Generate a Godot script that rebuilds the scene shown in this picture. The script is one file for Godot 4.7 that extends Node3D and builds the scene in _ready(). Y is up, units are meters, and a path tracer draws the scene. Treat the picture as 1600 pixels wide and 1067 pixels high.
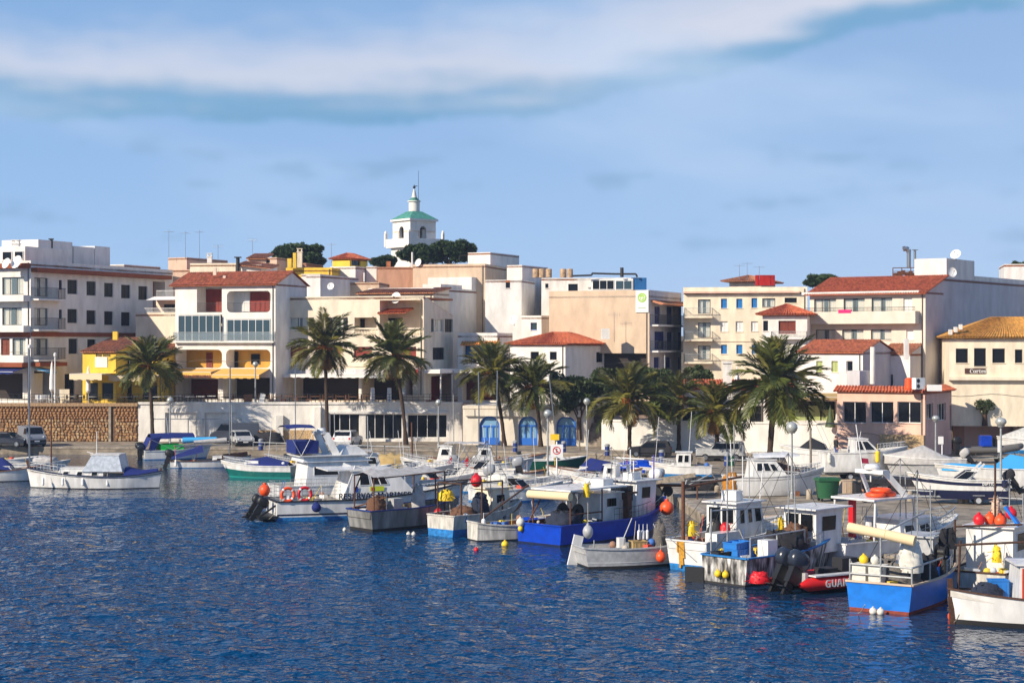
extends Node3D
# A Mediterranean harbour: fishing boats and quay in front, terrace restaurants and houses behind.
const F := 2667.0      # focal length used to turn measured picture positions into metres
const HC := 11.2       # eye height over the water
const Q := 0.7         # quay level
const TR := 4.6        # promenade level

var names := {}
var M := {}
var rng := RandomNumberGenerator.new()

class MB:
	var v := PackedVector3Array()
	var n := PackedVector3Array()
	var c := PackedColorArray()
	var uv := PackedVector2Array()
	var col := Color(1, 1, 1)
	func tri(a: Vector3, b: Vector3, d: Vector3) -> void:
		var m := (d - a).cross(b - a).normalized()
		v.append(a); v.append(b); v.append(d)
		for i in 3:
			n.append(m); c.append(col); uv.append(Vector2.ZERO)
	func trio(a: Vector3, b: Vector3, d: Vector3, out: Vector3) -> void:
		if (d - a).cross(b - a).dot(out) < 0.0:
			tri(a, d, b)
		else:
			tri(a, b, d)
	func quad(a: Vector3, b: Vector3, d: Vector3, e: Vector3) -> void:
		tri(a, b, d); tri(a, d, e)
	func quado(a: Vector3, b: Vector3, d: Vector3, e: Vector3, out: Vector3) -> void:
		if (d - a).cross(b - a).dot(out) < 0.0:
			tri(a, e, d); tri(a, d, b)
		else:
			tri(a, b, d); tri(a, d, e)
	func quaduv(a: Vector3, b: Vector3, d: Vector3, e: Vector3, out: Vector3) -> void:
		var k := v.size()
		quado(a, b, d, e, out)
		for i in range(k, v.size()):
			var p := v[i]
			uv[i] = Vector2(1.0 if (p.is_equal_approx(b) or p.is_equal_approx(d)) else 0.0, 0.0 if (p.is_equal_approx(d) or p.is_equal_approx(e)) else 1.0)
	func smooth(a: Vector3, b: Vector3, d: Vector3, na: Vector3, nb: Vector3, nd: Vector3) -> void:
		if (d - a).cross(b - a).dot(na + nb + nd) < 0.0:
			var t := b; b = d; d = t
			t = nb; nb = nd; nd = t
		v.append(a); v.append(b); v.append(d)
		n.append(na); n.append(nb); n.append(nd)
		for i in 3:
			c.append(col); uv.append(Vector2.ZERO)
	func box(ctr: Vector3, size: Vector3, bs := Basis()) -> void:
		var x := bs.x * size.x * 0.5
		var y := bs.y * size.y * 0.5
		var z := bs.z * size.z * 0.5
		for s in [-1.0, 1.0]:
			quado(ctr + x * s - y - z, ctr + x * s + y - z, ctr + x * s + y + z, ctr + x * s - y + z, x * s)
			quado(ctr + y * s - x - z, ctr + y * s + x - z, ctr + y * s + x + z, ctr + y * s - x + z, y * s)
			quado(ctr + z * s - x - y, ctr + z * s + x - y, ctr + z * s + x + y, ctr + z * s - x + y, z * s)
	func bx(a: Vector3, b: Vector3) -> void:
		box((a + b) * 0.5, (b - a).abs())
	func beam(a: Vector3, b: Vector3, w: float, h: float) -> void:
		var x := (b - a)
		var l := x.length()
		if l < 0.001:
			return
		x /= l
		var up := Vector3.UP if absf(x.y) < 0.95 else Vector3.RIGHT
		var z := x.cross(up).normalized()
		box((a + b) * 0.5, Vector3(l, h, w), Basis(x, z.cross(x).normalized(), z))
	func tube(a: Vector3, b: Vector3, r0: float, r1 := -1.0, seg := 6, cap := true) -> void:
		if r1 < 0.0:
			r1 = r0
		var x := (b - a).normalized()
		var up := Vector3.UP if absf(x.y) < 0.9 else Vector3.RIGHT
		var p := x.cross(up).normalized()
		var q := x.cross(p)
		for i in seg:
			var t0 := TAU * i / seg
			var t1 := TAU * (i + 1) / seg
			var d0 := p * cos(t0) + q * sin(t0)
			var d1 := p * cos(t1) + q * sin(t1)
			smooth(a + d0 * r0, a + d1 * r0, b + d1 * r1, d0, d1, d1)
			smooth(a + d0 * r0, b + d1 * r1, b + d0 * r1, d0, d1, d0)
			if cap:
				trio(a, a + d0 * r0, a + d1 * r0, -x)
				trio(b, b + d0 * r1, b + d1 * r1, x)
	func path(pts: Array, r: float, seg := 5) -> void:
		for i in pts.size() - 1:
			tube(pts[i], pts[i + 1], r, r, seg, true)
	func lathe(prof: Array, ctr := Vector3.ZERO, seg := 10, bs := Basis()) -> void:
		for k in prof.size() - 1:
			var p: Vector2 = prof[k]
			var q: Vector2 = prof[k + 1]
			var e := Vector2(q.y - p.y, p.x - q.x).normalized()
			for i in seg:
				var t0 := TAU * i / seg
				var t1 := TAU * (i + 1) / seg
				var d0 := Vector3(cos(t0), 0, sin(t0))
				var d1 := Vector3(cos(t1), 0, sin(t1))
				var n0 := bs * (d0 * e.x + Vector3(0, e.y, 0))
				var n1 := bs * (d1 * e.x + Vector3(0, e.y, 0))
				var a := ctr + bs * (d0 * p.x + Vector3(0, p.y, 0))
				var b := ctr + bs * (d1 * p.x + Vector3(0, p.y, 0))
				var d := ctr + bs * (d1 * q.x + Vector3(0, q.y, 0))
				var f := ctr + bs * (d0 * q.x + Vector3(0, q.y, 0))
				if p.x > 0.0001:
					smooth(a, b, d, n0, n1, n1)
				if q.x > 0.0001:
					smooth(a, d, f, n0, n1, n0)
	func ball(ctr: Vector3, r: float, seg := 10, sq := Vector3.ONE) -> void:
		var m := maxi(seg / 2, 4)
		for j in m:
			var a0 := -PI / 2 + PI * j / m
			var a1 := -PI / 2 + PI * (j + 1) / m
			for i in seg:
				var t0 := TAU * i / seg
				var t1 := TAU * (i + 1) / seg
				var p := [Vector3(cos(a0) * cos(t0), sin(a0), cos(a0) * sin(t0)), Vector3(cos(a0) * cos(t1), sin(a0), cos(a0) * sin(t1)), Vector3(cos(a1) * cos(t1), sin(a1), cos(a1) * sin(t1)), Vector3(cos(a1) * cos(t0), sin(a1), cos(a1) * sin(t0))]
				var g := func(x: Vector3) -> Vector3: return ctr + x * sq * r
				if j > 0:
					smooth(g.call(p[0]), g.call(p[1]), g.call(p[2]), p[0], p[1], p[2])
				if j < m - 1:
					smooth(g.call(p[0]), g.call(p[2]), g.call(p[3]), p[0], p[2], p[3])
	func loft(rings: Array, closed := false, inside := false) -> void:
		var nr := rings.size()
		var m: int = rings[0].size()
		var nm := []
		for i in nr:
			var row := []
			var mid := Vector3.ZERO
			for p in rings[i]:
				mid += p
			mid /= m
			for j in m:
				var pa: Vector3 = rings[maxi(i - 1, 0)][j]
				var pb: Vector3 = rings[mini(i + 1, nr - 1)][j]
				var qa: Vector3 = rings[i][posmod(j - 1, m) if closed else maxi(j - 1, 0)]
				var qb: Vector3 = rings[i][posmod(j + 1, m) if closed else mini(j + 1, m - 1)]
				var t := (pb - pa).cross(qb - qa)
				t = t.normalized() if t.length() > 1e-8 else Vector3.UP
				if t.dot(rings[i][j] - mid) < 0.0:
					t = -t
				row.append(-t if inside else t)
			nm.append(row)
		for i in nr - 1:
			for j in (m if closed else m - 1):
				var k := (j + 1) % m
				smooth(rings[i][j], rings[i][k], rings[i + 1][k], nm[i][j], nm[i][k], nm[i + 1][k])
				smooth(rings[i][j], rings[i + 1][k], rings[i + 1][j], nm[i][j], nm[i + 1][k], nm[i + 1][j])
	func fan(ring: Array, out: Vector3) -> void:
		var mid := Vector3.ZERO
		for p in ring:
			mid += p
		mid /= ring.size()
		for i in ring.size():
			trio(mid, ring[i], ring[(i + 1) % ring.size()], out)
	func prism(poly: PackedVector2Array, y0: float, y1: float, bottom := true) -> void:
		var mid := Vector2.ZERO
		for p in poly:
			mid += p
		mid /= poly.size()
		var cw := Geometry2D.is_polygon_clockwise(poly)
		for i in poly.size():
			var a := poly[i]
			var b := poly[(i + 1) % poly.size()]
			var e := b - a
			var o := Vector3(e.y, 0, -e.x) * (1.0 if not cw else -1.0)
			quado(Vector3(a.x, y0, a.y), Vector3(b.x, y0, b.y), Vector3(b.x, y1, b.y), Vector3(a.x, y1, a.y), o)
		var t := Geometry2D.triangulate_polygon(poly)
		for i in range(0, t.size(), 3):
			var a := poly[t[i]]
			var b := poly[t[i + 1]]
			var d := poly[t[i + 2]]
			trio(Vector3(a.x, y1, a.y), Vector3(b.x, y1, b.y), Vector3(d.x, y1, d.y), Vector3.UP)
			if bottom:
				trio(Vector3(a.x, y0, a.y), Vector3(b.x, y0, b.y), Vector3(d.x, y0, d.y), Vector3.DOWN)
	func mesh(mat: Material, off := Vector3.ZERO) -> ArrayMesh:
		var am := ArrayMesh.new()
		if v.is_empty():
			return am
		if off != Vector3.ZERO:
			for i in v.size():
				v[i] -= off
		var ar := []
		ar.resize(Mesh.ARRAY_MAX)
		ar[Mesh.ARRAY_VERTEX] = v
		ar[Mesh.ARRAY_NORMAL] = n
		ar[Mesh.ARRAY_COLOR] = c
		ar[Mesh.ARRAY_TEX_UV] = uv
		am.add_surface_from_arrays(Mesh.PRIMITIVE_TRIANGLES, ar)
		am.surface_set_material(0, mat)
		return am

class Fac:
	var a: Vector2
	var b: Vector2
	var y0 := 0.0
	var y1 := 0.0
	var holes := []
	var tops := []      # optional outline of the top edge (u, y)
	func _init(pa: Vector2, pb: Vector2, py0: float, py1: float) -> void:
		a = pa; b = pb; y0 = py0; y1 = py1
	func span() -> float:
		return a.distance_to(b)
	func s(px: float) -> float:
		var k := (px - 800.0) / 2667.0
		var e := b - a
		return -(a.x + k * a.y) / (e.x + k * e.y)
	func u(px: float) -> float:
		return s(px) * span()
	func d(px: float) -> float:
		return -(a.y + s(px) * (b.y - a.y))
	func y(px: float, py: float) -> float:
		return 11.2 - (py - 533.5) * d(px) / 2667.0
	func nrm() -> Vector3:
		var t := (b - a).normalized()
		return Vector3(-t.y, 0, t.x)
	func tan3() -> Vector3:
		var t := (b - a).normalized()
		return Vector3(t.x, 0, t.y)
	func p(uu: float, vv: float, off := 0.0) -> Vector3:
		return Vector3(a.x, vv, a.y) + tan3() * uu + nrm() * off
	func back(dist: float) -> Fac:
		var m := nrm()
		var o := Vector2(m.x, m.z) * dist
		return Fac.new(a - o, b - o, y0, y1)
	func rect(r: Array) -> Array:
		var m: float = (r[0] + r[2]) * 0.5
		return [u(r[0]), y(m, r[3]), u(r[2]), y(m, r[1])]

class Bld:
	var root: Node3D
	var f: Fac
	var r: Fac
	var l: Fac
	var k: Fac
	var y0: float
	var y1: float
	var mat: Material
	var rmat: Material

# ---------------------------------------------------------------- nodes
func numbered(called: String) -> String:
	if not names.has(called):
		names[called] = 0
		return called
	names[called] += 1
	return "%s_%03d" % [called, names[called]]

func tag(o: Node, label: String, category: String, group := "") -> Node:
	o.set_meta("label", label)
	o.set_meta("category", category)
	if group:
		o.set_meta("group", group)
	return o

func thing(called: String, label: String, category: String, at := Vector3.ZERO, turn := 0.0, group := "", world := false) -> Node3D:
	var o := Node3D.new()
	o.name = numbered(called)
	add_child(o)
	o.position = at
	o.rotation.y = turn
	if world:
		o.set_meta("wo", at)
	tag(o, label, category, group)
	return o

func obj(called: String, mb: MB, mat: Material, par: Node = self) -> MeshInstance3D:
	var off := Vector3.ZERO
	var q := par
	while q != self and q != null:
		if q.has_meta("wo"):
			off = q.get_meta("wo")
		q = q.get_parent()
	var o := MeshInstance3D.new()
	o.mesh = mb.mesh(mat, off)
	if par == self:
		o.name = numbered(called)
		add_child(o)
	else:
		o.name = called
		par.add_child(o, true)
	return o

func solo(called: String, label: String, category: String, mb: MB, mat: Material, group := "") -> MeshInstance3D:
	var lo := mb.v[0]
	var hi := mb.v[0]
	for p in mb.v:
		lo = lo.min(p); hi = hi.max(p)
	var at := Vector3((lo.x + hi.x) * 0.5, lo.y, (lo.z + hi.z) * 0.5)
	var o := MeshInstance3D.new()
	o.mesh = mb.mesh(mat, at)
	o.name = numbered(called)
	add_child(o)
	o.position = at
	tag(o, label, category, group)
	return o

func struct(called: String, mb: MB, mat: Material) -> MeshInstance3D:
	var o := obj(called, mb, mat)
	o.set_meta("kind", "structure")
	return o

func dup(src: Node3D, at: Vector3, turn: float, label := "", group := "", sc := 1.0) -> Node3D:
	var base := String(src.name).rstrip("0123456789").rstrip("_")
	var r: Node3D = src.duplicate()
	r.name = numbered(base)
	add_child(r)
	r.position = at
	r.rotation = Vector3(0, turn, 0)
	r.scale = Vector3.ONE * sc
	if label:
		r.set_meta("label", label)
	if group:
		r.set_meta("group", group)
	return r

# ---------------------------------------------------------------- measured positions
func at(px: float, py: float, d: float) -> Vector3:
	return Vector3((px - 800.0) * d / F, HC - (py - 533.5) * d / F, -d)

func gd(py: float, h := Q) -> float:
	return F * (HC - h) / (py - 533.5)

func on(px: float, py: float, h := Q) -> Vector3:
	var d := gd(py, h)
	return Vector3((px - 800.0) * d / F, h, -d)

func fx(px: float, d: float) -> Vector2:
	return Vector2((px - 800.0) * d / F, -d)

# ---------------------------------------------------------------- materials
func c8(r: int, g: int, b: int) -> Color:
	return Color(r / 255.0, g / 255.0, b / 255.0)

func noise_tex(freq: float, lo: float, hi: float, sd: int, normal := false, size := 512, oct := 5, bump := 4.0) -> NoiseTexture2D:
	var t := NoiseTexture2D.new()
	var f := FastNoiseLite.new()
	f.seed = sd
	f.frequency = freq
	f.noise_type = FastNoiseLite.TYPE_SIMPLEX_SMOOTH
	f.fractal_octaves = oct
	f.fractal_gain = 0.55
	t.noise = f
	t.width = size
	t.height = size
	t.seamless = true
	if normal:
		t.as_normal_map = true
		t.bump_strength = bump
	else:
		var g := Gradient.new()
		g.set_color(0, Color(lo, lo, lo))
		g.set_color(1, Color(hi, hi, hi))
		t.color_ramp = g
	return t

var T := {}
func mat(col: Color, rough := 0.8, tex := "", scale := 0.15, nrm := "", nscale := 0.5, metal := 0.0) -> StandardMaterial3D:
	var m := StandardMaterial3D.new()
	m.albedo_color = col
	m.roughness = rough
	m.metallic = metal
	m.vertex_color_use_as_albedo = true
	if tex:
		m.albedo_texture = T[tex]
	if nrm:
		m.normal_enabled = true
		m.normal_texture = T[nrm]
		m.normal_scale = nscale
	if tex or nrm:
		m.uv1_triplanar = true
		m.uv1_world_triplanar = true
		m.uv1_scale = Vector3.ONE * scale
	return m

func wallm(col: Color, scale := 0.11) -> StandardMaterial3D:
	var m := mat(col, 0.9, "stucco", scale, "grain", 0.35)
	m.uv1_scale = Vector3(scale, scale * 0.3, scale)
	return m

func make_materials() -> void:
	T.stucco = noise_tex(0.006, 0.85, 1.06, 3, false, 1024, 7)
	T.grain = noise_tex(0.03, 0, 1, 5, true, 512, 5, 3.0)
	T.asphalt = noise_tex(0.008, 0.58, 1.14, 9, false, 1024, 8)
	T.dirt = noise_tex(0.008, 0.62, 1.12, 12, false, 1024, 7)
	T.paint = noise_tex(0.01, 0.80, 1.05, 21, false, 512, 6)
	T.soot = noise_tex(0.008, 0.45, 1.1, 15, false, 512, 6)
	T.soot2 = noise_tex(0.009, -0.5, 1.6, 16, false, 512, 6)
	T.ripple = noise_tex(0.02, 0, 1, 31, true, 1024, 3, 9.0)
	M.white = wallm(c8(236, 230, 221))
	M.white2 = wallm(c8(228, 224, 219))
	M.offwhite = wallm(c8(222, 212, 196))
	M.cream = wallm(c8(233, 217, 193))
	M.cream2 = wallm(c8(238, 223, 197))
	M.beige = wallm(c8(225, 205, 181))
	M.salmon = wallm(c8(220, 188, 164))
	M.tan = wallm(c8(216, 190, 162))
	M.rust = wallm(c8(196, 148, 120))
	M.pink = wallm(c8(232, 190, 168))
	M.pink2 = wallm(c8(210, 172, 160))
	M.yellow = wallm(c8(240, 200, 72))
	M.gold = wallm(c8(206, 154, 66))
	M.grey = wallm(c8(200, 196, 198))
	M.brown = wallm(c8(150, 78, 46))
	M.bluewall = wallm(c8(24, 92, 150))
	M.redwall = wallm(c8(190, 30, 26))
	M.tile = mat(c8(236, 142, 98), 0.85, "dirt", 0.35)
	M.tile_red = mat(c8(220, 116, 76), 0.85, "dirt", 0.35)
	M.tile_old = mat(c8(216, 146, 108), 0.9, "dirt", 0.35)
	M.tile_orange = mat(c8(240, 160, 72), 0.85, "dirt", 0.35)
	M.tile_yellow = mat(c8(234, 172, 84), 0.85, "dirt", 0.35)
	M.frame = mat(c8(224, 222, 218), 0.5)
	M.frame_dark = mat(c8(58, 46, 40), 0.5)
	M.frame_blue = mat(c8(30, 100, 190), 0.5)
	M.glass = mat(c8(22, 24, 28), 0.06)
	M.glass.metallic_specular = 0.4
	M.glass_blue = mat(c8(48, 66, 72), 0.05)
	M.glass_blue.metallic_specular = 0.7
	M.clear = StandardMaterial3D.new()
	M.clear.albedo_color = Color(0.75, 0.85, 0.88, 0.22)
	M.clear.transparency = BaseMaterial3D.TRANSPARENCY_ALPHA
	M.clear.roughness = 0.04
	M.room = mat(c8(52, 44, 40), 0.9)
	M.curtain = mat(c8(216, 204, 184), 0.9)
	M.sh_dark = mat(c8(22, 22, 28), 0.6)
	M.sh_brown = mat(c8(128, 54, 30), 0.6, "paint", 0.3)
	M.sh_red = mat(c8(150, 50, 34), 0.6, "paint", 0.3)
	M.sh_blue = mat(c8(36, 120, 190), 0.6)
	M.sh_navy = mat(c8(34, 44, 110), 0.6)
	M.sh_green = mat(c8(170, 180, 116), 0.6)
	M.sh_white = mat(c8(228, 226, 222), 0.6)
	M.metal = mat(c8(150, 152, 155), 0.35, "", 1, "", 0.5, 0.8)
	M.steel = mat(c8(196, 198, 200), 0.5, "", 1, "", 0.5, 0.5)
	M.galv = mat(c8(176, 178, 178), 0.45, "paint", 0.8, "", 0.5, 0.25)
	M.globe = mat(c8(190, 192, 186), 0.28, "paint", 0.6, "", 0.5, 0.3)
	M.iron = mat(c8(40, 38, 38), 0.6)
	M.rustiron = mat(c8(112, 70, 48), 0.85, "dirt", 0.8)
	M.terracotta = mat(c8(196, 120, 76), 0.85, "dirt", 0.5)
	M.tank = mat(c8(206, 174, 138), 0.85, "dirt", 0.3)
	M.concrete = mat(c8(178, 164, 146), 0.92, "asphalt", 0.12, "grain", 0.5)
	M.quay = mat(c8(158, 144, 125), 0.93, "asphalt", 0.055, "grain", 0.6)
	M.promenade = mat(c8(168, 142, 120), 0.93, "asphalt", 0.09, "grain", 0.5)
	M.hill = mat(c8(120, 108, 84), 0.95, "dirt", 0.04)
	M.awn_cream = mat(c8(228, 206, 168), 0.9)
	M.awn_yellow = mat(c8(224, 174, 88), 0.9)
	M.awn_white = mat(c8(232, 226, 220), 0.9)
	M.awn_red = mat(c8(186, 36, 34), 0.85)
	M.awn_wine = mat(c8(90, 26, 34), 0.85)
	M.canvas_blue = mat(c8(14, 34, 104), 0.85)
	M.canvas_cyan = mat(c8(58, 154, 208), 0.8)
	M.canvas_dark = mat(c8(36, 36, 40), 0.85)
	M.canvas_grey = mat(c8(188, 184, 180), 0.8, "paint", 0.4)
	M.canvas_cream = mat(c8(226, 202, 160), 0.85)
	M.tent = mat(c8(204, 212, 222), 0.3, "paint", 0.5)
	M.canvas_khaki = mat(c8(172, 146, 96), 0.9)
	M.gel = mat(c8(238, 236, 232), 0.25, "paint", 0.25)
	M.gel.uv1_scale = Vector3(0.3, 0.09, 0.3)
	M.gel_dirty = mat(c8(226, 220, 208), 0.5, "dirt", 0.14)
	M.gel_dirty.uv1_scale = Vector3(0.35, 0.08, 0.35)
	M.gel_grey = mat(c8(186, 186, 186), 0.45, "paint", 0.5)
	M.hull_grey = mat(c8(168, 166, 162), 0.55, "soot", 0.3)
	M.hull_grey.uv1_scale = Vector3(0.45, 0.06, 0.45)
	M.soot_hull = mat(c8(232, 228, 222), 0.6, "soot2", 0.3)
	M.soot_hull.uv1_scale = Vector3(0.6, 0.13, 0.6)
	M.hull_blue = mat(c8(0, 64, 188), 0.35, "paint", 0.3)
	M.hull_sky = mat(c8(4, 120, 218), 0.35, "paint", 0.3)
	M.hull_teal = mat(c8(20, 110, 104), 0.4, "paint", 0.3)
	M.hull_green = mat(c8(18, 84, 66), 0.4, "paint", 0.3)
	M.hull_navy = mat(c8(24, 30, 62), 0.35)
	M.anti_blue = mat(c8(34, 132, 206), 0.6, "dirt", 0.5)
	M.anti_red = mat(c8(150, 62, 40), 0.7, "dirt", 0.5)
	M.anti_black = mat(c8(34, 32, 32), 0.7)
	M.anti_teal = mat(c8(24, 140, 130), 0.6)
	M.deck = mat(c8(206, 200, 190), 0.7, "paint", 0.5)
	M.wood = mat(c8(140, 88, 54), 0.7, "dirt", 0.8)
	M.wood_dark = mat(c8(84, 54, 38), 0.75, "dirt", 0.8)
	M.wood_grey = mat(c8(150, 138, 122), 0.9, "dirt", 0.6)
	M.black = mat(c8(24, 24, 26), 0.5)
	M.cowl = mat(c8(42, 48, 60), 0.25)
	M.cowl_grey = mat(c8(150, 152, 156), 0.3)
	M.rubber = mat(c8(30, 30, 32), 0.8)
	M.rib_grey = mat(c8(96, 92, 88), 0.7)
	M.rib_red = mat(c8(214, 28, 24), 0.5)
	M.orange = mat(c8(242, 84, 30), 0.45)
	M.red = mat(c8(206, 24, 34), 0.45)
	M.yellow_paint = mat(c8(234, 196, 30), 0.5)
	M.blue_plastic = mat(c8(36, 116, 196), 0.45)
	M.blue_dark = mat(c8(28, 52, 120), 0.5)
	M.green_plastic = mat(c8(38, 92, 58), 0.5)
	M.plastic_white = mat(c8(232, 230, 226), 0.5)
	M.foam = mat(c8(226, 222, 210), 0.8, "paint", 0.8)
	M.net_blue = mat(c8(44, 52, 72), 0.95, "dirt", 1.5)
	M.net_brown = mat(c8(120, 84, 62), 0.95, "dirt", 1.5)
	M.net_grey = mat(c8(116, 110, 104), 0.95, "dirt", 1.5)
	M.rope = mat(c8(190, 176, 150), 0.9)
	M.rope_dark = mat(c8(58, 54, 52), 0.9)
	M.trunk = mat(c8(78, 60, 46), 0.95, "dirt", 0.9, "grain", 1.0)
	M.trunk_pine = mat(c8(88, 66, 52), 0.95, "dirt", 0.6)
	for k in 4:
		var g = [c8(92, 98, 36), c8(76, 86, 34), c8(116, 110, 42), c8(84, 82, 34)][k]
		M["frond%d" % k] = mat(g, 0.5)
		M["frond%d" % k].backlight_enabled = true
		M["frond%d" % k].backlight = Color(0.16, 0.18, 0.03)
	M.frond_dead = mat(c8(150, 112, 62), 0.8)
	M.dates = mat(c8(198, 112, 40), 0.7)
	M.leaf_pine = mat(c8(48, 70, 30), 0.75)
	M.leaf_dark = mat(c8(64, 78, 40), 0.65)
	M.leaf_light = mat(c8(98, 112, 54), 0.65)
	for k in 5:
		M["stone%d" % k] = mat([c8(196, 152, 104), c8(176, 130, 88), c8(208, 176, 132), c8(154, 116, 82), c8(190, 156, 118)][k], 0.95, "dirt", 0.7, "grain", 0.8)
	M.mortar = mat(c8(128, 98, 72), 0.95, "dirt", 0.6)
	M.copper = mat(c8(84, 160, 140), 0.6, "dirt", 0.15)
	M.sign_yellow = mat(c8(240, 198, 30), 0.5)

# ---------------------------------------------------------------- sky
func sky_image() -> Image:
	var w := 2048
	var h := 1024
	var im := Image.create(w, h, false, Image.FORMAT_RGBF)
	var n1 := FastNoiseLite.new()
	n1.seed = 11; n1.frequency = 1.0; n1.fractal_octaves = 6; n1.fractal_gain = 0.5
	var n2 := FastNoiseLite.new()
	n2.seed = 27; n2.frequency = 1.0; n2.fractal_octaves = 5
	for j in h:
		var el := PI / 2 - (j + 0.5) / h * PI
		if el < -0.03:
			var k := clampf(-el * 3.0, 0.0, 1.0)
			im.fill_rect(Rect2i(0, j, w, 1), Color(0.34, 0.44, 0.58).lerp(Color(0.12, 0.15, 0.18), k))
			continue
		var e := maxf(el, 0.0)
		var t := 1.0 - exp(-e * 2.7)
		for i in w:
			var az := wrapf((i + 0.5) / w * TAU, -PI, PI)
			var warm := 0.5 + 0.5 * sin(clampf(az * 3.2, -PI / 2, PI / 2))
			var hor := Color(0.31, 0.51, 0.78).lerp(Color(0.385, 0.555, 0.80), warm).lerp(Color(0.45, 0.575, 0.765), 0.75 * exp(-e * 22.0))
			var c := hor.lerp(Color(0.05, 0.15, 0.39), t)
			var dx := sin(az) * cos(e)
			var dz := cos(az) * cos(e)
			var x := az * 2667.0 / 800.0
			var y := e * 2667.0
			var wob := n1.get_noise_3d(dx * 5.0, e * 30.0, dz * 5.0)
			var fine := n2.get_noise_3d(dx * 22.0, e * 80.0, dz * 22.0)
			var soft := n2.get_noise_2d(az * 5.0, e * 62.0 - x * 0.9)
			var edge := 338.0 + 150.0 * smoothstep(-0.2, 1.0, x) + 8.0 * x + n1.get_noise_2d(az * 9.0, 1.5) * 22.0
			var dd := y - edge + fine * 7.0
			var thick := 132.0 + 36.0 * wob + 30.0 * clampf(x, -0.6, 1.6)
			var cover := smoothstep(-2.0, 6.0 + 3.0 * soft, dd) * (1.0 - smoothstep(thick * 0.45, thick * 1.5, dd + wob * 50.0 + fine * 26.0))
			var body := clampf((dd + wob * 34.0 + soft * lerpf(26.0, 10.0, smoothstep(0.0, 0.6, x)) - 4.0) / lerpf(86.0, 40.0, smoothstep(-0.1, 0.7, x)), 0.0, 1.0)
			var cl := Color(0.16, 0.335, 0.535).lerp(Color(0.55, 0.585, 0.69), smoothstep(0.02, 0.95, body + fine * 0.05))
			c = c.lerp(cl, clampf(cover * (0.95 + fine * 0.2), 0.0, 1.0))
			var veil := smoothstep(-0.2, 0.6, n2.get_noise_3d(dx * 3.0, e * 13.0 + x * 0.4, dz * 3.0)) * smoothstep(0.0, 0.12, e)
			c = c.lerp(Color(0.46, 0.585, 0.77), veil * 0.5 * (1.0 - smoothstep(0.22, 0.45, e)))
			var wisp := smoothstep(0.22, 0.55, n1.get_noise_3d(dx * 12.0 + 4.0, e * 55.0, dz * 12.0)) * smoothstep(0.03, 0.07, e) * (1.0 - smoothstep(0.10, 0.13, e))
			c = c.lerp(Color(0.20, 0.34, 0.52), wisp * 0.55)
			im.set_pixel(i, j, c)
	return im

# ---------------------------------------------------------------- building pieces
func wall_into(mb: MB, f: Fac, thick := 0.28) -> void:
	var us := [0.0, f.span()]
	var vs := [f.y0, f.y1]
	for h in f.holes:
		us.append(h[0]); us.append(h[2]); vs.append(h[1]); vs.append(h[3])
	us.sort(); vs.sort()
	var o := f.nrm()
	for i in us.size() - 1:
		if us[i + 1] - us[i] < 0.001:
			continue
		for j in vs.size() - 1:
			if vs[j + 1] - vs[j] < 0.001:
				continue
			var cu: float = (us[i] + us[i + 1]) * 0.5
			var cv: float = (vs[j] + vs[j + 1]) * 0.5
			var open := false
			for h in f.holes:
				if cu > h[0] and cu < h[2] and cv > h[1] and cv < h[3]:
					open = true
			if not open:
				mb.quado(f.p(us[i], vs[j]), f.p(us[i + 1], vs[j]), f.p(us[i + 1], vs[j + 1]), f.p(us[i], vs[j + 1]), o)
	for h in f.holes:
		var t: float = h[4] if h.size() > 4 else thick
		var a := f.p(h[0], h[1]); var b := f.p(h[2], h[1]); var c := f.p(h[2], h[3]); var d := f.p(h[0], h[3])
		var k := -o * t
		mb.quado(a, b, b + k, a + k, Vector3.UP)
		mb.quado(d, c, c + k, d + k, Vector3.DOWN)
		mb.quado(a, d, d + k, a + k, f.tan3())
		mb.quado(b, c, c + k, b + k, -f.tan3())

func fbox(mb: MB, f: Fac, u0: float, v0: float, u1: float, v1: float, o0: float, o1: float) -> void:
	var mid := f.p((u0 + u1) * 0.5, (v0 + v1) * 0.5, (o0 + o1) * 0.5)
	mb.box(mid, Vector3(absf(u1 - u0), absf(v1 - v0), absf(o1 - o0)), Basis(f.tan3(), Vector3.UP, f.nrm()))

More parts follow.
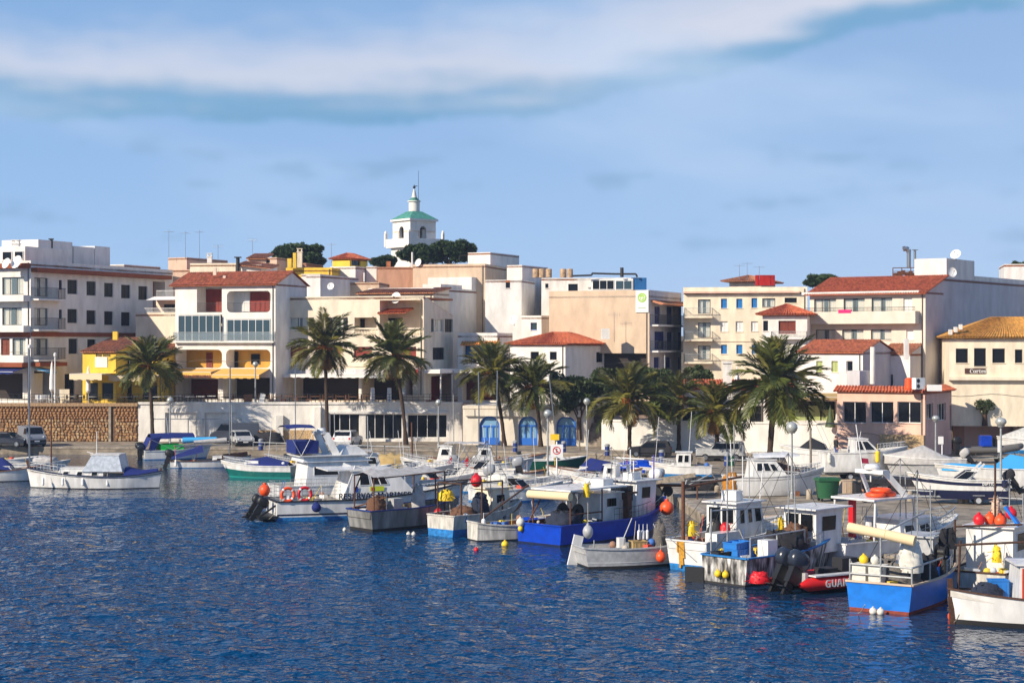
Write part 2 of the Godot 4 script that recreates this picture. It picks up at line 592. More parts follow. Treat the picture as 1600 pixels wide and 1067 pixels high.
func win(par: Node, f: Fac, kind: String, r: Array, inset := 0.16) -> void:
	var u0: float = r[0]; var v0: float = r[1]; var u1: float = r[2]; var v1: float = r[3]
	var w := u1 - u0
	if absf(inset) < 0.05:
		inset = -0.09   # set on the face of a back wall
	if kind in ["d", "b", "r", "R", "n", "e", "W"]:
		var mb := MB.new()
		var m: Material = {"d": M.sh_dark, "b": M.sh_blue, "r": M.sh_brown, "R": M.sh_red, "n": M.sh_navy, "e": M.sh_green, "W": M.sh_white}[kind]
		var leaves := 2 if w < 2.2 else 4
		for k in leaves:
			var a := u0 + w * k / leaves + 0.012
			var b := u0 + w * (k + 1) / leaves - 0.012
			for e in [[a, v0, a + 0.07, v1], [b - 0.07, v0, b, v1], [a + 0.07, v0, b - 0.07, v0 + 0.09], [a + 0.07, v1 - 0.09, b - 0.07, v1]]:
				fbox(mb, f, e[0], e[1], e[2], e[3], -inset - 0.05, -inset)
			fbox(mb, f, a + 0.07, v0 + 0.09, b - 0.07, v1 - 0.09, -inset - 0.045, -inset - 0.03)
			var ns := 7
			for s in ns:
				var y := v0 + 0.12 + (v1 - v0 - 0.24) * (s + 0.5) / ns
				fbox(mb, f, a + 0.07, y - 0.03, b - 0.07, y + 0.03, -inset - 0.03, -inset - 0.008)
		obj("shutter", mb, m, par)
		return
	var fm: Material = M.frame
	if kind in ["k", "K", "D"]:
		fm = M.frame_dark
	elif kind == "u":
		fm = M.frame_blue
	var mb := MB.new()
	var n := clampi(int(round(w / 0.95)), 1, 6)
	var t := 0.06
	fbox(mb, f, u0, v0, u1, v0 + t, -inset - 0.06, -inset)
	fbox(mb, f, u0, v1 - t, u1, v1, -inset - 0.06, -inset)
	for k in n + 1:
		var x := clampf(u0 + w * k / n, u0 + t * 0.5, u1 - t * 0.5)
		fbox(mb, f, x - t * 0.5, v0 + t, x + t * 0.5, v1 - t, -inset - 0.06, -inset)
	var o := obj("window", mb, fm, par)
	if kind in ["c", "K"]:
		var g := MB.new()
		g.quado(f.p(u0 + t, v0 + t, -inset - 0.03), f.p(u1 - t, v0 + t, -inset - 0.03), f.p(u1 - t, v1 - t, -inset - 0.03), f.p(u0 + t, v1 - t, -inset - 0.03), f.nrm())
		obj("pane", g, M.clear, o)
		var c := MB.new()
		var steps := int(w / 0.12)
		for s in steps:
			var q := float(s) / steps
			if q > 0.36 and q < 0.60:
				continue
			var a0 := u0 + w * s / steps
			var a1 := u0 + w * (s + 1) / steps
			var z0 := -inset - 0.16 - 0.03 * (s % 2)
			var z1 := -inset - 0.16 - 0.03 * ((s + 1) % 2)
			c.quado(f.p(a0, v0, z0), f.p(a1, v0, z1), f.p(a1, v1, z1), f.p(a0, v1, z0), f.nrm())
		obj("curtain", c, M.curtain, o)
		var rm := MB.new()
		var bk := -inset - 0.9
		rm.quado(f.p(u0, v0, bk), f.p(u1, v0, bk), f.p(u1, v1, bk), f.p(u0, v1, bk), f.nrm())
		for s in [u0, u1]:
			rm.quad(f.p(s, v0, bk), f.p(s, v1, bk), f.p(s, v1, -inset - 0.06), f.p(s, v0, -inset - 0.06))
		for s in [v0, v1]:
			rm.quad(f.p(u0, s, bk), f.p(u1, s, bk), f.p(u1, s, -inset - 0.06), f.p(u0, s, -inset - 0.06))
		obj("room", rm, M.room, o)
	else:
		for k in n:
			var g := MB.new()
			var a := u0 + w * k / n + t * 0.5
			var b := u0 + w * (k + 1) / n - t * 0.5
			g.quado(f.p(a, v0 + t, -inset - 0.03), f.p(b, v0 + t, -inset - 0.03), f.p(b, v1 - t, -inset - 0.03), f.p(a, v1 - t, -inset - 0.03), f.nrm())
			obj("pane", g, M.glass_blue if kind in ["q", "u"] else M.glass, o)

func opening(b: Bld, f: Fac, kind: String, px: Array, thick := 0.28) -> Array:
	var r := f.rect(px)
	r[0] = maxf(r[0], 0.02); r[2] = minf(r[2], f.span() - 0.02)
	r[1] = maxf(r[1], f.y0 + 0.02); r[3] = minf(r[3], f.y1 - 0.02)
	var h := [r[0], r[1], r[2], r[3], thick]
	f.holes.append(h)
	win(b.root, f, kind, r)
	if r[2] - r[0] < 2.4 and kind != "D":
		var mb := MB.new()
		fbox(mb, f, r[0] - 0.06, r[1] - 0.07, r[2] + 0.06, r[1] - 0.005, -0.12, 0.07)
		obj("sill", mb, b.mat, b.root)
	return r

func loggia(b: Bld, f: Fac, px: Array, depth: float, m: Material, round_r := 0.0) -> Fac:
	var r := f.rect(px)
	r[0] = maxf(r[0], 0.05); r[2] = minf(r[2], f.span() - 0.05)
	f.holes.append([r[0], r[1], r[2], r[3], depth])
	var mb := MB.new()
	var o := f.nrm()
	var q := -depth
	mb.quado(f.p(r[0], r[1], q), f.p(r[2], r[1], q), f.p(r[2], r[3], q), f.p(r[0], r[3], q), o)
	obj("recess_wall", mb, m, b.root)
	if round_r > 0.0:
		var cm := MB.new()
		for c in [[r[0], r[3], 1, -1], [r[2], r[3], -1, -1], [r[0], r[1], 1, 1], [r[2], r[1], -1, 1]]:
			for s in 6:
				var t0 := PI / 2 * s / 6
				var t1 := PI / 2 * (s + 1) / 6
				var cx: float = c[0] + c[2] * round_r
				var cy: float = c[1] + c[3] * round_r
				var p0 := f.p(cx - c[2] * cos(t0) * round_r, cy - c[3] * sin(t0) * round_r, -0.002)
				var p1 := f.p(cx - c[2] * cos(t1) * round_r, cy - c[3] * sin(t1) * round_r, -0.002)
				cm.trio(f.p(c[0], c[1], -0.002), p0, p1, o)
				cm.quad(p0, p1, p1 - o * 0.3, p0 - o * 0.3)
		obj("corner_fillet", cm, b.mat, b.root)
	var k := f.back(depth - 0.004)
	return k

func rail_into(mb: MB, p0: Vector3, p1: Vector3, h: float, gap := 0.14, rr := 0.012) -> void:
	var l := p0.distance_to(p1)
	mb.beam(p0 + Vector3.UP * h, p1 + Vector3.UP * h, 0.05, 0.04)
	mb.beam(p0 + Vector3.UP * 0.08, p1 + Vector3.UP * 0.08, 0.03, 0.03)
	var n := maxi(int(l / gap), 1)
	for i in n + 1:
		var p := p0.lerp(p1, float(i) / n)
		mb.beam(p + Vector3.UP * 0.08, p + Vector3.UP * h, rr * 2, rr * 2)

func balcony(b: Bld, f: Fac, px: Array, out: float, kind: String, m: Material = null) -> void:
	var r := f.rect(px)
	var u0: float = r[0]; var u1: float = r[2]; var v0: float = r[1]; var v1: float = r[3]
	var sl := minf(0.18, (v1 - v0) * 0.5)
	var mb := MB.new()
	fbox(mb, f, u0, v0, u1, v0 + sl, 0.003, out)
	var mm: Material = m if m else b.mat
	if kind == "solid":
		fbox(mb, f, u0, v0 + sl, u1, v1, out - 0.12, out)
		fbox(mb, f, u0, v0 + sl, u0 + 0.12, v1, 0.003, out - 0.12)
		fbox(mb, f, u1 - 0.12, v0 + sl, u1, v1, 0.003, out - 0.12)
	obj("balcony", mb, mm, b.root)
	if kind == "solid":
		return
	var rm := MB.new()
	var pts := [f.p(u0 + 0.04, v0 + sl, 0.02), f.p(u0 + 0.04, v0 + sl, out - 0.05), f.p(u1 - 0.04, v0 + sl, out - 0.05), f.p(u1 - 0.04, v0 + sl, 0.02)]
	var h := v1 - v0 - sl
	if kind == "baluster":
		for i in 3:
			var l: float = pts[i].distance_to(pts[i + 1])
			var n := maxi(int(l / 0.24), 1)
			rm.beam(pts[i] + Vector3.UP * (h - 0.06), pts[i + 1] + Vector3.UP * (h - 0.06), 0.16, 0.12)
			for k in n:
				var p: Vector3 = pts[i].lerp(pts[i + 1], (k + 0.5) / n)
				rm.lathe([Vector2(0.05, 0), Vector2(0.085, h * 0.28), Vector2(0.035, h * 0.62), Vector2(0.06, h - 0.12)], p, 6)
		obj("balustrade", rm, mm, b.root)
	else:
		for i in 3:
			rail_into(rm, pts[i], pts[i + 1], h)
		obj("railing", rm, M.iron if kind == "iron" else M.galv, b.root)
		if kind == "glass":
			var g := MB.new()
			for i in 3:
				g.quad(pts[i] + Vector3.UP * 0.1, pts[i + 1] + Vector3.UP * 0.1, pts[i + 1] + Vector3.UP * (h - 0.05), pts[i] + Vector3.UP * (h - 0.05))
			obj("glass_panel", g, M.clear, b.root)

func tiles(par: Node, called: String, m: Material, e0: Vector3, e1: Vector3, r0: Vector3, r1: Vector3, sd := 1, pitch := 0.26) -> void:
	var g := RandomNumberGenerator.new()
	g.seed = sd
	var mb := MB.new()
	var base := MB.new()
	var nn := (e1 - e0).cross(r0 - e0).normalized()
	if nn.y < 0:
		nn = -nn
	base.quado(e0, e1, r1, r0, Vector3.UP)
	base.quado(e0 - nn * 0.12, e1 - nn * 0.12, r1 - nn * 0.12, r0 - nn * 0.12, Vector3.DOWN)
	base.quad(e0, e1, e1 - nn * 0.12, e0 - nn * 0.12)
	base.quad(e0, r0, r0 - nn * 0.12, e0 - nn * 0.12)
	base.quad(e1, r1, r1 - nn * 0.12, e1 - nn * 0.12)
	base.quad(r0, r1, r1 - nn * 0.12, r0 - nn * 0.12)
	var rt := obj(called, base, m, par)
	var n := maxi(int(e0.distance_to(e1) / pitch), 2)
	var rows := maxi(int(e0.distance_to(r0) / 0.42), 2)
	for i in n:
		var a := (i + 0.1) / n
		var b := (i + 0.9) / n
		for j in rows:
			var s0 := (j - 0.06) / rows
			var s1 := (j + 1.0) / rows
			if j == 0:
				s0 = -0.25 / rows
			var q := [e0.lerp(e1, a), e0.lerp(e1, b), r0.lerp(r1, a), r0.lerp(r1, b)]
			var la: Vector3 = q[0].lerp(q[2], s0) if j else q[0] + (q[0] - q[2]).normalized() * 0.1
			var lb: Vector3 = q[1].lerp(q[3], s0) if j else q[1] + (q[1] - q[3]).normalized() * 0.1
			var ha: Vector3 = q[0].lerp(q[2], s1)
			var hb: Vector3 = q[1].lerp(q[3], s1)
			var k := g.randf_range(0.62, 1.25)
			mb.col = Color(k, k * g.randf_range(0.88, 1.06), k * g.randf_range(0.8, 1.1))
			var wd := la.distance_to(lb)
			var prev_l := la
			var prev_h := ha
			var pn := nn
			for c in 3:
				var t := (c + 1) / 3.0
				var rise := sin(PI * t) * wd * 0.42
				var cl := la.lerp(lb, t) + nn * (rise + (0.03 if c < 2 else 0.0))
				var chh := ha.lerp(hb, t) + nn * rise
				mb.quado(prev_l, cl, chh, prev_h, nn)
				prev_l = cl; prev_h = chh
	var o := obj("roof_tiles", mb, m, rt)
	o.set_meta("kind", "stuff")

func block(called: String, label: String, cat: String, pxa: float, pxc: float, dc: float, alpha: float, depth: float, ytop: float, y0: float, m: Material) -> Bld:
	var b := Bld.new()
	var al := deg_to_rad(alpha)
	var c := fx(pxc, dc)
	var tf := Vector2(cos(al), sin(al))
	var a := c + tf * Fac.new(c, c + tf, 0, 0).s(pxa)
	var tb := Vector2(sin(al), -cos(al))
	b.y0 = y0
	b.y1 = HC - (ytop - 533.5) * dc / F
	b.f = Fac.new(a, c, y0, b.y1)
	b.r = Fac.new(c, c + tb * depth, y0, b.y1)
	b.k = Fac.new(c + tb * depth, a + tb * depth, y0, b.y1)
	b.l = Fac.new(a + tb * depth, a, y0, b.y1)
	b.mat = m
	b.root = thing(called, label, cat, Vector3(a.x, y0, a.y), 0.0, "", true)
	return b

func shed(b: Bld, yb: float, over: float, m: Material, sd: int, plain := false) -> void:
	var lo := minf(b.y1, yb)
	var mb := MB.new()
	for f in [b.r, b.l]:
		f.y1 = lo
		var u: float = 0.0 if ((f == b.r) == (b.y1 > yb)) else f.span()
		mb.trio(f.p(0, lo), f.p(f.span(), lo), f.p(u, maxf(b.y1, yb)), f.nrm())
	b.k.y1 = yb
	obj("gable", mb, b.rmat if b.rmat else b.mat, b.root)
	var dp := b.r.span()
	var sl := (yb - b.y1) / dp
	var up := Vector3.UP * 0.13
	var e0 := b.f.p(-over * 0.4, b.y1 - sl * over, over) + up
	var e1 := b.f.p(b.f.span() + over * 0.4, b.y1 - sl * over, over) + up
	var r0 := b.f.p(-over * 0.4, yb + sl * over, -dp - over) + up
	var r1 := b.f.p(b.f.span() + over * 0.4, yb + sl * over, -dp - over) + up
	if plain:
		var pm := MB.new()
		pm.quado(e0, e1, r1, r0, Vector3.UP)
		pm.quado(e0 - up, e1 - up, r1 - up, r0 - up, Vector3.DOWN)
		pm.quad(e1, r1, r1 - up, e1 - up)
		pm.quad(e0, e1, e1 - up, e0 - up)
		obj("roof", pm, m, b.root)
	elif sl > 0.0:
		tiles(b.root, "roof", m, e0, e1, r0, r1, sd)
	else:
		tiles(b.root, "roof", m, r1, r0, e1, e0, sd)

func hip(b: Bld, ridge_y: float, over: float, m: Material, sd: int) -> void:
	var f := b.f
	var L := f.span()
	var D := b.r.span()
	var ins := minf(L, D) * 0.5
	var y := b.y1 + 0.05
	var c := [f.p(-over, y, over), f.p(L + over, y, over), f.p(L + over, y, -D - over), f.p(-over, y, -D - over)]
	var ra := f.p(ins, ridge_y, -D * 0.5) if L > D else f.p(L * 0.5, ridge_y, -ins)
	var rb := f.p(L - ins, ridge_y, -D * 0.5) if L > D else f.p(L * 0.5, ridge_y, -D + ins)
	if L > D:
		tiles(b.root, "roof", m, c[0], c[1], ra, rb, sd)
		tiles(b.root, "roof", m, c[1], c[2], rb, rb + (c[2] - c[1]).normalized() * 0.05, sd + 1)
		tiles(b.root, "roof", m, c[2], c[3], rb, ra, sd + 2)
		tiles(b.root, "roof", m, c[3], c[0], ra, ra + (c[0] - c[3]).normalized() * 0.05, sd + 3)
	else:
		tiles(b.root, "roof", m, c[0], c[1], ra, ra + (c[1] - c[0]).normalized() * 0.05, sd)
		tiles(b.root, "roof", m, c[1], c[2], ra, rb, sd + 1)
		tiles(b.root, "roof", m, c[2], c[3], rb, rb + (c[3] - c[2]).normalized() * 0.05, sd + 2)
		tiles(b.root, "roof", m, c[3], c[0], rb, ra, sd + 3)

func awning(b: Bld, f: Fac, px: Array, out: float, m: Material, drop := 0.22) -> void:
	var r := f.rect(px)
	var mb := MB.new()
	var a := f.p(r[0], r[3], 0.02); var c := f.p(r[2], r[3], 0.02)
	var d := f.p(r[2], r[1] + drop, out); var e := f.p(r[0], r[1] + drop, out)
	var n := int((r[2] - r[0]) / 0.5) + 1
	for i in n:
		var t0 := float(i) / n
		var t1 := float(i + 1) / n
		mb.quado(e.lerp(d, t0), e.lerp(d, t1), a.lerp(c, t1), a.lerp(c, t0), Vector3.UP)
		var sg := 0.06 * (1 if i % 2 else 0)
		mb.quado(e.lerp(d, t0), e.lerp(d, t1), e.lerp(d, t1) - Vector3.UP * (drop + sg), e.lerp(d, t0) - Vector3.UP * (drop + sg), f.nrm())
	mb.tri(a, e, e - Vector3.UP * 0.05)
	mb.tri(c, d, d - Vector3.UP * 0.05)
	var o := obj("awning", mb, m, b.root)
	var am := MB.new()
	for s in [0.03, 0.97]:
		am.tube(a.lerp(c, s) - Vector3.UP * 0.25, e.lerp(d, s) - Vector3.UP * 0.05, 0.025, 0.025, 4)
	am.tube(e - Vector3.UP * 0.02, d - Vector3.UP * 0.02, 0.03, 0.03, 5)
	obj("awning_arm", am, M.frame, o)

func post(b: Bld, f: Fac, px: float, y0: float, y1: float, w: float, out: float, m: Material) -> void:
	var mb := MB.new()
	var u := f.u(px)
	fbox(mb, f, u - w / 2, y0, u + w / 2, y1, out - w, out)
	obj("pillar", mb, m, b.root)

func topbox(b: Bld, f: Fac, px0: float, px1: float, back: float, depth: float, y_px: float, m: Material, called := "roof_room") -> Fac:
	var g := f.back(back)
	var u0 := g.u(px0)
	var u1 := g.u(px1)
	var yt := g.y((px0 + px1) * 0.5, y_px)
	var mb := MB.new()
	fbox(mb, g, u0, b.y1 - 0.8, u1, yt, -depth, 0)
	obj(called, mb, m, b.root)
	return g

func finish(b: Bld, parapet := 0.5, roofm: Material = null) -> void:
	var mb := MB.new()
	for f in [b.f, b.l, b.k] + ([] if b.rmat else [b.r]):
		wall_into(mb, f)
	var hy := b.y1 - parapet
	if parapet > 0.0:
		var q := 0.2
		for f in [b.f, b.r, b.k, b.l]:
			mb.quado(f.p(0, b.y1), f.p(f.span(), b.y1), f.p(f.span(), b.y1, -q), f.p(0, b.y1, -q), Vector3.UP)
			mb.quado(f.p(q, hy, -q), f.p(f.span() - q, hy, -q), f.p(f.span() - q, b.y1, -q), f.p(q, b.y1, -q), -f.nrm())
	obj("wall", mb, b.mat, b.root)
	if b.y1 - b.y0 > 3.0 and b.f.span() > 5.0:
		var dp := MB.new()
		var du := b.f.span() - 0.3
		dp.tube(b.f.p(du, b.y0, 0.07), b.f.p(du, b.y1 - 0.2, 0.07), 0.05, 0.05, 6)
		var cy := b.y0 + (b.y1 - b.y0) * 0.36
		for i in 12:
			dp.tube(b.f.p(du * i / 12.0, cy - 0.12 * sin(PI * i / 3.0 + 0.4) - 0.1, 0.03), b.f.p(du * (i + 1) / 12.0, cy - 0.12 * sin(PI * (i + 1) / 3.0 + 0.4) - 0.1, 0.03), 0.018, 0.018, 4)
		obj("drainpipe", dp, M.net_grey, b.root)
	if b.rmat:
		var rb := MB.new()
		wall_into(rb, b.r)
		obj("side_wall", rb, b.rmat, b.root)
	var rf := MB.new()
	rf.prism(PackedVector2Array([b.f.a, b.f.b, b.k.a, b.k.b]), hy - 0.2, hy, true)
	obj("roof", rf, roofm if roofm else M.terracotta, b.root)

func slab(b: Bld, f: Fac, px: Array, out: float, m: Material, called := "cornice") -> void:
	var r := f.rect(px)
	var mb := MB.new()
	fbox(mb, f, r[0], r[1], r[2], r[3], -0.02, out)
	obj(called, mb, m, b.root)

func gable_roof(b: Bld, ridge_y: float, over: float, m: Material, sd: int, side := true) -> void:
	var e := b.y1
	var f := b.f
	var hd := b.r.span() * 0.5
	var slope := (ridge_y - e) / hd
	var e0 := f.p(-over, e - slope * over, over)
	var e1 := f.p(f.span() + over * 0.5, e - slope * over, over)
	var r0 := f.p(-over, ridge_y, -hd)
	var r1 := f.p(f.span() + over * 0.5, ridge_y, -hd)
	var lift := Vector3.UP * 0.13
	tiles(b.root, "roof", m, e0 + lift, e1 + lift, r0 + lift, r1 + lift, sd)
	var g0 := f.p(f.span() + over * 0.5, e - slope * over, -2 * hd - over)
	var g1 := f.p(-over, e - slope * over, -2 * hd - over)
	var mb := MB.new()
	mb.quado(r0 + lift, r1 + lift, g0 + lift, g1 + lift, Vector3.UP)
	obj("roof", mb, m, b.root)
	var gm := MB.new()
	for u in [0.0, f.span()]:
		gm.trio(f.p(u, e, 0), f.p(u, ridge_y, -hd), f.p(u, e, -2 * hd), f.tan3() * (1.0 if u > 0 else -1.0))
	obj("gable", gm, b.rmat if b.rmat else b.mat, b.root)

func antenna(p: Vector3, h: float, label: String, kind := 0) -> void:
	var mb := MB.new()
	mb.tube(p, p + Vector3.UP * h, 0.03, 0.02, 5)
	var q := p + Vector3.UP * h * 0.92
	var dr := Vector3(0.8, 0, 0.3).normalized()
	mb.tube(q - dr * 0.7, q + dr * 0.7, 0.015, 0.015, 4)
	if kind == 0:
		for i in 6:
			var c := q + dr * (-0.6 + 0.24 * i)
			mb.tube(c - Vector3(0, 0.28, 0), c + Vector3(0, 0.28, 0), 0.01, 0.01, 3)
	else:
		for i in 7:
			var c := q + dr * (-0.7 + 0.2 * i)
			var s := Vector3(-0.3, 0, 0.8).normalized() * (0.22 + 0.04 * i)
			mb.tube(c - s, c + s, 0.01, 0.01, 3)
	solo("antenna", label, "antenna", mb, M.metal)

func dish(p: Vector3, r: float, face: Vector3, label: String) -> void:
	var t := thing("satellite_dish", label, "satellite dish", p, 0.0, "", true)
	var z := face.normalized()
	var x := Vector3.UP.cross(z).normalized()
	var bs := Basis(x, z, x.cross(z))
	var mb := MB.new()
	var pr := []
	for i in 5:
		var q := i / 4.0
		pr.append(Vector2(r * q, -0.28 * r * (1 - q * q)))
	mb.lathe(pr, p, 16, bs)
	pr.reverse()
	for i in 5:
		pr[i] -= Vector2(0, 0.02)
	mb.lathe(pr, p, 16, bs)
	obj("reflector", mb, M.plastic_white, t)
	var am := MB.new()
	am.tube(p - bs.z.abs() * r * 0.8 * Vector3(0, 1, 0), p + z * r * 0.7, 0.02, 0.02, 4)
	am.box(p + z * r * 0.7, Vector3(0.1, 0.1, 0.14))
	am.tube(p - z * 0.3 * r, p - z * 0.3 * r - Vector3(0, r * 1.3, 0), 0.03, 0.03, 5)
	obj("arm", am, M.metal, t)

func chimney(b: Bld, p: Vector3, w: float, h: float, m: Material, cap := true) -> void:
	var mb := MB.new()
	mb.box(p + Vector3.UP * h * 0.5, Vector3(w, h, w))
	if cap:
		mb.box(p + Vector3.UP * (h + 0.06), Vector3(w * 1.25, 0.1, w * 1.25))
		for i in 4:
			mb.box(p + Vector3(w * 0.4 * (1 if i % 2 else -1), h + 0.25, w * 0.4 * (1 if i < 2 else -1)), Vector3(0.1, 0.3, 0.1))
		mb.box(p + Vector3.UP * (h + 0.44), Vector3(w * 1.2, 0.08, w * 1.2))
	obj("chimney", mb, m, b.root)

func text_mesh(par: Node, s: String, f: Fac, u: float, v: float, h: float, m: Material, bold := false, off := 0.02, serif := false) -> void:
	var tm := TextMesh.new()
	tm.text = s
	var sf := SystemFont.new()
	sf.font_names = PackedStringArray(["Droid Serif" if serif else "Droid Sans"])
	sf.font_weight = 700 if bold else 400
	tm.font = sf
	tm.font_size = 32
	tm.pixel_size = h / 23.0
	tm.depth = 0.015
	tm.material = m
	var o := MeshInstance3D.new()
	o.mesh = tm
	o.name = "lettering"
	par.add_child(o, true)
	var off3 := Vector3.ZERO
	if par.has_meta("wo"):
		off3 = par.get_meta("wo")
	elif par.get_parent().has_meta("wo"):
		off3 = par.get_parent().get_meta("wo")
	o.transform = Transform3D(Basis(f.tan3(), Vector3.UP, f.nrm()), f.p(u, v, off) - off3)

# ---------------------------------------------------------------- the setting
func environment() -> void:
	var cam := Camera3D.new()
	cam.name = "camera"
	cam.fov = 22.6285
	cam.near = 1.0
	cam.far = 3000.0
	cam.position = Vector3(0, HC, 0)
	add_child(cam)
	cam.make_current()
	var env := Environment.new()
	env.background_mode = Environment.BG_SKY
	var sky := Sky.new()
	var pm := PanoramaSkyMaterial.new()
	pm.panorama = ImageTexture.create_from_image(sky_image())
	sky.sky_material = pm
	env.sky = sky
	env.tonemap_mode = Environment.TONE_MAPPER_LINEAR
	env.tonemap_exposure = 1.22
	env.sdfgi_enabled = true
	env.ssao_enabled = true
	env.ssil_enabled = true
	env.fog_enabled = true
	env.fog_density = 0.0002
	env.fog_light_color = Color(0.72, 0.80, 0.92)
	var we := WorldEnvironment.new()
	we.name = "world_environment"
	we.environment = env
	add_child(we)
	var sun := DirectionalLight3D.new()
	sun.name = "sun"
	sun.light_color = Color(1.0, 0.95, 0.87)
	sun.light_energy = 1.6
	sun.light_angular_distance = 0.5
	sun.shadow_enabled = true
	add_child(sun)
	var az := deg_to_rad(53.0)
	var el := deg_to_rad(30.0)
	var to := Vector3(-sin(az) * cos(el), sin(el), cos(az) * cos(el))
	sun.look_at_from_position(to * 100.0, Vector3.ZERO)

var quay_poly: PackedVector2Array

func setting() -> void:
	quay_poly = PackedVector2Array([Vector2(-120, -170), Vector2(-48, -170), Vector2(-5, -165), Vector2(11.8, -158), Vector2(10.6, -132), Vector2(11.6, -104), Vector2(20.5, -78), Vector2(30, -60), Vector2(60, -40), Vector2(160, -40), Vector2(160, -420), Vector2(-160, -420), Vector2(-160, -170)])
	var q := MB.new()
	q.prism(quay_poly, -1.2, Q, false)
	struct("quay", q, M.quay)
	var cp := MB.new()
	for i in range(0, 9):
		var a := quay_poly[i]
		var b := quay_poly[i + 1]
		var e := (b - a).normalized()
		var inn := Vector2(e.y, -e.x)
		if not Geometry2D.is_point_in_polygon((a + b) * 0.5 + inn * 0.4, quay_poly):
			inn = -inn
		var n := maxi(int(a.distance_to(b) / 2.5), 1)
		for k in n:
			var p := a.lerp(b, (k + 0.006) / n)
			var r := a.lerp(b, (k + 0.994) / n)
			var m := (p + r) * 0.5 + inn * 0.2
			cp.box(Vector3(m.x, Q - 0.06, m.y), Vector3(p.distance_to(r), 0.17 + 0.006 * (k % 3), 0.5), Basis(Vector3(e.x, 0, e.y), Vector3.UP, Vector3(-e.y, 0, e.x)))
	struct("quay_coping", cp, M.concrete)
	var pl := MB.new()
	for i in 7:
		var p := on(1395 + i * 34, 812 + i * 3, Q)
		var d := Vector3(0.86, 0, -0.5)
		pl.box(p + Vector3.UP * 0.004, Vector3(5.0, 0.004, 0.1), Basis(d, Vector3.UP, d.cross(Vector3.UP)))
	struct("parking_lines", pl, mat(c8(196, 190, 180), 0.9, "dirt", 0.6))
	var pr := MB.new()
	pr.prism(PackedVector2Array([Vector2(-120, -179.6), Vector2(-40.2, -179.6), Vector2(-40.2, -182.4), Vector2(-5.2, -182.4), Vector2(-5.2, -178), Vector2(9.6, -176), Vector2(9.6, -186), Vector2(9.6, -215), Vector2(-120, -215)]), Q, TR, false)
	struct("promenade", pr, M.promenade)
	var lot := MB.new()
	lot.prism(PackedVector2Array([Vector2(9.7, -166), Vector2(31.5, -159.5), Vector2(31.5, -164), Vector2(70, -176), Vector2(120, -176), Vector2(120, -215), Vector2(9.7, -215)]), Q + 0.01, 3.2, false)
	struct("raised_ground", lot, M.promenade)
	var hl := MB.new()
	var nz := FastNoiseLite.new()
	nz.seed = 4; nz.frequency = 0.01
	var hh := func(x: float, z: float) -> float:
		var t := clampf((-z - 214.0) / 130.0, 0.0, 1.0)
		return 3.0 + t * t * (3 - 2 * t) * 9.0 + nz.get_noise_2d(x, z) * 2.0 * t - clampf((-z - 420.0) / 300.0, 0.0, 1.0) * 12.0
	for i in 40:
		for j in 40:
			var x0 := -600.0 + i * 30.0
			var z0 := -214.0 - j * 30.0
			hl.quado(Vector3(x0, hh.call(x0, z0), z0), Vector3(x0 + 30, hh.call(x0 + 30, z0), z0), Vector3(x0 + 30, hh.call(x0 + 30, z0 - 30), z0 - 30), Vector3(x0, hh.call(x0, z0 - 30), z0 - 30), Vector3.UP)
	struct("hill", hl, M.hill)
	water()

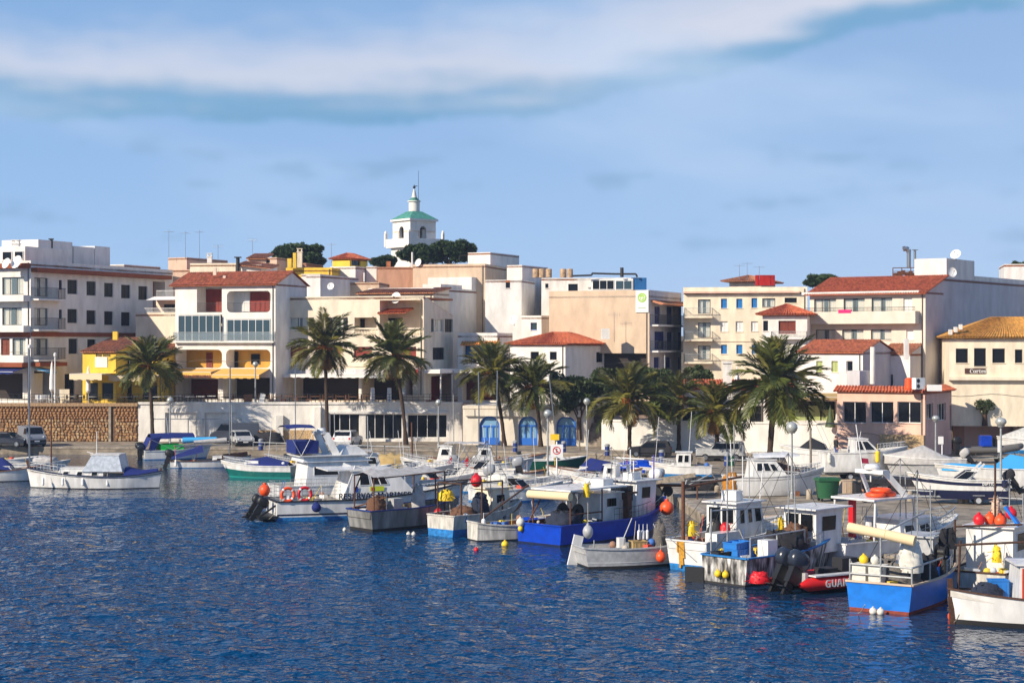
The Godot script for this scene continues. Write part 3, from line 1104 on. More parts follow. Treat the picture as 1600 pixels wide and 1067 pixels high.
func water() -> void:
	var wm := StandardMaterial3D.new()
	wm.albedo_color = c8(2, 58, 98)
	wm.roughness = 0.05
	wm.metallic_specular = 0.14
	wm.normal_enabled = true
	wm.normal_texture = T.ripple
	wm.normal_scale = 1.35
	wm.uv1_triplanar = true
	wm.uv1_world_triplanar = true
	wm.uv1_scale = Vector3(0.055, 0.055, 0.05)
	var n1 := FastNoiseLite.new()
	n1.seed = 5; n1.frequency = 0.42; n1.fractal_octaves = 3
	var n2 := FastNoiseLite.new()
	n2.seed = 8; n2.frequency = 0.05; n2.fractal_octaves = 2
	var sx := 0.32
	var nx := 350
	var nzz := 400
	var x0 := -66.0
	var z0 := -44.0
	var line := [Vector2(-70, 125), Vector2(-37, 124), Vector2(-19.5, 121), Vector2(-13.6, 105), Vector2(-3.6, 96), Vector2(3.1, 84), Vector2(12.7, 69), Vector2(22, 56), Vector2(60, 40)]
	var shelter := func(x: float, z: float) -> float:
		var d := 40.0
		for i in line.size() - 1:
			if x >= line[i].x and x < line[i + 1].x:
				d = lerpf(line[i].y, line[i + 1].y, (x - line[i].x) / (line[i + 1].x - line[i].x))
		return -z - d + n2.get_noise_2d(x * 1.6, z * 3.0) * 5.0
	var h := func(x: float, z: float) -> float:
		var calm := smoothstep(-4.0, 6.0, shelter.call(x, z))
		var a := lerpf(1.0, 0.13, calm) * (0.75 + 0.5 * n2.get_noise_2d(x, z))
		return a * (0.12 * n1.get_noise_2d(x * 0.8, z * 1.25) + 0.03 * sin(x * 0.5 + z * 1.1))
	var hs := PackedFloat32Array()
	hs.resize(nx * nzz)
	for j in nzz:
		for i in nx:
			hs[j * nx + i] = h.call(x0 + i * sx, z0 - j * sx)
	var v := PackedVector3Array()
	var n := PackedVector3Array()
	var ix := PackedInt32Array()
	var ix2 := PackedInt32Array()
	var g := RandomNumberGenerator.new()
	g.seed = 3
	v.resize(nx * nzz); n.resize(nx * nzz)
	for j in nzz:
		for i in nx:
			var k := j * nx + i
			v[k] = Vector3(x0 + i * sx, hs[k], z0 - j * sx)
			var gx := hs[j * nx + mini(i + 1, nx - 1)] - hs[j * nx + maxi(i - 1, 0)]
			var gz := hs[mini(j + 1, nzz - 1) * nx + i] - hs[maxi(j - 1, 0) * nx + i]
			n[k] = Vector3(-gx / (2 * sx), 1.0, gz / (2 * sx)).normalized()
	for j in nzz - 1:
		for i in nx - 1:
			var k := j * nx + i
			var q := [k, k + nx, k + 1, k + 1, k + nx, k + nx + 1]
			if shelter.call(v[k].x, v[k].z) + g.randf_range(-3.0, 3.0) > 0.0:
				ix2.append_array(q)
			else:
				ix.append_array(q)
	var am := ArrayMesh.new()
	var ar := []
	ar.resize(Mesh.ARRAY_MAX)
	ar[Mesh.ARRAY_VERTEX] = v
	ar[Mesh.ARRAY_NORMAL] = n
	ar[Mesh.ARRAY_INDEX] = ix
	am.add_surface_from_arrays(Mesh.PRIMITIVE_TRIANGLES, ar)
	ar[Mesh.ARRAY_INDEX] = ix2
	am.add_surface_from_arrays(Mesh.PRIMITIVE_TRIANGLES, ar)
	var far := MB.new()
	var x1 := x0 + (nx - 1) * sx
	var z1 := z0 - (nzz - 1) * sx
	for r in [[-1500, x0, z1, z0], [x1, 1500, z1, z0], [-1500, 1500, z0, 600], [-1500, 1500, -400, z1]]:
		far.quado(Vector3(r[0], -0.01, r[2]), Vector3(r[1], -0.01, r[2]), Vector3(r[1], -0.01, r[3]), Vector3(r[0], -0.01, r[3]), Vector3.UP)
	var fa := []
	fa.resize(Mesh.ARRAY_MAX)
	fa[Mesh.ARRAY_VERTEX] = far.v
	fa[Mesh.ARRAY_NORMAL] = far.n
	am.add_surface_from_arrays(Mesh.PRIMITIVE_TRIANGLES, fa)
	am.surface_set_material(0, wm)
	var cm: StandardMaterial3D = wm.duplicate()
	cm.normal_scale = 0.3
	cm.metallic_specular = 0.4
	cm.albedo_color = c8(18, 46, 74)
	am.surface_set_material(1, cm)
	am.surface_set_material(2, wm)
	var o := MeshInstance3D.new()
	o.mesh = am
	o.name = "water"
	o.set_meta("kind", "structure")
	add_child(o)

# ---------------------------------------------------------------- front row of houses, left to right
func houses_left() -> void:
	var b := block("apartment_block", "white four-storey apartment block with dark closed shutters and orange-brown bands", "building", -75, 47, 182, 23, 26.4, 407, TR, M.white)
	for w in [[104.3, 437.1, 119.9, 459.4], [134.2, 439.6, 148.9, 461.6], [161.9, 442.1, 176.1, 463.9], [188.4, 445, 202.8, 466.1], [215.4, 447.2, 229.4, 468.4],
			[104.3, 482.8, 119.9, 504.6], [134.2, 484.8, 148.9, 506.6], [161.9, 486.4, 176.1, 507.7], [188.4, 487.7, 202.8, 509.1],
			[106.1, 529.1, 120.5, 552.7], [135.4, 530, 148.9, 552.5], [163, 531, 176.5, 553]]:
		opening(b, b.r, "d", w)
	for w in [[91, 437.6, 96, 452.6], [91, 483.7, 96, 498.3]]:
		opening(b, b.r, "k", w)
	for w in [[52.6, 433.8, 73.8, 463.0], [52.6, 481.4, 73.8, 508.5], [52, 529, 74, 555]]:
		opening(b, b.r, "K", w)
	for w in [[-45, 433, -8, 460.5], [2, 433, 36, 460.5], [-45, 480.5, -8, 508], [2, 480.5, 33, 508], [-45, 528.5, -12, 555], [18, 528.5, 39, 555]]:
		opening(b, b.f, "K", w)
	opening(b, b.f, "r", [0, 528.5, 14, 555])
	loggia(b, b.f, [-60, 583, 42, 624], 2.5, M.room)
	loggia(b, b.r, [52, 578, 82, 622], 1.5, M.room)
	opening(b, b.r, "D", [100, 584, 116, 624])
	for y in [[450, 471.5], [497, 519], [543.5, 566]]:
		balcony(b, b.f, [-60, y[0] + 12, 46.0, y[1]], 1.1, "solid")
		balcony(b, b.r, [47.5, y[0], 91, y[1] - 1.5], 1.0, "iron")
	slab(b, b.f, [-75, 412.5, 46.9, 420.0], 0.55, M.brown)
	slab(b, b.r, [47.4, 424.5, 258, 431.0], 0.9, M.brown)
	slab(b, b.f, [-75, 519.5, 46.9, 527], 0.12, M.brown, "band")
	slab(b, b.r, [47.4, 519.5, 212, 526.0], 0.12, M.brown, "band")
	slab(b, b.f, [-75, 566, 46.9, 573], 1.4, M.brown, "band")
	slab(b, b.r, [47.4, 566, 90, 572], 1.2, M.brown, "band")
	loggia(b, b.r, [238, 440, 257, 489], 1.6, M.brown)
	awning(b, b.f, [-40, 573, 44, 583], 2.6, M.canvas_blue)
	awning(b, b.r, [48, 575, 66, 582], 1.8, M.canvas_cyan)
	var pent := topbox(b, b.f, -70, 38, 2.6, 8.0, 386, M.white, "penthouse")
	win(b.root, pent, "g", [pent.u(3), b.y1 + 0.25, pent.u(18), b.y1 + 1.2], -0.01)
	win(b.root, pent, "g", [pent.u(22), b.y1 + 0.25, pent.u(36), b.y1 + 1.2], -0.01)
	var pr := b.r.back(3.0)
	for q in [[5.0, 11.0, 2.6], [11.2, 15.0, 2.2], [15.1, 18.0, 2.4]]:
		var mb := MB.new()
		fbox(mb, pr, q[0], b.y1 - 0.6, q[1], b.y1 + q[2], -5.0, 0)
		obj("roof_room", mb, M.white2, b.root)
	chimney(b, at(24, 386, 187) - Vector3.UP * 0.2, 0.75, 0.5, M.white)
	var pm := MB.new()
	pm.tube(at(79, 388, 190), at(79, 374, 190), 0.18, 0.18, 8)
	pm.box(at(79, 373.5, 190), Vector3(0.5, 0.12, 0.5))
	obj("flue", pm, M.iron, b.root)
	finish(b, 0.35)
	dish(at(8, 411, 181.0), 0.6, Vector3(-0.6, 0.4, 0.8), "smaller white satellite dish at the left edge on the white apartment block")
	dish(at(24, 409, 180.8), 0.75, Vector3(-0.5, 0.4, 0.8), "larger white satellite dish on the parapet of the white apartment block")

	b = block("yellow_house", "small bright yellow house with old tiled roof and yellow chimney", "building", 128, 180, 180.6, 12, 7, 550, TR, M.yellow)
	slab(b, b.f, [148, 557.5, 167, 574], 0.06, M.white, "sign_board")
	text_mesh(b.root, "Bou outo", b.f, b.f.u(160), b.f.y(150, 555), 0.28, M.iron, true, 0.03)
	shed(b, b.y1 + 1.35, 0.3, M.tile_old, 5)
	awning(b, b.f, [129, 583, 179, 592], 3.2, M.awn_cream, 0.6)
	opening(b, b.f, "D", [134, 598, 152, 624])
	opening(b, b.f, "D", [158, 598, 176, 624])
	chimney(b, at(179.5, 531, 184), 0.5, 0.9, M.yellow, false)
	finish(b, 0.0)
	b = block("yellow_house", "yellow house wing behind the leftmost palm with white window", "building", 180, 254, 183, 4, 6, 553, TR, M.yellow)
	opening(b, b.f, "g", [190, 556, 212, 575])
	shed(b, b.y1 + 0.9, 0.35, M.tile_old, 6)
	awning(b, b.f, [182, 585, 254, 594], 3.0, M.awn_cream, 0.5)
	opening(b, b.f, "D", [186, 598, 205, 624])
	opening(b, b.f, "D", [222, 598, 245, 624])
	finish(b, 0.0)

	b = block("beige_house", "beige house with stepped roof terraces and white railings", "building", 211, 300, 191, 20, 12, 488, TR, M.cream)
	opening(b, b.f, "k", [252, 536, 266, 556])
	var g := topbox(b, b.f, 243, 302, 3.0, 8.0, 466, M.cream, "upper_storey")
	win(b.root, g, "k", [g.u(256), b.y1 - 0.2, g.u(292), b.y1 + 1.0], -0.01)
	var am := MB.new()
	var p0 := g.p(g.u(240), b.y1 + 1.45, 1.8)
	var p1 := g.p(g.u(287), b.y1 + 1.45, 1.8)
	am.quado(p0, p1, g.p(g.u(287), b.y1 + 1.9, 0.0), g.p(g.u(240), b.y1 + 1.9, 0.0), Vector3.UP)
	obj("awning", am, M.awn_white, b.root)
	var rm := MB.new()
	rail_into(rm, b.f.p(0.3, b.y1, -0.2), b.f.p(b.f.span() - 0.2, b.y1, -0.2), 0.5)
	rail_into(rm, g.p(g.u(243), g.y(270, 466), -0.1), g.p(g.u(298), g.y(270, 466), -0.1), 0.9)
	obj("railing", rm, M.frame, b.root)
	finish(b, 0.2)

	b = block("arched_house", "white house with rounded loggias, glazed balcony and red tiled gable roof", "building", 273, 430, 183, 20, 7.4, 443.5, TR, M.white)
	var k := loggia(b, b.f, [307, 448.5, 346, 488], 2.0, M.white, 0.0)
	win(b.root, k, "R", k.rect([316, 452, 349, 487.5]), 0.02)
	k = loggia(b, b.f, [354, 454.5, 422.2, 488], 1.6, M.white, 0.5)
	win(b.root, k, "W", k.rect([356, 456, 390, 487.6]), 0.02)
	win(b.root, k, "R", k.rect([391, 456, 421, 487.6]), 0.02)
	k = loggia(b, b.f, [279, 492, 346.5, 533], 1.4, M.cream, 0.0)
	win(b.root, k, "g", k.rect([300, 494, 344, 532]), 0.02)
	win(b.root, b.f, "q", b.f.rect([280, 492.5, 346, 533]), -0.35)
	k = loggia(b, b.f, [353, 498.5, 422.6, 533], 1.4, M.cream, 0.0)
	win(b.root, b.f, "q", b.f.rect([354, 499, 422, 533]), -0.05)
	k = loggia(b, b.f, [274.5, 546.2, 346.2, 575], 2.2, M.gold, 0.55)
	win(b.root, k, "r", k.rect([322, 551, 332, 574]), 0.0)
	k = loggia(b, b.f, [352.5, 546.2, 422, 575], 1.9, M.gold, 0.55)
	win(b.root, k, "k", k.rect([392, 553, 406, 569]), 0.0)
	win(b.root, k, "D", k.rect([356, 549, 372, 575]), 0.0)
	balcony(b, b.f, [273, 519, 430, 535.5], 0.5, "glass", M.white)
	for r in [[307, 346], [354, 422]]:
		var mb := MB.new()
		rail_into(mb, b.f.p(b.f.u(r[0]), b.f.y(r[0], 488), -0.12), b.f.p(b.f.u(r[1]), b.f.y(r[1], 488), -0.12), 1.0)
		obj("railing", mb, M.iron, b.root)
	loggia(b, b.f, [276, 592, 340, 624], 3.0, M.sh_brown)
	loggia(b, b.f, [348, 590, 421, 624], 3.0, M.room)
	awning(b, b.f, [274, 576, 345, 586], 2.2, M.awn_yellow, 0.4)
	awning(b, b.f, [347, 576, 421, 590], 2.4, M.awn_yellow, 0.35)
	text_mesh(b.root, "CAFETERIA - RESTAURANTE", b.f, b.f.u(318), b.f.y(318, 587.4), 0.3, M.sh_brown, true, 2.24)
	gable_roof(b, HC - (425.5 - 533.5) * 187.0 / F, 0.5, M.tile, 11)
	for q in [[335, 424, 0.35], [350, 436, 0.3]]:
		chimney(b, at(q[0], q[1] + 6, 187), q[2], 0.8, M.cream, false)
	finish(b, 0.0)

	b = block("cream_house", "cream house with balustrade balcony, brown shutters and restaurant below", "building", 424, 662, 181, 19, 8.6, 464, TR, M.cream)
	for w in [[443, 496, 451, 515.6], [482, 496, 490, 515.6], [512, 496, 519.5, 515.6], [536, 496, 543, 515.6]]:
		win(b.root, b.f, "d", b.f.rect(w), -0.05)
	opening(b, b.f, "c", [451.5, 496, 481.5, 515.6])
	opening(b, b.f, "c", [520, 496, 535.5, 515.6])
	for w in [[451, 541.7, 479.6, 559.7], [505, 541.7, 532, 559.7], [552.7, 541.7, 581, 559.7], [622, 542, 650, 560]]:
		opening(b, b.f, "R", w)
	k = loggia(b, b.f, [553.5, 496, 588, 524], 1.6, M.cream)
	win(b.root, k, "D", k.rect([556, 498, 570, 523]), 0.0)
	k = loggia(b, b.f, [593, 469, 660.5, 524], 2.4, M.cream2)
	win(b.root, k, "D", k.rect([595, 497, 629, 523]), 0.0)
	var bm := MB.new()
	for i in 46:
		var u := b.f.u(553.5) + (b.f.u(661) - b.f.u(553.5)) * (i + 0.5) / 46.0
		bm.lathe([Vector2(0.05, 0), Vector2(0.09, 0.2), Vector2(0.035, 0.5), Vector2(0.06, 0.72)], b.f.p(u, b.f.y(600, 524), -0.12), 6)
	obj("balustrade", bm, M.cream2, b.root)
	slab(b, b.f, [553, 512.2, 661.5, 514.4], 0.1, M.cream2, "handrail")
	var kk := b.f.back(0.3)
	tiles(b.root, "porch_roof", M.tile_red, kk.p(kk.u(592), kk.y(614, 489), 0.5), kk.p(kk.u(636), kk.y(614, 488), 0.5), kk.p(kk.u(592), kk.y(614, 482), -1.8), kk.p(kk.u(636), kk.y(614, 481), -1.8), 31)
	opening(b, b.r, "d", [671, 498, 678, 518.5])
	opening(b, b.r, "c", [679, 498.5, 693, 518.5])
	opening(b, b.r, "d", [695, 498.5, 714.6, 519])
	opening(b, b.r, "d", [676, 543, 695, 562])
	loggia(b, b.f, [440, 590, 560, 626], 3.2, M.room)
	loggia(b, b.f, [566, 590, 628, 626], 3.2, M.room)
	loggia(b, b.f, [633, 588, 660, 626], 2.5, M.redwall)
	slab(b, b.f, [427, 577, 612, 584], 0.25, M.grey, "fascia")
	text_mesh(b.root, "TO FINO", b.f, b.f.u(537), b.f.y(537, 580.5), 0.55, M.frame, true, 0.27)
	awning(b, b.f, [436, 584, 612, 589], 1.8, M.awn_white, 0.3)
	awning(b, b.f, [640, 576, 661, 583], 1.6, M.awn_red, 0.5)
	for x in [437, 563, 631]:
		post(b, b.f, x, TR, b.f.y(x, 588), 0.3, 0.1, M.white)
	slab(b, b.r, [662.5, 576, 722, 582], 1.8, M.awn_white, "canopy")
	loggia(b, b.r, [665, 587, 716, 626], 1.5, M.redwall)
	for q in [[666, 0.12], [684, 0.12], [702, 0.12]]:
		post(b, b.r, q[0], TR, b.r.y(q[0], 584), q[1], 1.7, M.white)
	shed(b, b.y1 - 1.9, 0.06, M.cream, 12, true)
	finish(b, 0.0)
	dish(at(618, 465, 182.4), 0.62, Vector3(-0.5, 0.25, 0.85), "large round white satellite dish on the cream wall above the balcony")
	dish(at(516, 447, 190), 0.42, Vector3(-0.3, 0.3, 0.9), "white satellite dish on the flat roof above the thin palm")
	b = block("cream_back_house", "cream wall with a strip of roof tiles behind the balcony house", "building", 560, 677, 194, 19, 5, 458, TR, M.cream2)
	shed(b, b.y1 + 0.6, 0.4, M.tile_old, 17)
	finish(b, 0.0)

func houses_middle() -> void:
	var b := block("blank_wall_building", "tall building with a blank stepped white side wall in shade", "building", 575, 677, 198, 25, 31, 449, TR, M.white2)
	for q in [[10.0, 16.6, 1.55], [27.0, 30.5, 1.4]]:
		var mb := MB.new()
		fbox(mb, b.r, q[0], b.y1 - 0.01, q[1], b.y1 + q[2], -6, -0.003)
		obj("upper_wall", mb, M.white2, b.root)
	var hm := MB.new()
	fbox(hm, b.r, 3.0, b.y1, 8.6, b.y1 + 0.5, -3, -0.6)
	obj("roof_kerb", hm, M.white, b.root)
	finish(b, 0.2)
	dish(at(802, 499, 193), 0.55, Vector3(-0.6, 0.3, 0.8), "white satellite dish on a pole against the blank shaded wall")
	b = block("low_terrace_house", "low house with orange tiled strip and white parapet beside the cream gable", "building", 715, 777, 185, 12, 8, 520, TR, M.white)
	loggia(b, b.f, [723, 540, 771, 568], 1.2, M.bluewall)
	var kk := b.f
	tiles(b.root, "porch_roof", M.tile_orange, kk.p(kk.u(721), kk.y(745, 538.5), 0.5), kk.p(kk.u(779), kk.y(745, 537.5), 0.5), kk.p(kk.u(721), kk.y(745, 529), -0.6), kk.p(kk.u(779), kk.y(745, 528), -0.6), 23)
	balcony(b, b.f, [720, 559, 777, 571], 0.4, "baluster")
	loggia(b, b.f, [722, 590, 776, 626], 2.0, M.awn_wine)
	slab(b, b.f, [716, 578, 778, 582], 2.0, M.awn_white, "canopy")
	finish(b, 0.3)
	b = block("hip_roof_house", "white house with low hipped terracotta roof behind the twin palms", "building", 797, 883.5, 179, 30, 10.5, 537.5, TR, M.white)
	opening(b, b.f, "D", [859, 549.5, 870, 562.5])
	opening(b, b.f, "D", [829, 549.5, 842, 562])
	opening(b, b.f, "D", [859, 580, 872, 600])
	opening(b, b.r, "k", [932, 550, 943, 566])
	opening(b, b.r, "k", [953, 553, 959, 566])
	hip(b, b.y1 + 1.3, 0.45, M.tile_red, 41)
	chimney(b, at(946, 530, 183), 0.9, 1.15, M.white, false)
	finish(b, 0.0)
	antenna(at(960, 534, 184), 3.2, "tall aerial beside the white chimney of the hipped roof")
	b = block("roof_terrace_house", "small white house with roof room and blue window behind the hipped roof", "building", 815, 846, 192, 25, 9, 493, TR, M.white)
	opening(b, b.f, "u", [829, 504, 839, 516])
	opening(b, b.r, "k", [860, 505, 866, 516])
	opening(b, b.r, "k", [874, 508, 881, 517])
	finish(b, 0.2)
	b = block("tan_building", "tan building with a blank front, navy shuttered side balconies and sign", "building", 858, 1015, 184, 22, 12.2, 453, TR, M.tan)
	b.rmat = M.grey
	for w in [[1023, 479, 1032, 507], [1042, 479, 1051.5, 507.5], [1060.5, 481, 1069, 507], [1023, 518, 1039, 546], [1042.5, 519, 1051.5, 547], [1060, 519.5, 1069, 547], [1022, 558, 1031, 575], [1039, 558, 1049, 575], [1060, 558, 1069, 577]]:
		opening(b, b.r, "n", w)
	balcony(b, b.r, [1016.5, 493, 1074, 510.5], 0.9, "iron", M.white2)
	balcony(b, b.r, [1016.5, 533, 1074, 550], 0.9, "iron", M.white2)
	tiles(b.root, "porch_roof", M.tile_old, b.r.p(0.4, b.r.y(1045, 477), 1.3), b.r.p(b.r.span() + 0.5, b.r.y(1045, 477), 1.3), b.r.p(0.4, b.r.y(1045, 471), 0.0), b.r.p(b.r.span() + 0.5, b.r.y(1045, 471), 0.0), 51)
	var sg := MB.new()
	fbox(sg, b.f, b.f.u(994), b.f.y(1004, 488), b.f.u(1014), b.f.y(1004, 453.2), 0.01, 0.12)
	var so := obj("sign_board", sg, M.frame, b.root)
	var gm := MB.new()
	gm.lathe([Vector2(0.36, 0), Vector2(0.5, 0.0), Vector2(0.5, 0.02), Vector2(0.36, 0.02)], b.f.p(b.f.u(1004), b.f.y(1004, 465), 0.125), 20, Basis(b.f.tan3(), b.f.nrm(), b.f.tan3().cross(b.f.nrm())))
	gm.lathe([Vector2(0.0, 0.012), Vector2(0.30, 0.012)], b.f.p(b.f.u(1004), b.f.y(1004, 465), 0.125), 20, Basis(b.f.tan3(), b.f.nrm(), b.f.tan3().cross(b.f.nrm())))
	obj("emblem", gm, mat(c8(150, 196, 40), 0.6), so)
	text_mesh(b.root, "apr", b.f, b.f.u(1004), b.f.y(1004, 465), 0.34, M.frame, true, 0.145)
	var ln := MB.new()
	fbox(ln, b.f, b.f.u(998), b.f.y(1004, 481.5), b.f.u(1010), b.f.y(1004, 480.5), 0.12, 0.13)
	obj("sign_line", ln, mat(c8(150, 170, 110), 0.7), so)
	loggia(b, b.f, [905, 552, 1012, 600], 0.8, M.room)
	finish(b, 0.6, M.beige)
	b = block("white_rooftop_building", "white building with glazed roof room behind the tan building", "building", 846, 1010, 197, 4, 14, 434, TR, M.white)
	opening(b, b.f, "k", [888, 443.5, 903, 457])
	opening(b, b.f, "k", [852, 443, 857, 450])
	win(b.root, b.f, "g", b.f.rect([926, 438, 960, 453]), -0.9)
	win(b.root, b.f, "q", b.f.rect([962, 438.5, 988, 453]), -0.9)
	var mb := MB.new()
	fbox(mb, b.f, b.f.u(924), b.f.y(950, 458), b.f.u(989.5), b.f.y(950, 436), 0.01, 0.84)
	obj("sun_room", mb, M.frame, b.root)
	mb = MB.new()
	fbox(mb, b.f, b.f.u(990), b.f.y(1000, 456), b.f.u(1010.5), b.f.y(1000, 434.2), 0.01, 0.7)
	obj("side_wall", mb, M.bluewall, b.root)
	mb = MB.new()
	mb.path([at(895, 431, 196), at(925, 430, 196), at(925, 427, 196), at(960, 428, 196), at(994, 428, 196), at(996, 433, 196)], 0.12, 6)
	mb.tube(at(972, 433, 196), at(972, 418, 196), 0.2, 0.2, 8)
	obj("pipe", mb, M.iron, b.root)
	finish(b, 0.1)
	var tk := [[837, 419.5], [846.5, 419.5], [857.5, 420], [880, 418], [890.5, 418]]
	var words := ["leftmost of the row of three tan water tanks", "middle one of the row of three tan water tanks", "rightmost of the row of three tan water tanks", "left one of the pair of tan water tanks by the pipes", "right one of the pair of tan water tanks by the pipes"]
	for i in tk.size():
		mb = MB.new()
		var p := at(tk[i][0], 433.6, 198.5)
		mb.lathe([Vector2(0.36, 0), Vector2(0.36, 0.95), Vector2(0.33, 1.0), Vector2(0.0, 1.04)], p, 16)
		solo("water_tank", words[i], "water tank", mb, M.tank, "water tanks on the roof")
	b = block("cream_apartments", "cream apartment block with turquoise window blinds and side balconies", "building", 1068, 1262, 186, 9, 13, 448, TR, M.cream2)
	for w in [[1127, 466.6, 1136.5, 481.6], [1151, 466.6, 1160.6, 481.6], [1174.8, 465.6, 1183.8, 480.8], [1127, 538.5, 1136.5, 552.7], [1151, 538.5, 1160.6, 552.7], [1175, 538.5, 1184, 553]]:
		opening(b, b.f, "b", w)
	for w in [[1126, 502, 1137.7, 518], [1150, 502, 1161.5, 518], [1174, 502, 1184.5, 517.5]]:
		opening(b, b.f, "W", w)
	for w in [[1091, 467.7, 1110.7, 490], [1091, 504, 1110.7, 527], [1091, 540, 1110.7, 562]]:
		opening(b, b.f, "K", w)
	opening(b, b.f, "K", [1191.6, 466, 1212, 480])
	opening(b, b.f, "k", [1226.6, 465, 1245.7, 473])
	for y in [[481.5, 497], [518, 533], [553, 568]]:
		balcony(b, b.f, [1070, y[0], 1114, y[1]], 1.0, "rail", M.cream2)
	slab(b, b.f, [1068, 455, 1250, 458], 0.5, M.pink, "cornice")
	slab(b, b.f, [1068, 533, 1190, 534], 0.08, M.tan, "string_course")
	finish(b, 0.6)
	b = block("pyramid_roof_house", "small house with low pyramid roof and red patch on the skyline", "building", 1140, 1190, 215, 20, 9, 439, 8.0, M.cream)
	hip(b, b.y1 + 0.85, 0.9, M.tile_old, 61)
	finish(b, 0.0)
	mb = MB.new()
	mb.box(at(1196, 438, 213.5), Vector3(2.4, 1.3, 0.6))
	solo("red_wall", "small red wall below the pyramid roof", "wall", mb, M.redwall)
	for q in [[1156, 1.9], [1168, 2.2], [1187, 1.7]]:
		antenna(at(q[0], 437, 212), q[1], ["thin aerial left of the pyramid roof tip", "tallest thin aerial above the pyramid roof", "short thin aerial right of the pyramid roof tip"][[1156, 1168, 1187].find(q[0])], 1)

func houses_right() -> void:
	var b := block("red_roof_house", "small white house with dark red roof and brown shuttered window", "building", 1192, 1262, 168, 14, 7, 491, TR - 1.4, M.white)
	opening(b, b.f, "r", [1217, 501, 1244, 521.7])
	opening(b, b.f, "k", [1193, 501, 1200.7, 517])
	balcony(b, b.f, [1206, 518, 1262, 530], 0.7, "rail")
	hip(b, b.y1 + 1.1, 0.6, M.tile_red, 71)
	finish(b, 0.0)
	b = block("long_apartments", "long white apartment house with red tiled roof, balcony and drawn curtains", "building", 1266, 1447, 166, 36, 4.6, 456, 3.2, M.offwhite)
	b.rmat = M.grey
	for w in [[1272.7, 467, 1307, 491], [1318.8, 466, 1352, 490], [1362.6, 465, 1395, 490], [1275, 515, 1306, 531], [1316.5, 514.5, 1350, 531], [1361.5, 514.5, 1393.7, 531]]:
		opening(b, b.f, "K", w)
	for w in [[1412.5, 465, 1426, 489], [1417, 514, 1428, 531]]:
		opening(b, b.f, "W", w)
	balcony(b, b.f, [1264, 487, 1438, 506], 1.1, "solid", M.offwhite)
	var mb := MB.new()
	var r := b.f.rect([1266, 482, 1437, 487])
	rail_into(mb, b.f.p(r[0], r[1], 1.05), b.f.p(r[2], r[1], 1.05), 0.4)
	obj("railing", mb, M.iron, b.root)
	slab(b, b.f, [1258, 455.6, 1441, 459.5], 0.7, M.white, "cornice")
	mb = MB.new()
	fbox(mb, b.f, b.f.u(1318), b.f.y(1330, 489.5), b.f.u(1338), b.f.y(1330, 484), 0.98, 1.12)
	solo("pink_cloth", "bright pink cloth hung over the balcony of the long apartment house", "cloth", mb, mat(c8(214, 40, 110), 0.9))
	var e := b.y1
	shed(b, HC - (434.5 - 533.5) * 169.0 / F, 0.7, M.tile_red, 81)
	finish(b, 0.0)
	b.y1 = e
	var b2 := block("rear_apartments", "tall blank grey side wall behind the long red roof", "building", 1290, 1474, 170.2, 36, 24, 434, 3.2, M.white)
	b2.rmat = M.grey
	var tb := MB.new()
	fbox(tb, b2.r, 1.0, b2.y1 + 0.005, 8.6, b2.y1 + 2.0, -3.4, -0.004)
	obj("stair_tower", tb, M.white, b2.root)
	tb = MB.new()
	fbox(tb, b2.r, 8.7, b2.y1 + 0.005, 24, b2.y1 + 0.45, -0.5, -0.004)
	obj("parapet", tb, M.white, b2.root)
	finish(b2, 0.1)
	dish(at(1494, 397, 172), 0.55, Vector3(-0.5, 0.5, 0.7), "white satellite dish on top of the white stair tower")
	dish(at(1489, 425, 169), 0.5, Vector3(0.3, 0.2, 0.9), "satellite dish beside the white stair tower at the roof ridge")
	b = block("salmon_roof_house", "pale salmon roof storey left of the white stair tower", "building", 1434, 1472, 184, 20, 6, 405, 12.0, M.beige)
	finish(b, 0.1)
	mb = MB.new()
	mb.tube(at(1421, 418, 178), at(1421, 393, 178), 0.22, 0.22, 8)
	mb.path([at(1421, 394, 178), at(1420, 390, 178), at(1416, 388, 178), at(1412, 389, 178)], 0.26, 8)
	solo("vent_pipe", "thick metal flue with a bent dark top above the red roof", "flue", mb, M.metal)
	mb = MB.new()
	mb.tube(at(1430.5, 418, 178), at(1430.5, 391, 178), 0.13, 0.13, 8)
	mb.box(at(1430.5, 390.3, 178), Vector3(0.6, 0.06, 0.4))
	solo("vent_pipe", "thin straight metal flue with a flat cap above the red roof", "flue", mb, M.metal)
	mb = MB.new()
	for i in 5:
		mb.beam(at(1396 + i * 14, 434, 176), at(1396 + i * 14, 418.5, 176), 0.08, 0.08)
	mb.beam(at(1396, 418.5, 176), at(1452, 418.0, 176), 0.1, 0.08)
	mb.beam(at(1396, 424, 176), at(1452, 423.5, 176), 0.06, 0.06)
	for i in 9:
		mb.box(at(1400 + i * 6, 430 - (i * 7 % 5), 177), Vector3(0.35, 0.5, 0.4))
	solo("roof_pergola", "rusty pergola frame with pots on the red roof", "pergola", mb, M.rustiron)
	b = block("white_cottage", "white cottage with tiled roof and pale green shutters behind the tall palm", "building", 1252, 1349, 160, 36, 7.2, 550.5, 3.2, M.white)
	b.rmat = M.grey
	opening(b, b.f, "e", [1276, 564, 1286, 581.7])
	opening(b, b.f, "e", [1299.7, 564, 1310, 581.7])
	opening(b, b.f, "g", [1323, 564, 1333, 581.7])
	gable_roof(b, b.y1 + 1.05, 0.35, M.tile, 91)
	finish(b, 0.0)
	mb = MB.new()
	mb.box(at(1344, 594, 157) , Vector3(1.75, 1.75, 1.6), Basis(Vector3.UP, deg_to_rad(36)))
	solo("roof_machine_housing", "plain grey box on the flat roof beside the cottage", "housing", mb, M.grey)
	mb = MB.new()
	mb.tube(at(1364.5, 600, 156.5), at(1364.5, 542, 156.5), 0.24, 0.24, 10)
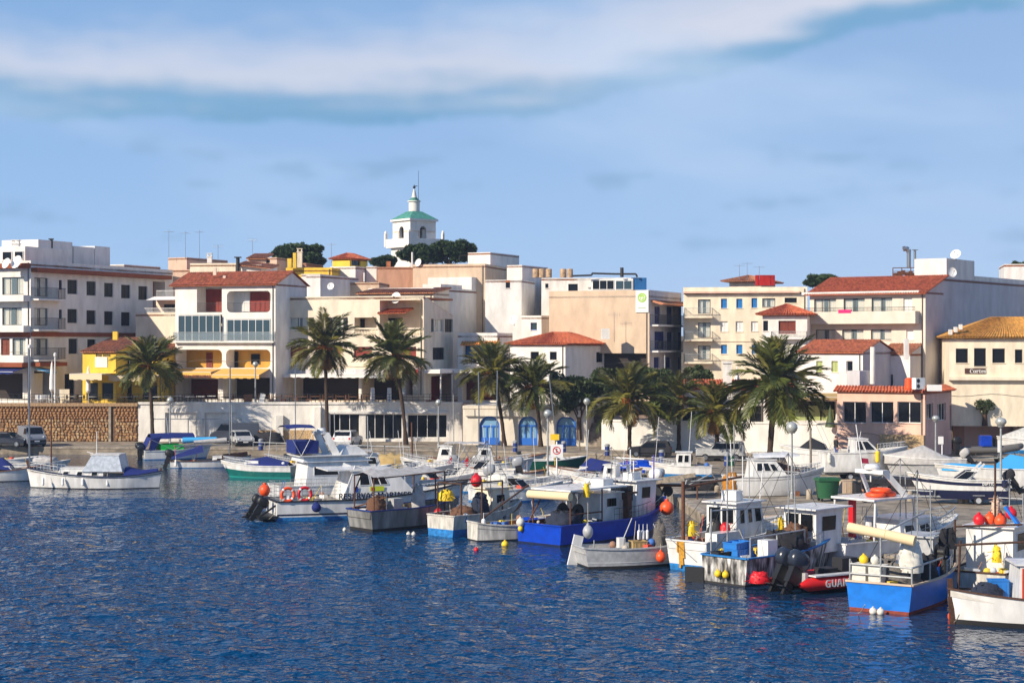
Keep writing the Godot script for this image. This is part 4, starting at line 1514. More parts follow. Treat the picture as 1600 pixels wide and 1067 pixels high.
	solo("white_flue", "tall white round flue beside the cottage gable", "flue", mb, M.white)
	b = block("grey_gable_house", "shaded white house with a stepped gable and small sign on its side", "building", 1376, 1423, 164, 36, 8.2, 553, 3.2, M.white2)
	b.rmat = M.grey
	gable_roof(b, b.y1 + 1.25, 0.1, M.tile_old, 93)
	slab(b, b.r, [1454, 553, 1479, 566], 0.06, M.white2, "sign_board")
	text_mesh(b.root, "HOSTAL", b.r, b.r.u(1466), b.r.y(1466, 557), 0.36, M.sh_navy, true, 0.08)
	chimney(b, at(1417, 562, 163), 0.42, 2.0, M.white2, false)
	opening(b, b.f, "D", [1384, 585, 1396, 606])
	finish(b, 0.0)
	b = block("cream_restaurant", "cream house with orange-yellow hipped roof and dark square windows", "building", 1484, 1690, 160, 8, 9, 527, 3.2, M.cream2)
	for w in [[1494.5, 544.5, 1513.6, 567], [1523, 544, 1541.8, 572.5], [1551.7, 544.5, 1571.5, 567], [1587, 546, 1599, 567], [1625, 546, 1640, 567]]:
		opening(b, b.f, "k", w)
	hip(b, b.y1 + 2.0, 0.5, M.tile_yellow, 95)
	slab(b, b.f, [1508.5, 575.5, 1541, 584], 0.07, M.wood_dark, "sign_board")
	text_mesh(b.root, "Cortes", b.f, b.f.u(1529), b.f.y(1529, 580), 0.34, M.frame, true, 0.09, true)
	slab(b, b.f, [1482, 589, 1690, 594], 0.5, M.cream2, "ledge")
	for q in [[1486, 523], [1494, 519], [1502, 515]]:
		chimney(b, at(q[0], q[1], 161.5), 0.3, 0.5, M.white, false)
	finish(b, 0.0)
	b = block("pink_pavilion", "pink single-storey pavilion with wide windows and an orange tiled edge", "building", 1309, 1446.5, 152, 30, 8.5, 612, Q, M.pink)
	b.rmat = M.pink2
	for w in [[1317.8, 627.7, 1354, 661], [1360.5, 627.7, 1397, 661], [1403, 627.7, 1440, 661]]:
		opening(b, b.f, "g", w)
	for w in [[1449, 630, 1459, 655], [1466, 630, 1479, 657]]:
		opening(b, b.r, "g", w)
	opening(b, b.r, "D", [1485, 633, 1491, 672])
	var f := b.f
	tiles(b.root, "tile_edge", M.tile_red, f.p(-0.3, b.y1 - 0.02, 0.3), f.p(f.span() + 0.4, b.y1 - 0.02, 0.3), f.p(-0.3, b.y1 + 0.42, -0.6), f.p(f.span() - 0.1, b.y1 + 0.42, -0.6), 97, 0.3)
	tiles(b.root, "tile_edge", M.tile_red, b.r.p(-0.2, b.y1 - 0.02, 0.3), b.r.p(b.r.span() + 0.3, b.y1 - 0.02, 0.3), b.r.p(0.3, b.y1 + 0.42, -0.6), b.r.p(b.r.span(), b.y1 + 0.42, -0.6), 98, 0.3)
	finish(b, 0.05)
	mb = MB.new()
	fbox(mb, f, f.u(1377), Q, f.u(1446), f.y(1410, 679), 0.02, 0.35)
	obj("stone_base", mb, M.stone2, b.root)
	mb = MB.new()
	for i in 22:
		var u := f.u(1403) + (f.u(1446) - f.u(1403)) * i / 21.0
		fbox(mb, f, u - 0.035, Q, u + 0.035, Q + 0.85, 0.9, 0.95)
	fbox(mb, f, f.u(1403), Q + 0.75, f.u(1446), Q + 0.81, 0.95, 0.98)
	fbox(mb, f, f.u(1403), Q + 0.12, f.u(1446), Q + 0.18, 0.95, 0.98)
	solo("picket_fence", "low brown picket fence in front of the pink pavilion", "fence", mb, M.wood)
	for q in [[1436, 608, 1.05, 0.95]]:
		var t := thing("air_conditioner", "white twin-fan air conditioner on the pavilion roof", "air conditioner", at(q[0], q[1], 151), 0, "", true)
		mb = MB.new()
		var p := at(q[0], q[1], 151)
		mb.box(p + Vector3.UP * 0.5, Vector3(1.1, 1.0, 0.5), Basis(Vector3.UP, deg_to_rad(30)))
		obj("case", mb, M.plastic_white, t)
		for y in [0.27, 0.74]:
			mb = MB.new()
			var bs := Basis(Vector3.UP, deg_to_rad(30))
			mb.lathe([Vector2(0.0, 0.005), Vector2(0.19, 0.005), Vector2(0.19, 0.0)], p + Vector3.UP * y + bs.z * 0.252 - bs.x * 0.24, 12, Basis(bs.x, bs.z, -bs.y))
			obj("fan_grille", mb, M.iron, t)
	mb = MB.new()
	mb.lathe([Vector2(0.36, 0), Vector2(0.4, 0.1), Vector2(0.36, 0.9), Vector2(0.25, 1.05), Vector2(0, 1.08)], at(1421, 609, 151.5), 14)
	solo("red_drum", "red drum on the pavilion roof beside the air conditioner", "drum", mb, M.orange)
	mb = MB.new()
	mb.box(at(1461, 606, 150.5), Vector3(1.2, 0.55, 0.5))
	solo("air_conditioner", "small low white unit right of the twin-fan air conditioner", "air conditioner", mb, M.plastic_white)
	b = block("low_pink_house", "low dusty pink house with a ragged tiled roof in the shade", "building", 1490, 1508, 164, 50, 9.5, 613, Q, M.pink2)
	tiles(b.root, "roof", M.tile_old, b.r.p(-0.2, b.y1, 0.35), b.r.p(b.r.span(), b.y1, 0.35), b.r.p(-0.2, b.y1 + 1.0, -2.2), b.r.p(b.r.span(), b.y1 + 1.0, -2.2), 99)
	finish(b, 0.0)
	b = block("brown_gate_house", "dark gateway with brown tiled roof at the right edge", "building", 1585, 1660, 168, 6, 5, 596, Q, M.beige)
	loggia(b, b.f, [1590, 610, 1640, 668], 2.5, M.wood_dark)
	shed(b, b.y1 + 0.8, 0.4, M.tile_old, 101)
	finish(b, 0.0)

# ---------------------------------------------------------------- walls under the promenade
func flat_wall(called: String, label: String, pxa: float, da: float, pxb: float, db: float, y0: float, y1: float, th: float, m: Material) -> Bld:
	var b := Bld.new()
	var a := fx(pxa, da)
	var c := fx(pxb, db)
	b.y0 = y0; b.y1 = y1; b.mat = m
	b.f = Fac.new(a, c, y0, y1)
	var n := b.f.nrm()
	var o := Vector2(n.x, n.z) * th
	b.r = Fac.new(c, c - o, y0, y1)
	b.k = Fac.new(c - o, a - o, y0, y1)
	b.l = Fac.new(a - o, a, y0, y1)
	b.root = thing(called, label, "wall", Vector3(a.x, y0, a.y), 0.0, "", true)
	return b

func end_wall(b: Bld) -> void:
	var mb := MB.new()
	for f in [b.f, b.r, b.k, b.l]:
		wall_into(mb, f)
	mb.prism(PackedVector2Array([b.f.a, b.f.b, b.k.a, b.k.b]), b.y1 - 0.001, b.y1 + 0.001, false)
	obj("wall", mb, b.mat, b.root)

func promenade_walls() -> void:
	var b := flat_wall("stone_wall", "rough golden rubble stone wall under the left promenade", -110, 179, 214.5, 179, Q, TR + 0.12, 0.5, M.mortar)
	end_wall(b)
	var f := b.f
	var g := RandomNumberGenerator.new()
	g.seed = 77
	var shapes := []
	for k in 8:
		var mb := MB.new()
		var ring := []
		var n := 7
		for i in n:
			var t := TAU * i / n + g.randf_range(-0.25, 0.25)
			ring.append(Vector2(cos(t), sin(t)) * g.randf_range(0.40, 0.56))
		var top := []
		var back := []
		for q in ring:
			top.append(Vector3(q.x * 0.72, q.y * 0.72, g.randf_range(0.35, 0.5)))
			back.append(Vector3(q.x, q.y, -0.2))
		for i in n:
			mb.quado(back[i], back[(i + 1) % n], top[(i + 1) % n], top[i], Vector3(back[i].x, back[i].y, 0))
		mb.fan(top, Vector3(0, 0, 1))
		shapes.append(mb)
	var meshes := []
	for s in shapes:
		var row := []
		for k in 5:
			row.append(s.mesh(M["stone%d" % k]))
		meshes.append(row)
	var u := f.u(-20)
	var L := f.span()
	var count := 0
	var small := MB.new()
	var v := Q + 0.2
	var bs0 := Basis(f.tan3(), Vector3.UP, f.nrm())
	var wo: Vector3 = b.root.get_meta("wo")
	while v < TR - 0.25:
		var uu := f.u(-4) + g.randf_range(0, 0.3)
		var rh := g.randf_range(0.24, 0.36)
		while uu < L - 0.2:
			var w := g.randf_range(0.26, 0.54)
			var tx := f.u(171) - uu
			if absf(tx) < 0.3:
				uu += 0.35
				continue
			var hh := rh * g.randf_range(0.85, 1.25)
			if count < 298:
				var o := MeshInstance3D.new()
				o.mesh = meshes[g.randi() % 8][g.randi() % 5]
				o.name = "stone"
				b.root.add_child(o, true)
				var bs := bs0 * Basis(Vector3(0, 0, 1), g.randf_range(-0.4, 0.4))
				o.transform = Transform3D(bs * Basis.from_scale(Vector3(w * 1.05, hh * 1.12, g.randf_range(0.14, 0.3))), f.p(uu + w * 0.5, v + g.randf_range(-0.06, 0.06), 0.01) - wo)
				count += 1
			else:
				small.ball(f.p(uu + w * 0.5, v, 0.0), 0.5, 6, Vector3(w, hh, 0.3))
			uu += w * 0.93
		v += rh * 0.94
	if small.v.size():
		var o := obj("small_stones", small, M.stone1, b.root)
		o.set_meta("kind", "stuff")
	var mb := MB.new()
	fbox(mb, f, f.u(171) - 0.13, Q, f.u(171) + 0.13, TR - 0.1, 0.0, 0.16)
	obj("drain_channel", mb, M.concrete, b.root)
	mb = MB.new()
	fbox(mb, f, f.u(-100), TR - 0.2, L, TR + 0.14, -0.3, 0.22)
	obj("coping", mb, M.stone4, b.root)
	b = flat_wall("promenade_wall", "long white wall under the promenade with garage doors and dark shop windows", 215, 179, 722, 179, Q, TR + 0.1, 3.5, M.white)
	for q in [[257, 644.6, 306, 686], [319, 644.6, 369, 688]]:
		var k := loggia(b, b.f, q, 0.35, M.white2)
		var r := k.rect([q[0] + 4, q[1] + 3, q[2] - 1, q[3] + 2])
		mb = MB.new()
		fbox(mb, k, r[0], Q, r[2], r[3], 0.0, 0.05)
		for i in 6:
			var y: float = Q + (r[3] - Q) * (i + 0.5) / 6.0
			fbox(mb, k, r[0] + 0.05, y - 0.01, r[2] - 0.05, y + 0.01, 0.05, 0.065)
		obj("garage_door", mb, M.white, b.root)
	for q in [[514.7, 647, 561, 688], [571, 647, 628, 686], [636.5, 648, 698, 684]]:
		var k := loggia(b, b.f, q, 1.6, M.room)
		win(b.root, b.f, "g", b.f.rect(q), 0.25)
		mb = MB.new()
		for i in 3:
			fbox(mb, k, 0.4 + k.u(q[0]) + i * 1.1, Q + 0.1, 0.9 + k.u(q[0]) + i * 1.1, Q + 0.9, 0.05, 0.5)
		obj("counter", mb, M.offwhite, b.root)
	slab(b, b.f, [510, 643, 700, 646.4], 0.25, M.white2, "lintel")
	slab(b, b.f, [215, 628, 722, 631.5], 0.14, M.white, "coping")
	slab(b, b.f, [395, 672, 512, 690], 0.06, M.stone2, "stone_base")
	mb = MB.new()
	fbox(mb, b.f, b.f.u(431), Q, b.f.u(442.5), b.f.y(436, 649), 0.005, 0.5)
	obj("meter_cupboard", mb, M.white, b.root)
	mb = MB.new()
	fbox(mb, b.f, b.f.u(492), Q, b.f.u(502), b.f.y(496, 636), 0.005, 1.0)
	obj("buttress", mb, M.white, b.root)
	mb = MB.new()
	for q in [[242, 300], [240, 240], [300, 300], [270, 270]]:
		mb.beam(b.f.p(b.f.u(q[0]), Q, 2.0), b.f.p(b.f.u(q[1]), Q + 1.9, 2.0), 0.07, 0.07)
	mb.beam(b.f.p(b.f.u(240), Q + 1.85, 2.0), b.f.p(b.f.u(382), Q + 1.85, 2.0), 0.08, 0.08)
	for x in [330, 355, 382]:
		mb.beam(b.f.p(b.f.u(x), Q, 2.0), b.f.p(b.f.u(x), Q + 1.85, 2.0), 0.07, 0.07)
	end_wall(b)
	mb = MB.new()
	for x in [241, 271, 299, 322, 381]:
		mb.beam(b.f.p(b.f.u(x), Q, 2.0), b.f.p(b.f.u(x), Q + 2.45, 2.0), 0.08, 0.08)
	mb.beam(b.f.p(b.f.u(241), Q + 2.45, 2.0), b.f.p(b.f.u(381), Q + 2.45, 2.0), 0.08, 0.08)
	solo("gantry_frame", "thin grey metal frame standing before the white garage doors", "frame", mb, M.metal)
	mb = MB.new()
	var f0 := b.f
	for i in 92:
		var p := f0.p(-21.6 + i * 0.6, TR + 0.1, -0.25)
		mb.beam(p, p + Vector3.UP * 0.95, 0.03, 0.03)
	for h in [0.35, 0.65, 0.95]:
		mb.beam(f0.p(-21.6, TR + 0.1 + h, -0.25), f0.p(33.5, TR + 0.1 + h, -0.25), 0.035, 0.035)
	solo("promenade_railing", "long thin dark railing along the edge of the promenade", "railing", mb, M.iron)
	b = flat_wall("boathouse", "cream boathouse front with three bright blue arched doors", 723, 173.5, 916, 171, Q, HC - 101.0 * 172 / F, 9.0, M.offwhite)
	for q in [[749, 650, 780.5, 694], [810, 650, 840, 696], [869, 650, 900.5, 697]]:
		var r := b.f.rect(q)
		r[1] = Q + 0.03
		var k := loggia(b, b.f, [q[0], q[1], q[2], 700], 0.4, M.room)
		var w: float = r[2] - r[0]
		var cm := MB.new()
		for sgn in [0, 1]:
			for s in 8:
				var t0 := PI / 2 * s / 8
				var t1 := PI / 2 * (s + 1) / 8
				var rr: float = w * 0.5
				var cx: float = r[0] + rr
				var sg := -1.0 if sgn == 0 else 1.0
				var corner := b.f.p(r[0] if sgn == 0 else r[2], r[3], -0.002)
				var p0 := b.f.p(cx + sg * cos(t0) * rr, r[3] - rr + sin(t0) * rr, -0.002)
				var p1 := b.f.p(cx + sg * cos(t1) * rr, r[3] - rr + sin(t1) * rr, -0.002)
				cm.trio(corner, p0, p1, b.f.nrm())
				cm.quad(p0, p1, p1 - b.f.nrm() * 0.39, p0 - b.f.nrm() * 0.39)
		obj("arch", cm, b.mat, b.root)
		var dm := MB.new()
		var o0 := -0.2
		var rr2 := w * 0.5 - 0.02
		for s in 14:
			var t0 := PI * s / 14
			var t1 := PI * (s + 1) / 14
			var cxx: float = r[0] + w * 0.5
			var cy: float = r[3] - w * 0.5
			for e in [[rr2, 0.16]]:
				var pa := b.f.p(cxx + cos(t0) * rr2, cy + sin(t0) * rr2, o0)
				var pb := b.f.p(cxx + cos(t1) * rr2, cy + sin(t1) * rr2, o0)
				var pc := b.f.p(cxx + cos(t1) * (rr2 - 0.17), cy + sin(t1) * (rr2 - 0.17), o0)
				var pd := b.f.p(cxx + cos(t0) * (rr2 - 0.17), cy + sin(t0) * (rr2 - 0.17), o0)
				dm.quado(pa, pb, pc, pd, b.f.nrm())
		var cy2: float = r[3] - w * 0.5
		fbox(dm, b.f, r[0] + 0.02, cy2 - 0.08, r[2] - 0.02, cy2 + 0.08, o0 - 0.06, o0 + 0.01)
		for i in 4:
			var x: float = r[0] + 0.02 + (w - 0.18) * i / 3.0
			fbox(dm, b.f, x, Q + 0.03, x + 0.14, cy2, o0 - 0.06, o0 + 0.005)
		fbox(dm, b.f, r[0] + 0.02, Q + 0.03, r[2] - 0.02, Q + 0.75, o0 - 0.05, o0)
		obj("door", dm, M.frame_blue, b.root)
		var gm := MB.new()
		fbox(gm, b.f, r[0] + 0.04, Q + 0.7, r[2] - 0.04, r[3] - 0.1, o0 - 0.12, o0 - 0.08)
		obj("pane", gm, mat(c8(120, 160, 190), 0.08), b.root)
	slab(b, b.f, [727, 640, 908, 650.5], 0.35, M.offwhite, "cornice")
	slab(b, b.f, [723, 634.2, 916, 639], 0.12, M.offwhite, "coping")
	end_wall(b)
	mb = MB.new()
	for i in 12:
		mb.bx(Vector3(7.6, Q, -170.6 - i * 0.35), Vector3(9.4, Q + 0.18 * (i + 1), -170.6 - (i + 1) * 0.35))
	solo("stone_steps", "narrow stone steps between the boathouse and the long white wall", "stairs", mb, M.concrete)
	b = flat_wall("white_garden_wall", "long plain white garden wall behind the parked cars", 940, 165.5, 1311, 158.2, Q, 3.55, 0.4, M.white)
	slab(b, b.f, [940, 658.0, 1311, 661], 0.08, M.white, "coping")
	end_wall(b)
	b = block("white_garden_house", "low white house with gridded white windows above the garden wall", "building", 1060, 1196, 163.5, 3, 6, 607, 3.2, M.white)
	for q in [[1066, 640, 1086, 660], [1090, 640, 1112, 660], [1116, 640, 1142, 660], [1146, 640, 1168, 660]]:
		opening(b, b.f, "g", q)
	opening(b, b.f, "D", [1172, 634, 1194, 662])
	tiles(b.root, "roof", M.tile_red, b.f.p(-0.2, b.y1, 0.4), b.f.p(b.f.span() + 3.2, b.y1, 0.4), b.f.p(-0.2, b.y1 + 0.8, -2.0), b.f.p(b.f.span() + 3.2, b.y1 + 0.8, -2.0), 103)
	mb = MB.new()
	fbox(mb, b.f, b.f.u(1131), b.y1 - 0.3, b.f.u(1144), b.f.y(1137, 568), -0.9, -0.1)
	fbox(mb, b.f, b.f.u(1129.5), b.f.y(1137, 568), b.f.u(1145.5), b.f.y(1137, 564.5), -1.0, 0.0)
	for i in 3:
		fbox(mb, b.f, b.f.u(1133 + i * 3.6), b.f.y(1137, 573), b.f.u(1135 + i * 3.6), b.f.y(1137, 570), -0.11, -0.09)
	obj("chimney", mb, M.white, b.root)
	finish(b, 0.0)
	b = block("veranda", "veranda with pale green panels under a brown awning beside the palm", "building", 1197, 1309, 160.4, 4, 4, 622, 3.2, M.white)
	loggia(b, b.f, [1200, 627, 1307, 657], 1.2, M.room)
	for i in 5:
		var x := 1201 + i * 21.0
		win(b.root, b.f, "e", b.f.rect([x, 634 if i % 2 else 640, x + 19, 657]), 0.3)
	awning(b, b.f, [1175, 614, 1309, 623], 1.6, M.canvas_khaki, 0.2)
	finish(b, 0.0)
	mb = MB.new()
	mb.lathe([Vector2(0.05, 0), Vector2(0.5, 0.05), Vector2(0.2, 1.2), Vector2(0.05, 2.0), Vector2(0.0, 2.1)], at(1298, 668, 157.6), 9)
	solo("closed_parasol", "closed dark green parasol by the end of the garden wall", "parasol", mb, M.leaf_dark)
	mb = MB.new()
	mb.lathe([Vector2(0.0, 0), Vector2(0.34, 0.05), Vector2(0.12, 1.0), Vector2(0.04, 1.6)], at(1152, 598, 166), 8)
	solo("closed_parasol", "small closed white parasol beside the white chimney", "parasol", mb, M.awn_white)

# ---------------------------------------------------------------- promenade furniture
func make_chair(label: String, m: Material) -> Node3D:
	var t := thing("terrace_chair", label, "chair", Vector3.ZERO, 0.0, "chairs on the promenade terraces")
	var mb := MB.new()
	mb.box(Vector3(0, 0.45, 0), Vector3(0.44, 0.04, 0.44))
	obj("seat", mb, m, t)
	mb = MB.new()
	mb.box(Vector3(0, 0.72, -0.21), Vector3(0.42, 0.42, 0.03))
	obj("backrest", mb, m, t)
	for q in [[-1, -1], [1, -1], [-1, 1], [1, 1]]:
		mb = MB.new()
		mb.tube(Vector3(q[0] * 0.19, 0.43, q[1] * 0.19), Vector3(q[0] * 0.21, 0, q[1] * 0.21), 0.02, 0.02, 4)
		obj("leg", mb, m, t)
	return t

func make_table(label: String, top: Material) -> Node3D:
	var t := thing("terrace_table", label, "table", Vector3.ZERO, 0.0, "tables on the promenade terraces")
	var mb := MB.new()
	mb.box(Vector3(0, 0.73, 0), Vector3(0.85, 0.04, 0.85))
	obj("tabletop", mb, top, t)
	mb = MB.new()
	mb.tube(Vector3(0, 0.03, 0), Vector3(0, 0.71, 0), 0.04, 0.04, 6)
	mb.box(Vector3(0, 0.015, 0), Vector3(0.5, 0.03, 0.5))
	obj("pedestal", mb, M.iron, t)
	return t

func furniture() -> void:
	var g := RandomNumberGenerator.new()
	g.seed = 5
	var dark := make_chair("dark terrace chair on the left of the first white-topped table from the left", M.iron)
	var pale := make_chair("pale wooden chair on the left of the first brown restaurant table from the left", M.wood)
	var td := make_table("white-topped table on the left promenade, first from its left end", M.plastic_white)
	var tw := make_table("brown table at the cream house restaurant, first from the left", M.wood)
	var first := [true, true, true, true]
	var ord := ["first", "second", "third", "fourth", "fifth", "sixth", "seventh", "eighth", "ninth", "tenth", "eleventh", "twelfth", "thirteenth", "fourteenth", "fifteenth"]
	for i in 15:
		var px := 92.0 + i * 17.0
		var pos := at(px, 0, 181.0 + 1.3 * (i % 3))
		pos.y = TR
		if first[0]:
			td.position = pos; first[0] = false
		else:
			dup(td, pos, g.randf_range(-0.2, 0.2), "white-topped table on the left promenade, %s from its left end" % ord[i])
		for s in [-1, 1]:
			var cp := pos + Vector3(0.62 * s, 0, g.randf_range(-0.2, 0.2))
			if first[1]:
				dark.position = cp; dark.rotation.y = -PI / 2 * s; first[1] = false
			else:
				dup(dark, cp, -PI / 2 * s + g.randf_range(-0.3, 0.3), "dark terrace chair on the %s of the %s white-topped table from the left" % ["left" if s < 0 else "right", ord[i]])
	for i in 13:
		var px := 352.0 + i * 20.0
		if px > 612:
			break
		var pos := at(px, 0, 181.2 + 1.2 * (i % 2))
		pos.y = TR
		if first[2]:
			tw.position = pos; first[2] = false
		else:
			dup(tw, pos, g.randf_range(-0.2, 0.2), "brown table at the cream house restaurant, %s from the left" % ord[i])
		for s in [-1, 1]:
			var cp := pos + Vector3(0.62 * s, 0, g.randf_range(-0.2, 0.2))
			if first[3]:
				pale.position = cp; pale.rotation.y = -PI / 2 * s; first[3] = false
			else:
				dup(pale, cp, -PI / 2 * s + g.randf_range(-0.3, 0.3), "pale wooden chair on the %s of the %s brown restaurant table from the left" % ["left" if s < 0 else "right", ord[i]])
	var wc := make_chair("white plastic chair, first from the left beside the closed parasol", M.plastic_white)
	wc.position = Vector3(at(56, 0, 180.6).x, TR, -180.6)
	for i in 5:
		dup(wc, Vector3(at(62 + i * 6.0, 0, 180.8).x, TR, -180.4 - 0.5 * (i % 3)), 0.5 * i, "white plastic chair, %s from the left beside the closed parasol" % ord[i + 1])
	var q := [[80, 564, "tall closed white parasol beside the lamp post on the left promenade"], [137, 571, "closed pale parasol before the yellow house"], [582, 606, "short white canvas-wrapped column on the terrace, left of its twin"], [608, 606, "short white canvas-wrapped column on the terrace beside the red front"]]
	for i in q.size():
		var t := thing("closed_parasol", q[i][2], "parasol", Vector3(at(q[i][0], 0, 180.2).x, TR, -180.2), 0.0, "", true)
		var p: Vector3 = t.position
		var hh: float = HC - (q[i][1] - 533.5) * 180.2 / F - TR
		var mb := MB.new()
		if i < 2:
			mb.tube(p, p + Vector3.UP * hh, 0.035, 0.035, 6)
			mb.box(p + Vector3.UP * 0.05, Vector3(0.6, 0.1, 0.6))
			obj("pole", mb, M.frame, t)
			mb = MB.new()
			mb.lathe([Vector2(0.09, hh * 0.28), Vector2(0.26, hh * 0.34), Vector2(0.24, hh * 0.6), Vector2(0.1, hh * 0.93), Vector2(0.0, hh)], p, 9)
		else:
			mb.lathe([Vector2(0.22, 0), Vector2(0.24, hh * 0.5), Vector2(0.2, hh), Vector2(0, hh + 0.02)], p, 10)
		obj("canvas", mb, M.awn_white, t)
	var mb := MB.new()
	mb.box(Vector3(at(409, 0, 180).x, TR + 0.6, -180), Vector3(0.55, 1.0, 0.06), Basis(Vector3.BACK, -0.18))
	solo("menu_board", "white menu board leaning on the promenade by the yellow awning", "sign", mb, M.plastic_white)
	mb = MB.new()
	mb.box(Vector3(at(387, 0, 180.5).x, TR + 0.5, -180.5), Vector3(0.75, 0.95, 0.7))
	solo("wooden_kiosk", "pale wooden menu stand in front of the arched house", "stand", mb, M.wood)
	mb = MB.new()
	mb.box(Vector3(at(645, 0, 179.6).x, TR + 0.5, -179.6), Vector3(2.3, 0.9, 0.12))
	solo("wooden_screen", "tan wooden screen on the promenade before the red front", "screen", mb, M.tan)
	mb = MB.new()
	mb.box(Vector3(at(98, 0, 182).x, TR + 0.75, -182), Vector3(1.3, 1.5, 0.2))
	solo("menu_board", "pale notice board left of the closed parasol at the yellow house", "sign", mb, M.cream2)

# ---------------------------------------------------------------- roofscape behind
func backdrop() -> void:
	var b := block("salmon_block", "pale salmon rooftop block with aerials left of the skyline", "building", 262, 291, 215, 25, 9, 402, 8.0, M.salmon)
	finish(b, 0.1)
	for q in [[263, 401, 3.5], [289, 402, 3.4], [311, 405, 3.8]]:
		antenna(at(q[0], q[1] + 1, 215), q[2], ["thin aerial on the left edge of the salmon block", "thin aerial in the middle of the salmon block", "thin aerial on the right edge of the salmon block"][[263, 289, 311].find(q[0])], 1)
	b = block("salmon_house", "wide salmon back wall behind the stepped terraces", "building", 232, 306, 207, 10, 9, 421, 6.0, M.salmon)
	finish(b, 0.1)
	b = block("cream_back_block", "long cream roof parapet behind the red tiled gable", "building", 296, 372, 204, 6, 9, 411, 6.0, M.cream2)
	chimney(b, at(327, 411, 206), 0.55, 0.7, M.white)
	var mb := MB.new()
	mb.tube(at(371, 424, 203), at(371, 403, 203), 0.22, 0.22, 8)
	mb.box(at(371, 402, 203), Vector3(0.8, 0.12, 0.6))
	obj("flue", mb, M.iron, b.root)
	finish(b, 0.2)
	antenna(at(340, 405, 206), 1.7, "aerial behind the chimney of the cream parapet", 0)
	b = block("brown_shack_house", "brownish rooftop house with small tiled shed roof", "building", 386, 432, 214, 12, 8, 402, 8.0, M.salmon)
	tiles(b.root, "roof", M.tile_old, b.f.p(0, b.y1 - 0.1, 0.5), b.f.p(2.6, b.y1 - 0.1, 0.5), b.f.p(0, b.y1 + 0.6, -2.5), b.f.p(2.6, b.y1 + 0.6, -2.5), 111)
	opening(b, b.f, "k", [415, 405, 421, 411])
	finish(b, 0.1)
	antenna(at(394, 398, 214), 2.0, "aerial over the brownish rooftop house", 0)
	b = block("white_shed_house", "low white rooftop room with dark lean-to roof", "building", 376, 408, 203, 14, 5, 413, 8.0, M.white)
	tiles(b.root, "roof", M.tile_old, b.f.p(-0.3, b.y1, 0.6), b.f.p(b.f.span() + 1.5, b.y1 - 0.5, 0.6), b.f.p(-0.3, b.y1 + 0.5, -2), b.f.p(b.f.span() + 1.5, b.y1, -2), 112)
	finish(b, 0.0)
	b = block("brown_back_house", "brown rooftop house with pots before the left pines", "building", 432, 478, 222, 12, 7, 411, 9.0, M.rust)
	finish(b, 0.1)
	b = block("yellow_parapet_house", "house with a yellow parapet band on the skyline", "building", 446, 518, 211, 8, 8, 418, 8.0, M.yellow)
	for q in [[452, 418, 0.5, 1.2], [460, 418, 0.4, 1.9]]:
		chimney(b, at(q[0], q[1] + 1, 211), q[2], q[3], M.yellow, false)
	chimney(b, at(468, 418, 213), 0.6, 1.9, M.cream2)
	finish(b, 0.3)
	b = block("white_gable_house", "white rooftop wall below the yellow parapet", "building", 470, 500, 204, 14, 8, 428, 6.0, M.white)
	finish(b, 0.1)
	b = block("lilac_wall_house", "shaded white wall block right of the red tiled gable", "building", 478, 500, 196, 24, 9, 430, 6.0, M.white2)
	finish(b, 0.1)
	b = block("yellow_pavilion", "little yellow roof pavilion with red hipped roof", "building", 519, 546, 222, 27, 4.4, 404, 10.0, M.yellow)
	opening(b, b.r, "k", [549, 406, 563, 415])
	hip(b, b.y1 + 0.85, 0.35, M.tile_red, 113)
	finish(b, 0.0)
	antenna(at(517.5, 411, 220), 2.6, "thin pole aerial left of the yellow pavilion", 1)
	b = block("white_roof_house", "white rooftop block below the yellow pavilion", "building", 515, 555, 214, 22, 9, 416, 8.0, M.white)
	mb = MB.new()
	mb.tube(at(569, 440, 212), at(569, 426, 212), 0.12, 0.12, 6)
	obj("pipe", mb, M.white, b.root)
	finish(b, 0.15)
	b = block("white_roof_wall", "white wall between the yellow pavilion and the rust wall", "building", 572, 588, 216, 8, 6, 416, 8.0, M.white)
	finish(b, 0.1)
	b = block("tan_low_house", "low tan wall behind the flat cream roof", "building", 530, 592, 202, 6, 7, 441, 6.0, M.tan)
	finish(b, 0.1)
	b = block("rust_wall_house", "house with a plain rust-brown wall on the skyline", "building", 589, 652, 213, 2, 5, 417, 8.0, M.rust)
	chimney(b, at(607, 417, 214), 0.5, 0.7, M.terracotta, false)
	mb = MB.new()
	mb.tube(at(644, 418, 212), at(644, 394, 212), 0.13, 0.13, 6)
	obj("pipe", mb, M.white, b.root)
	finish(b, 0.1)
	b = block("tan_wide_house", "wide tan skyline house right of the rust wall", "building", 645, 758, 208, 14, 11, 412, 6.0, M.tan)
	finish(b, 0.25)
	dish(at(653, 410, 210), 0.5, Vector3(-0.6, 0.3, 0.7), "small dish on the skyline beside the pole and the pines")
	b = block("white_cube_house", "white rooftop cube right of the church pines", "building", 731, 766, 214, 24, 9, 394, 8.0, M.white)
	mb = MB.new()
	for q in [[718, 410, 718, 399], [718, 399, 731, 399], [730, 410, 730, 399]]:
		mb.beam(at(q[0], q[1], 212), at(q[2], q[3], 212), 0.08, 0.08)
	obj("frame", mb, M.iron, b.root)
	finish(b, 0.1)
	b = block("white_cube_house", "smaller white cube below and right of the tall rooftop cube", "building", 792, 816, 206, 24, 8, 414, 8.0, M.white)
	finish(b, 0.1)
	b = block("white_middle_house", "white wall with a dark doorway between the rooftop cubes", "building", 758, 815, 200, 12, 8, 437, 6.0, M.white2)
	opening(b, b.f, "k", [790, 438, 797, 450])
	finish(b, 0.1)
	b = block("far_white_house", "small far white house behind the apartment block roof", "building", 166, 193, 212, 22, 8, 413, 8.0, M.white)
	finish(b, 0.1)
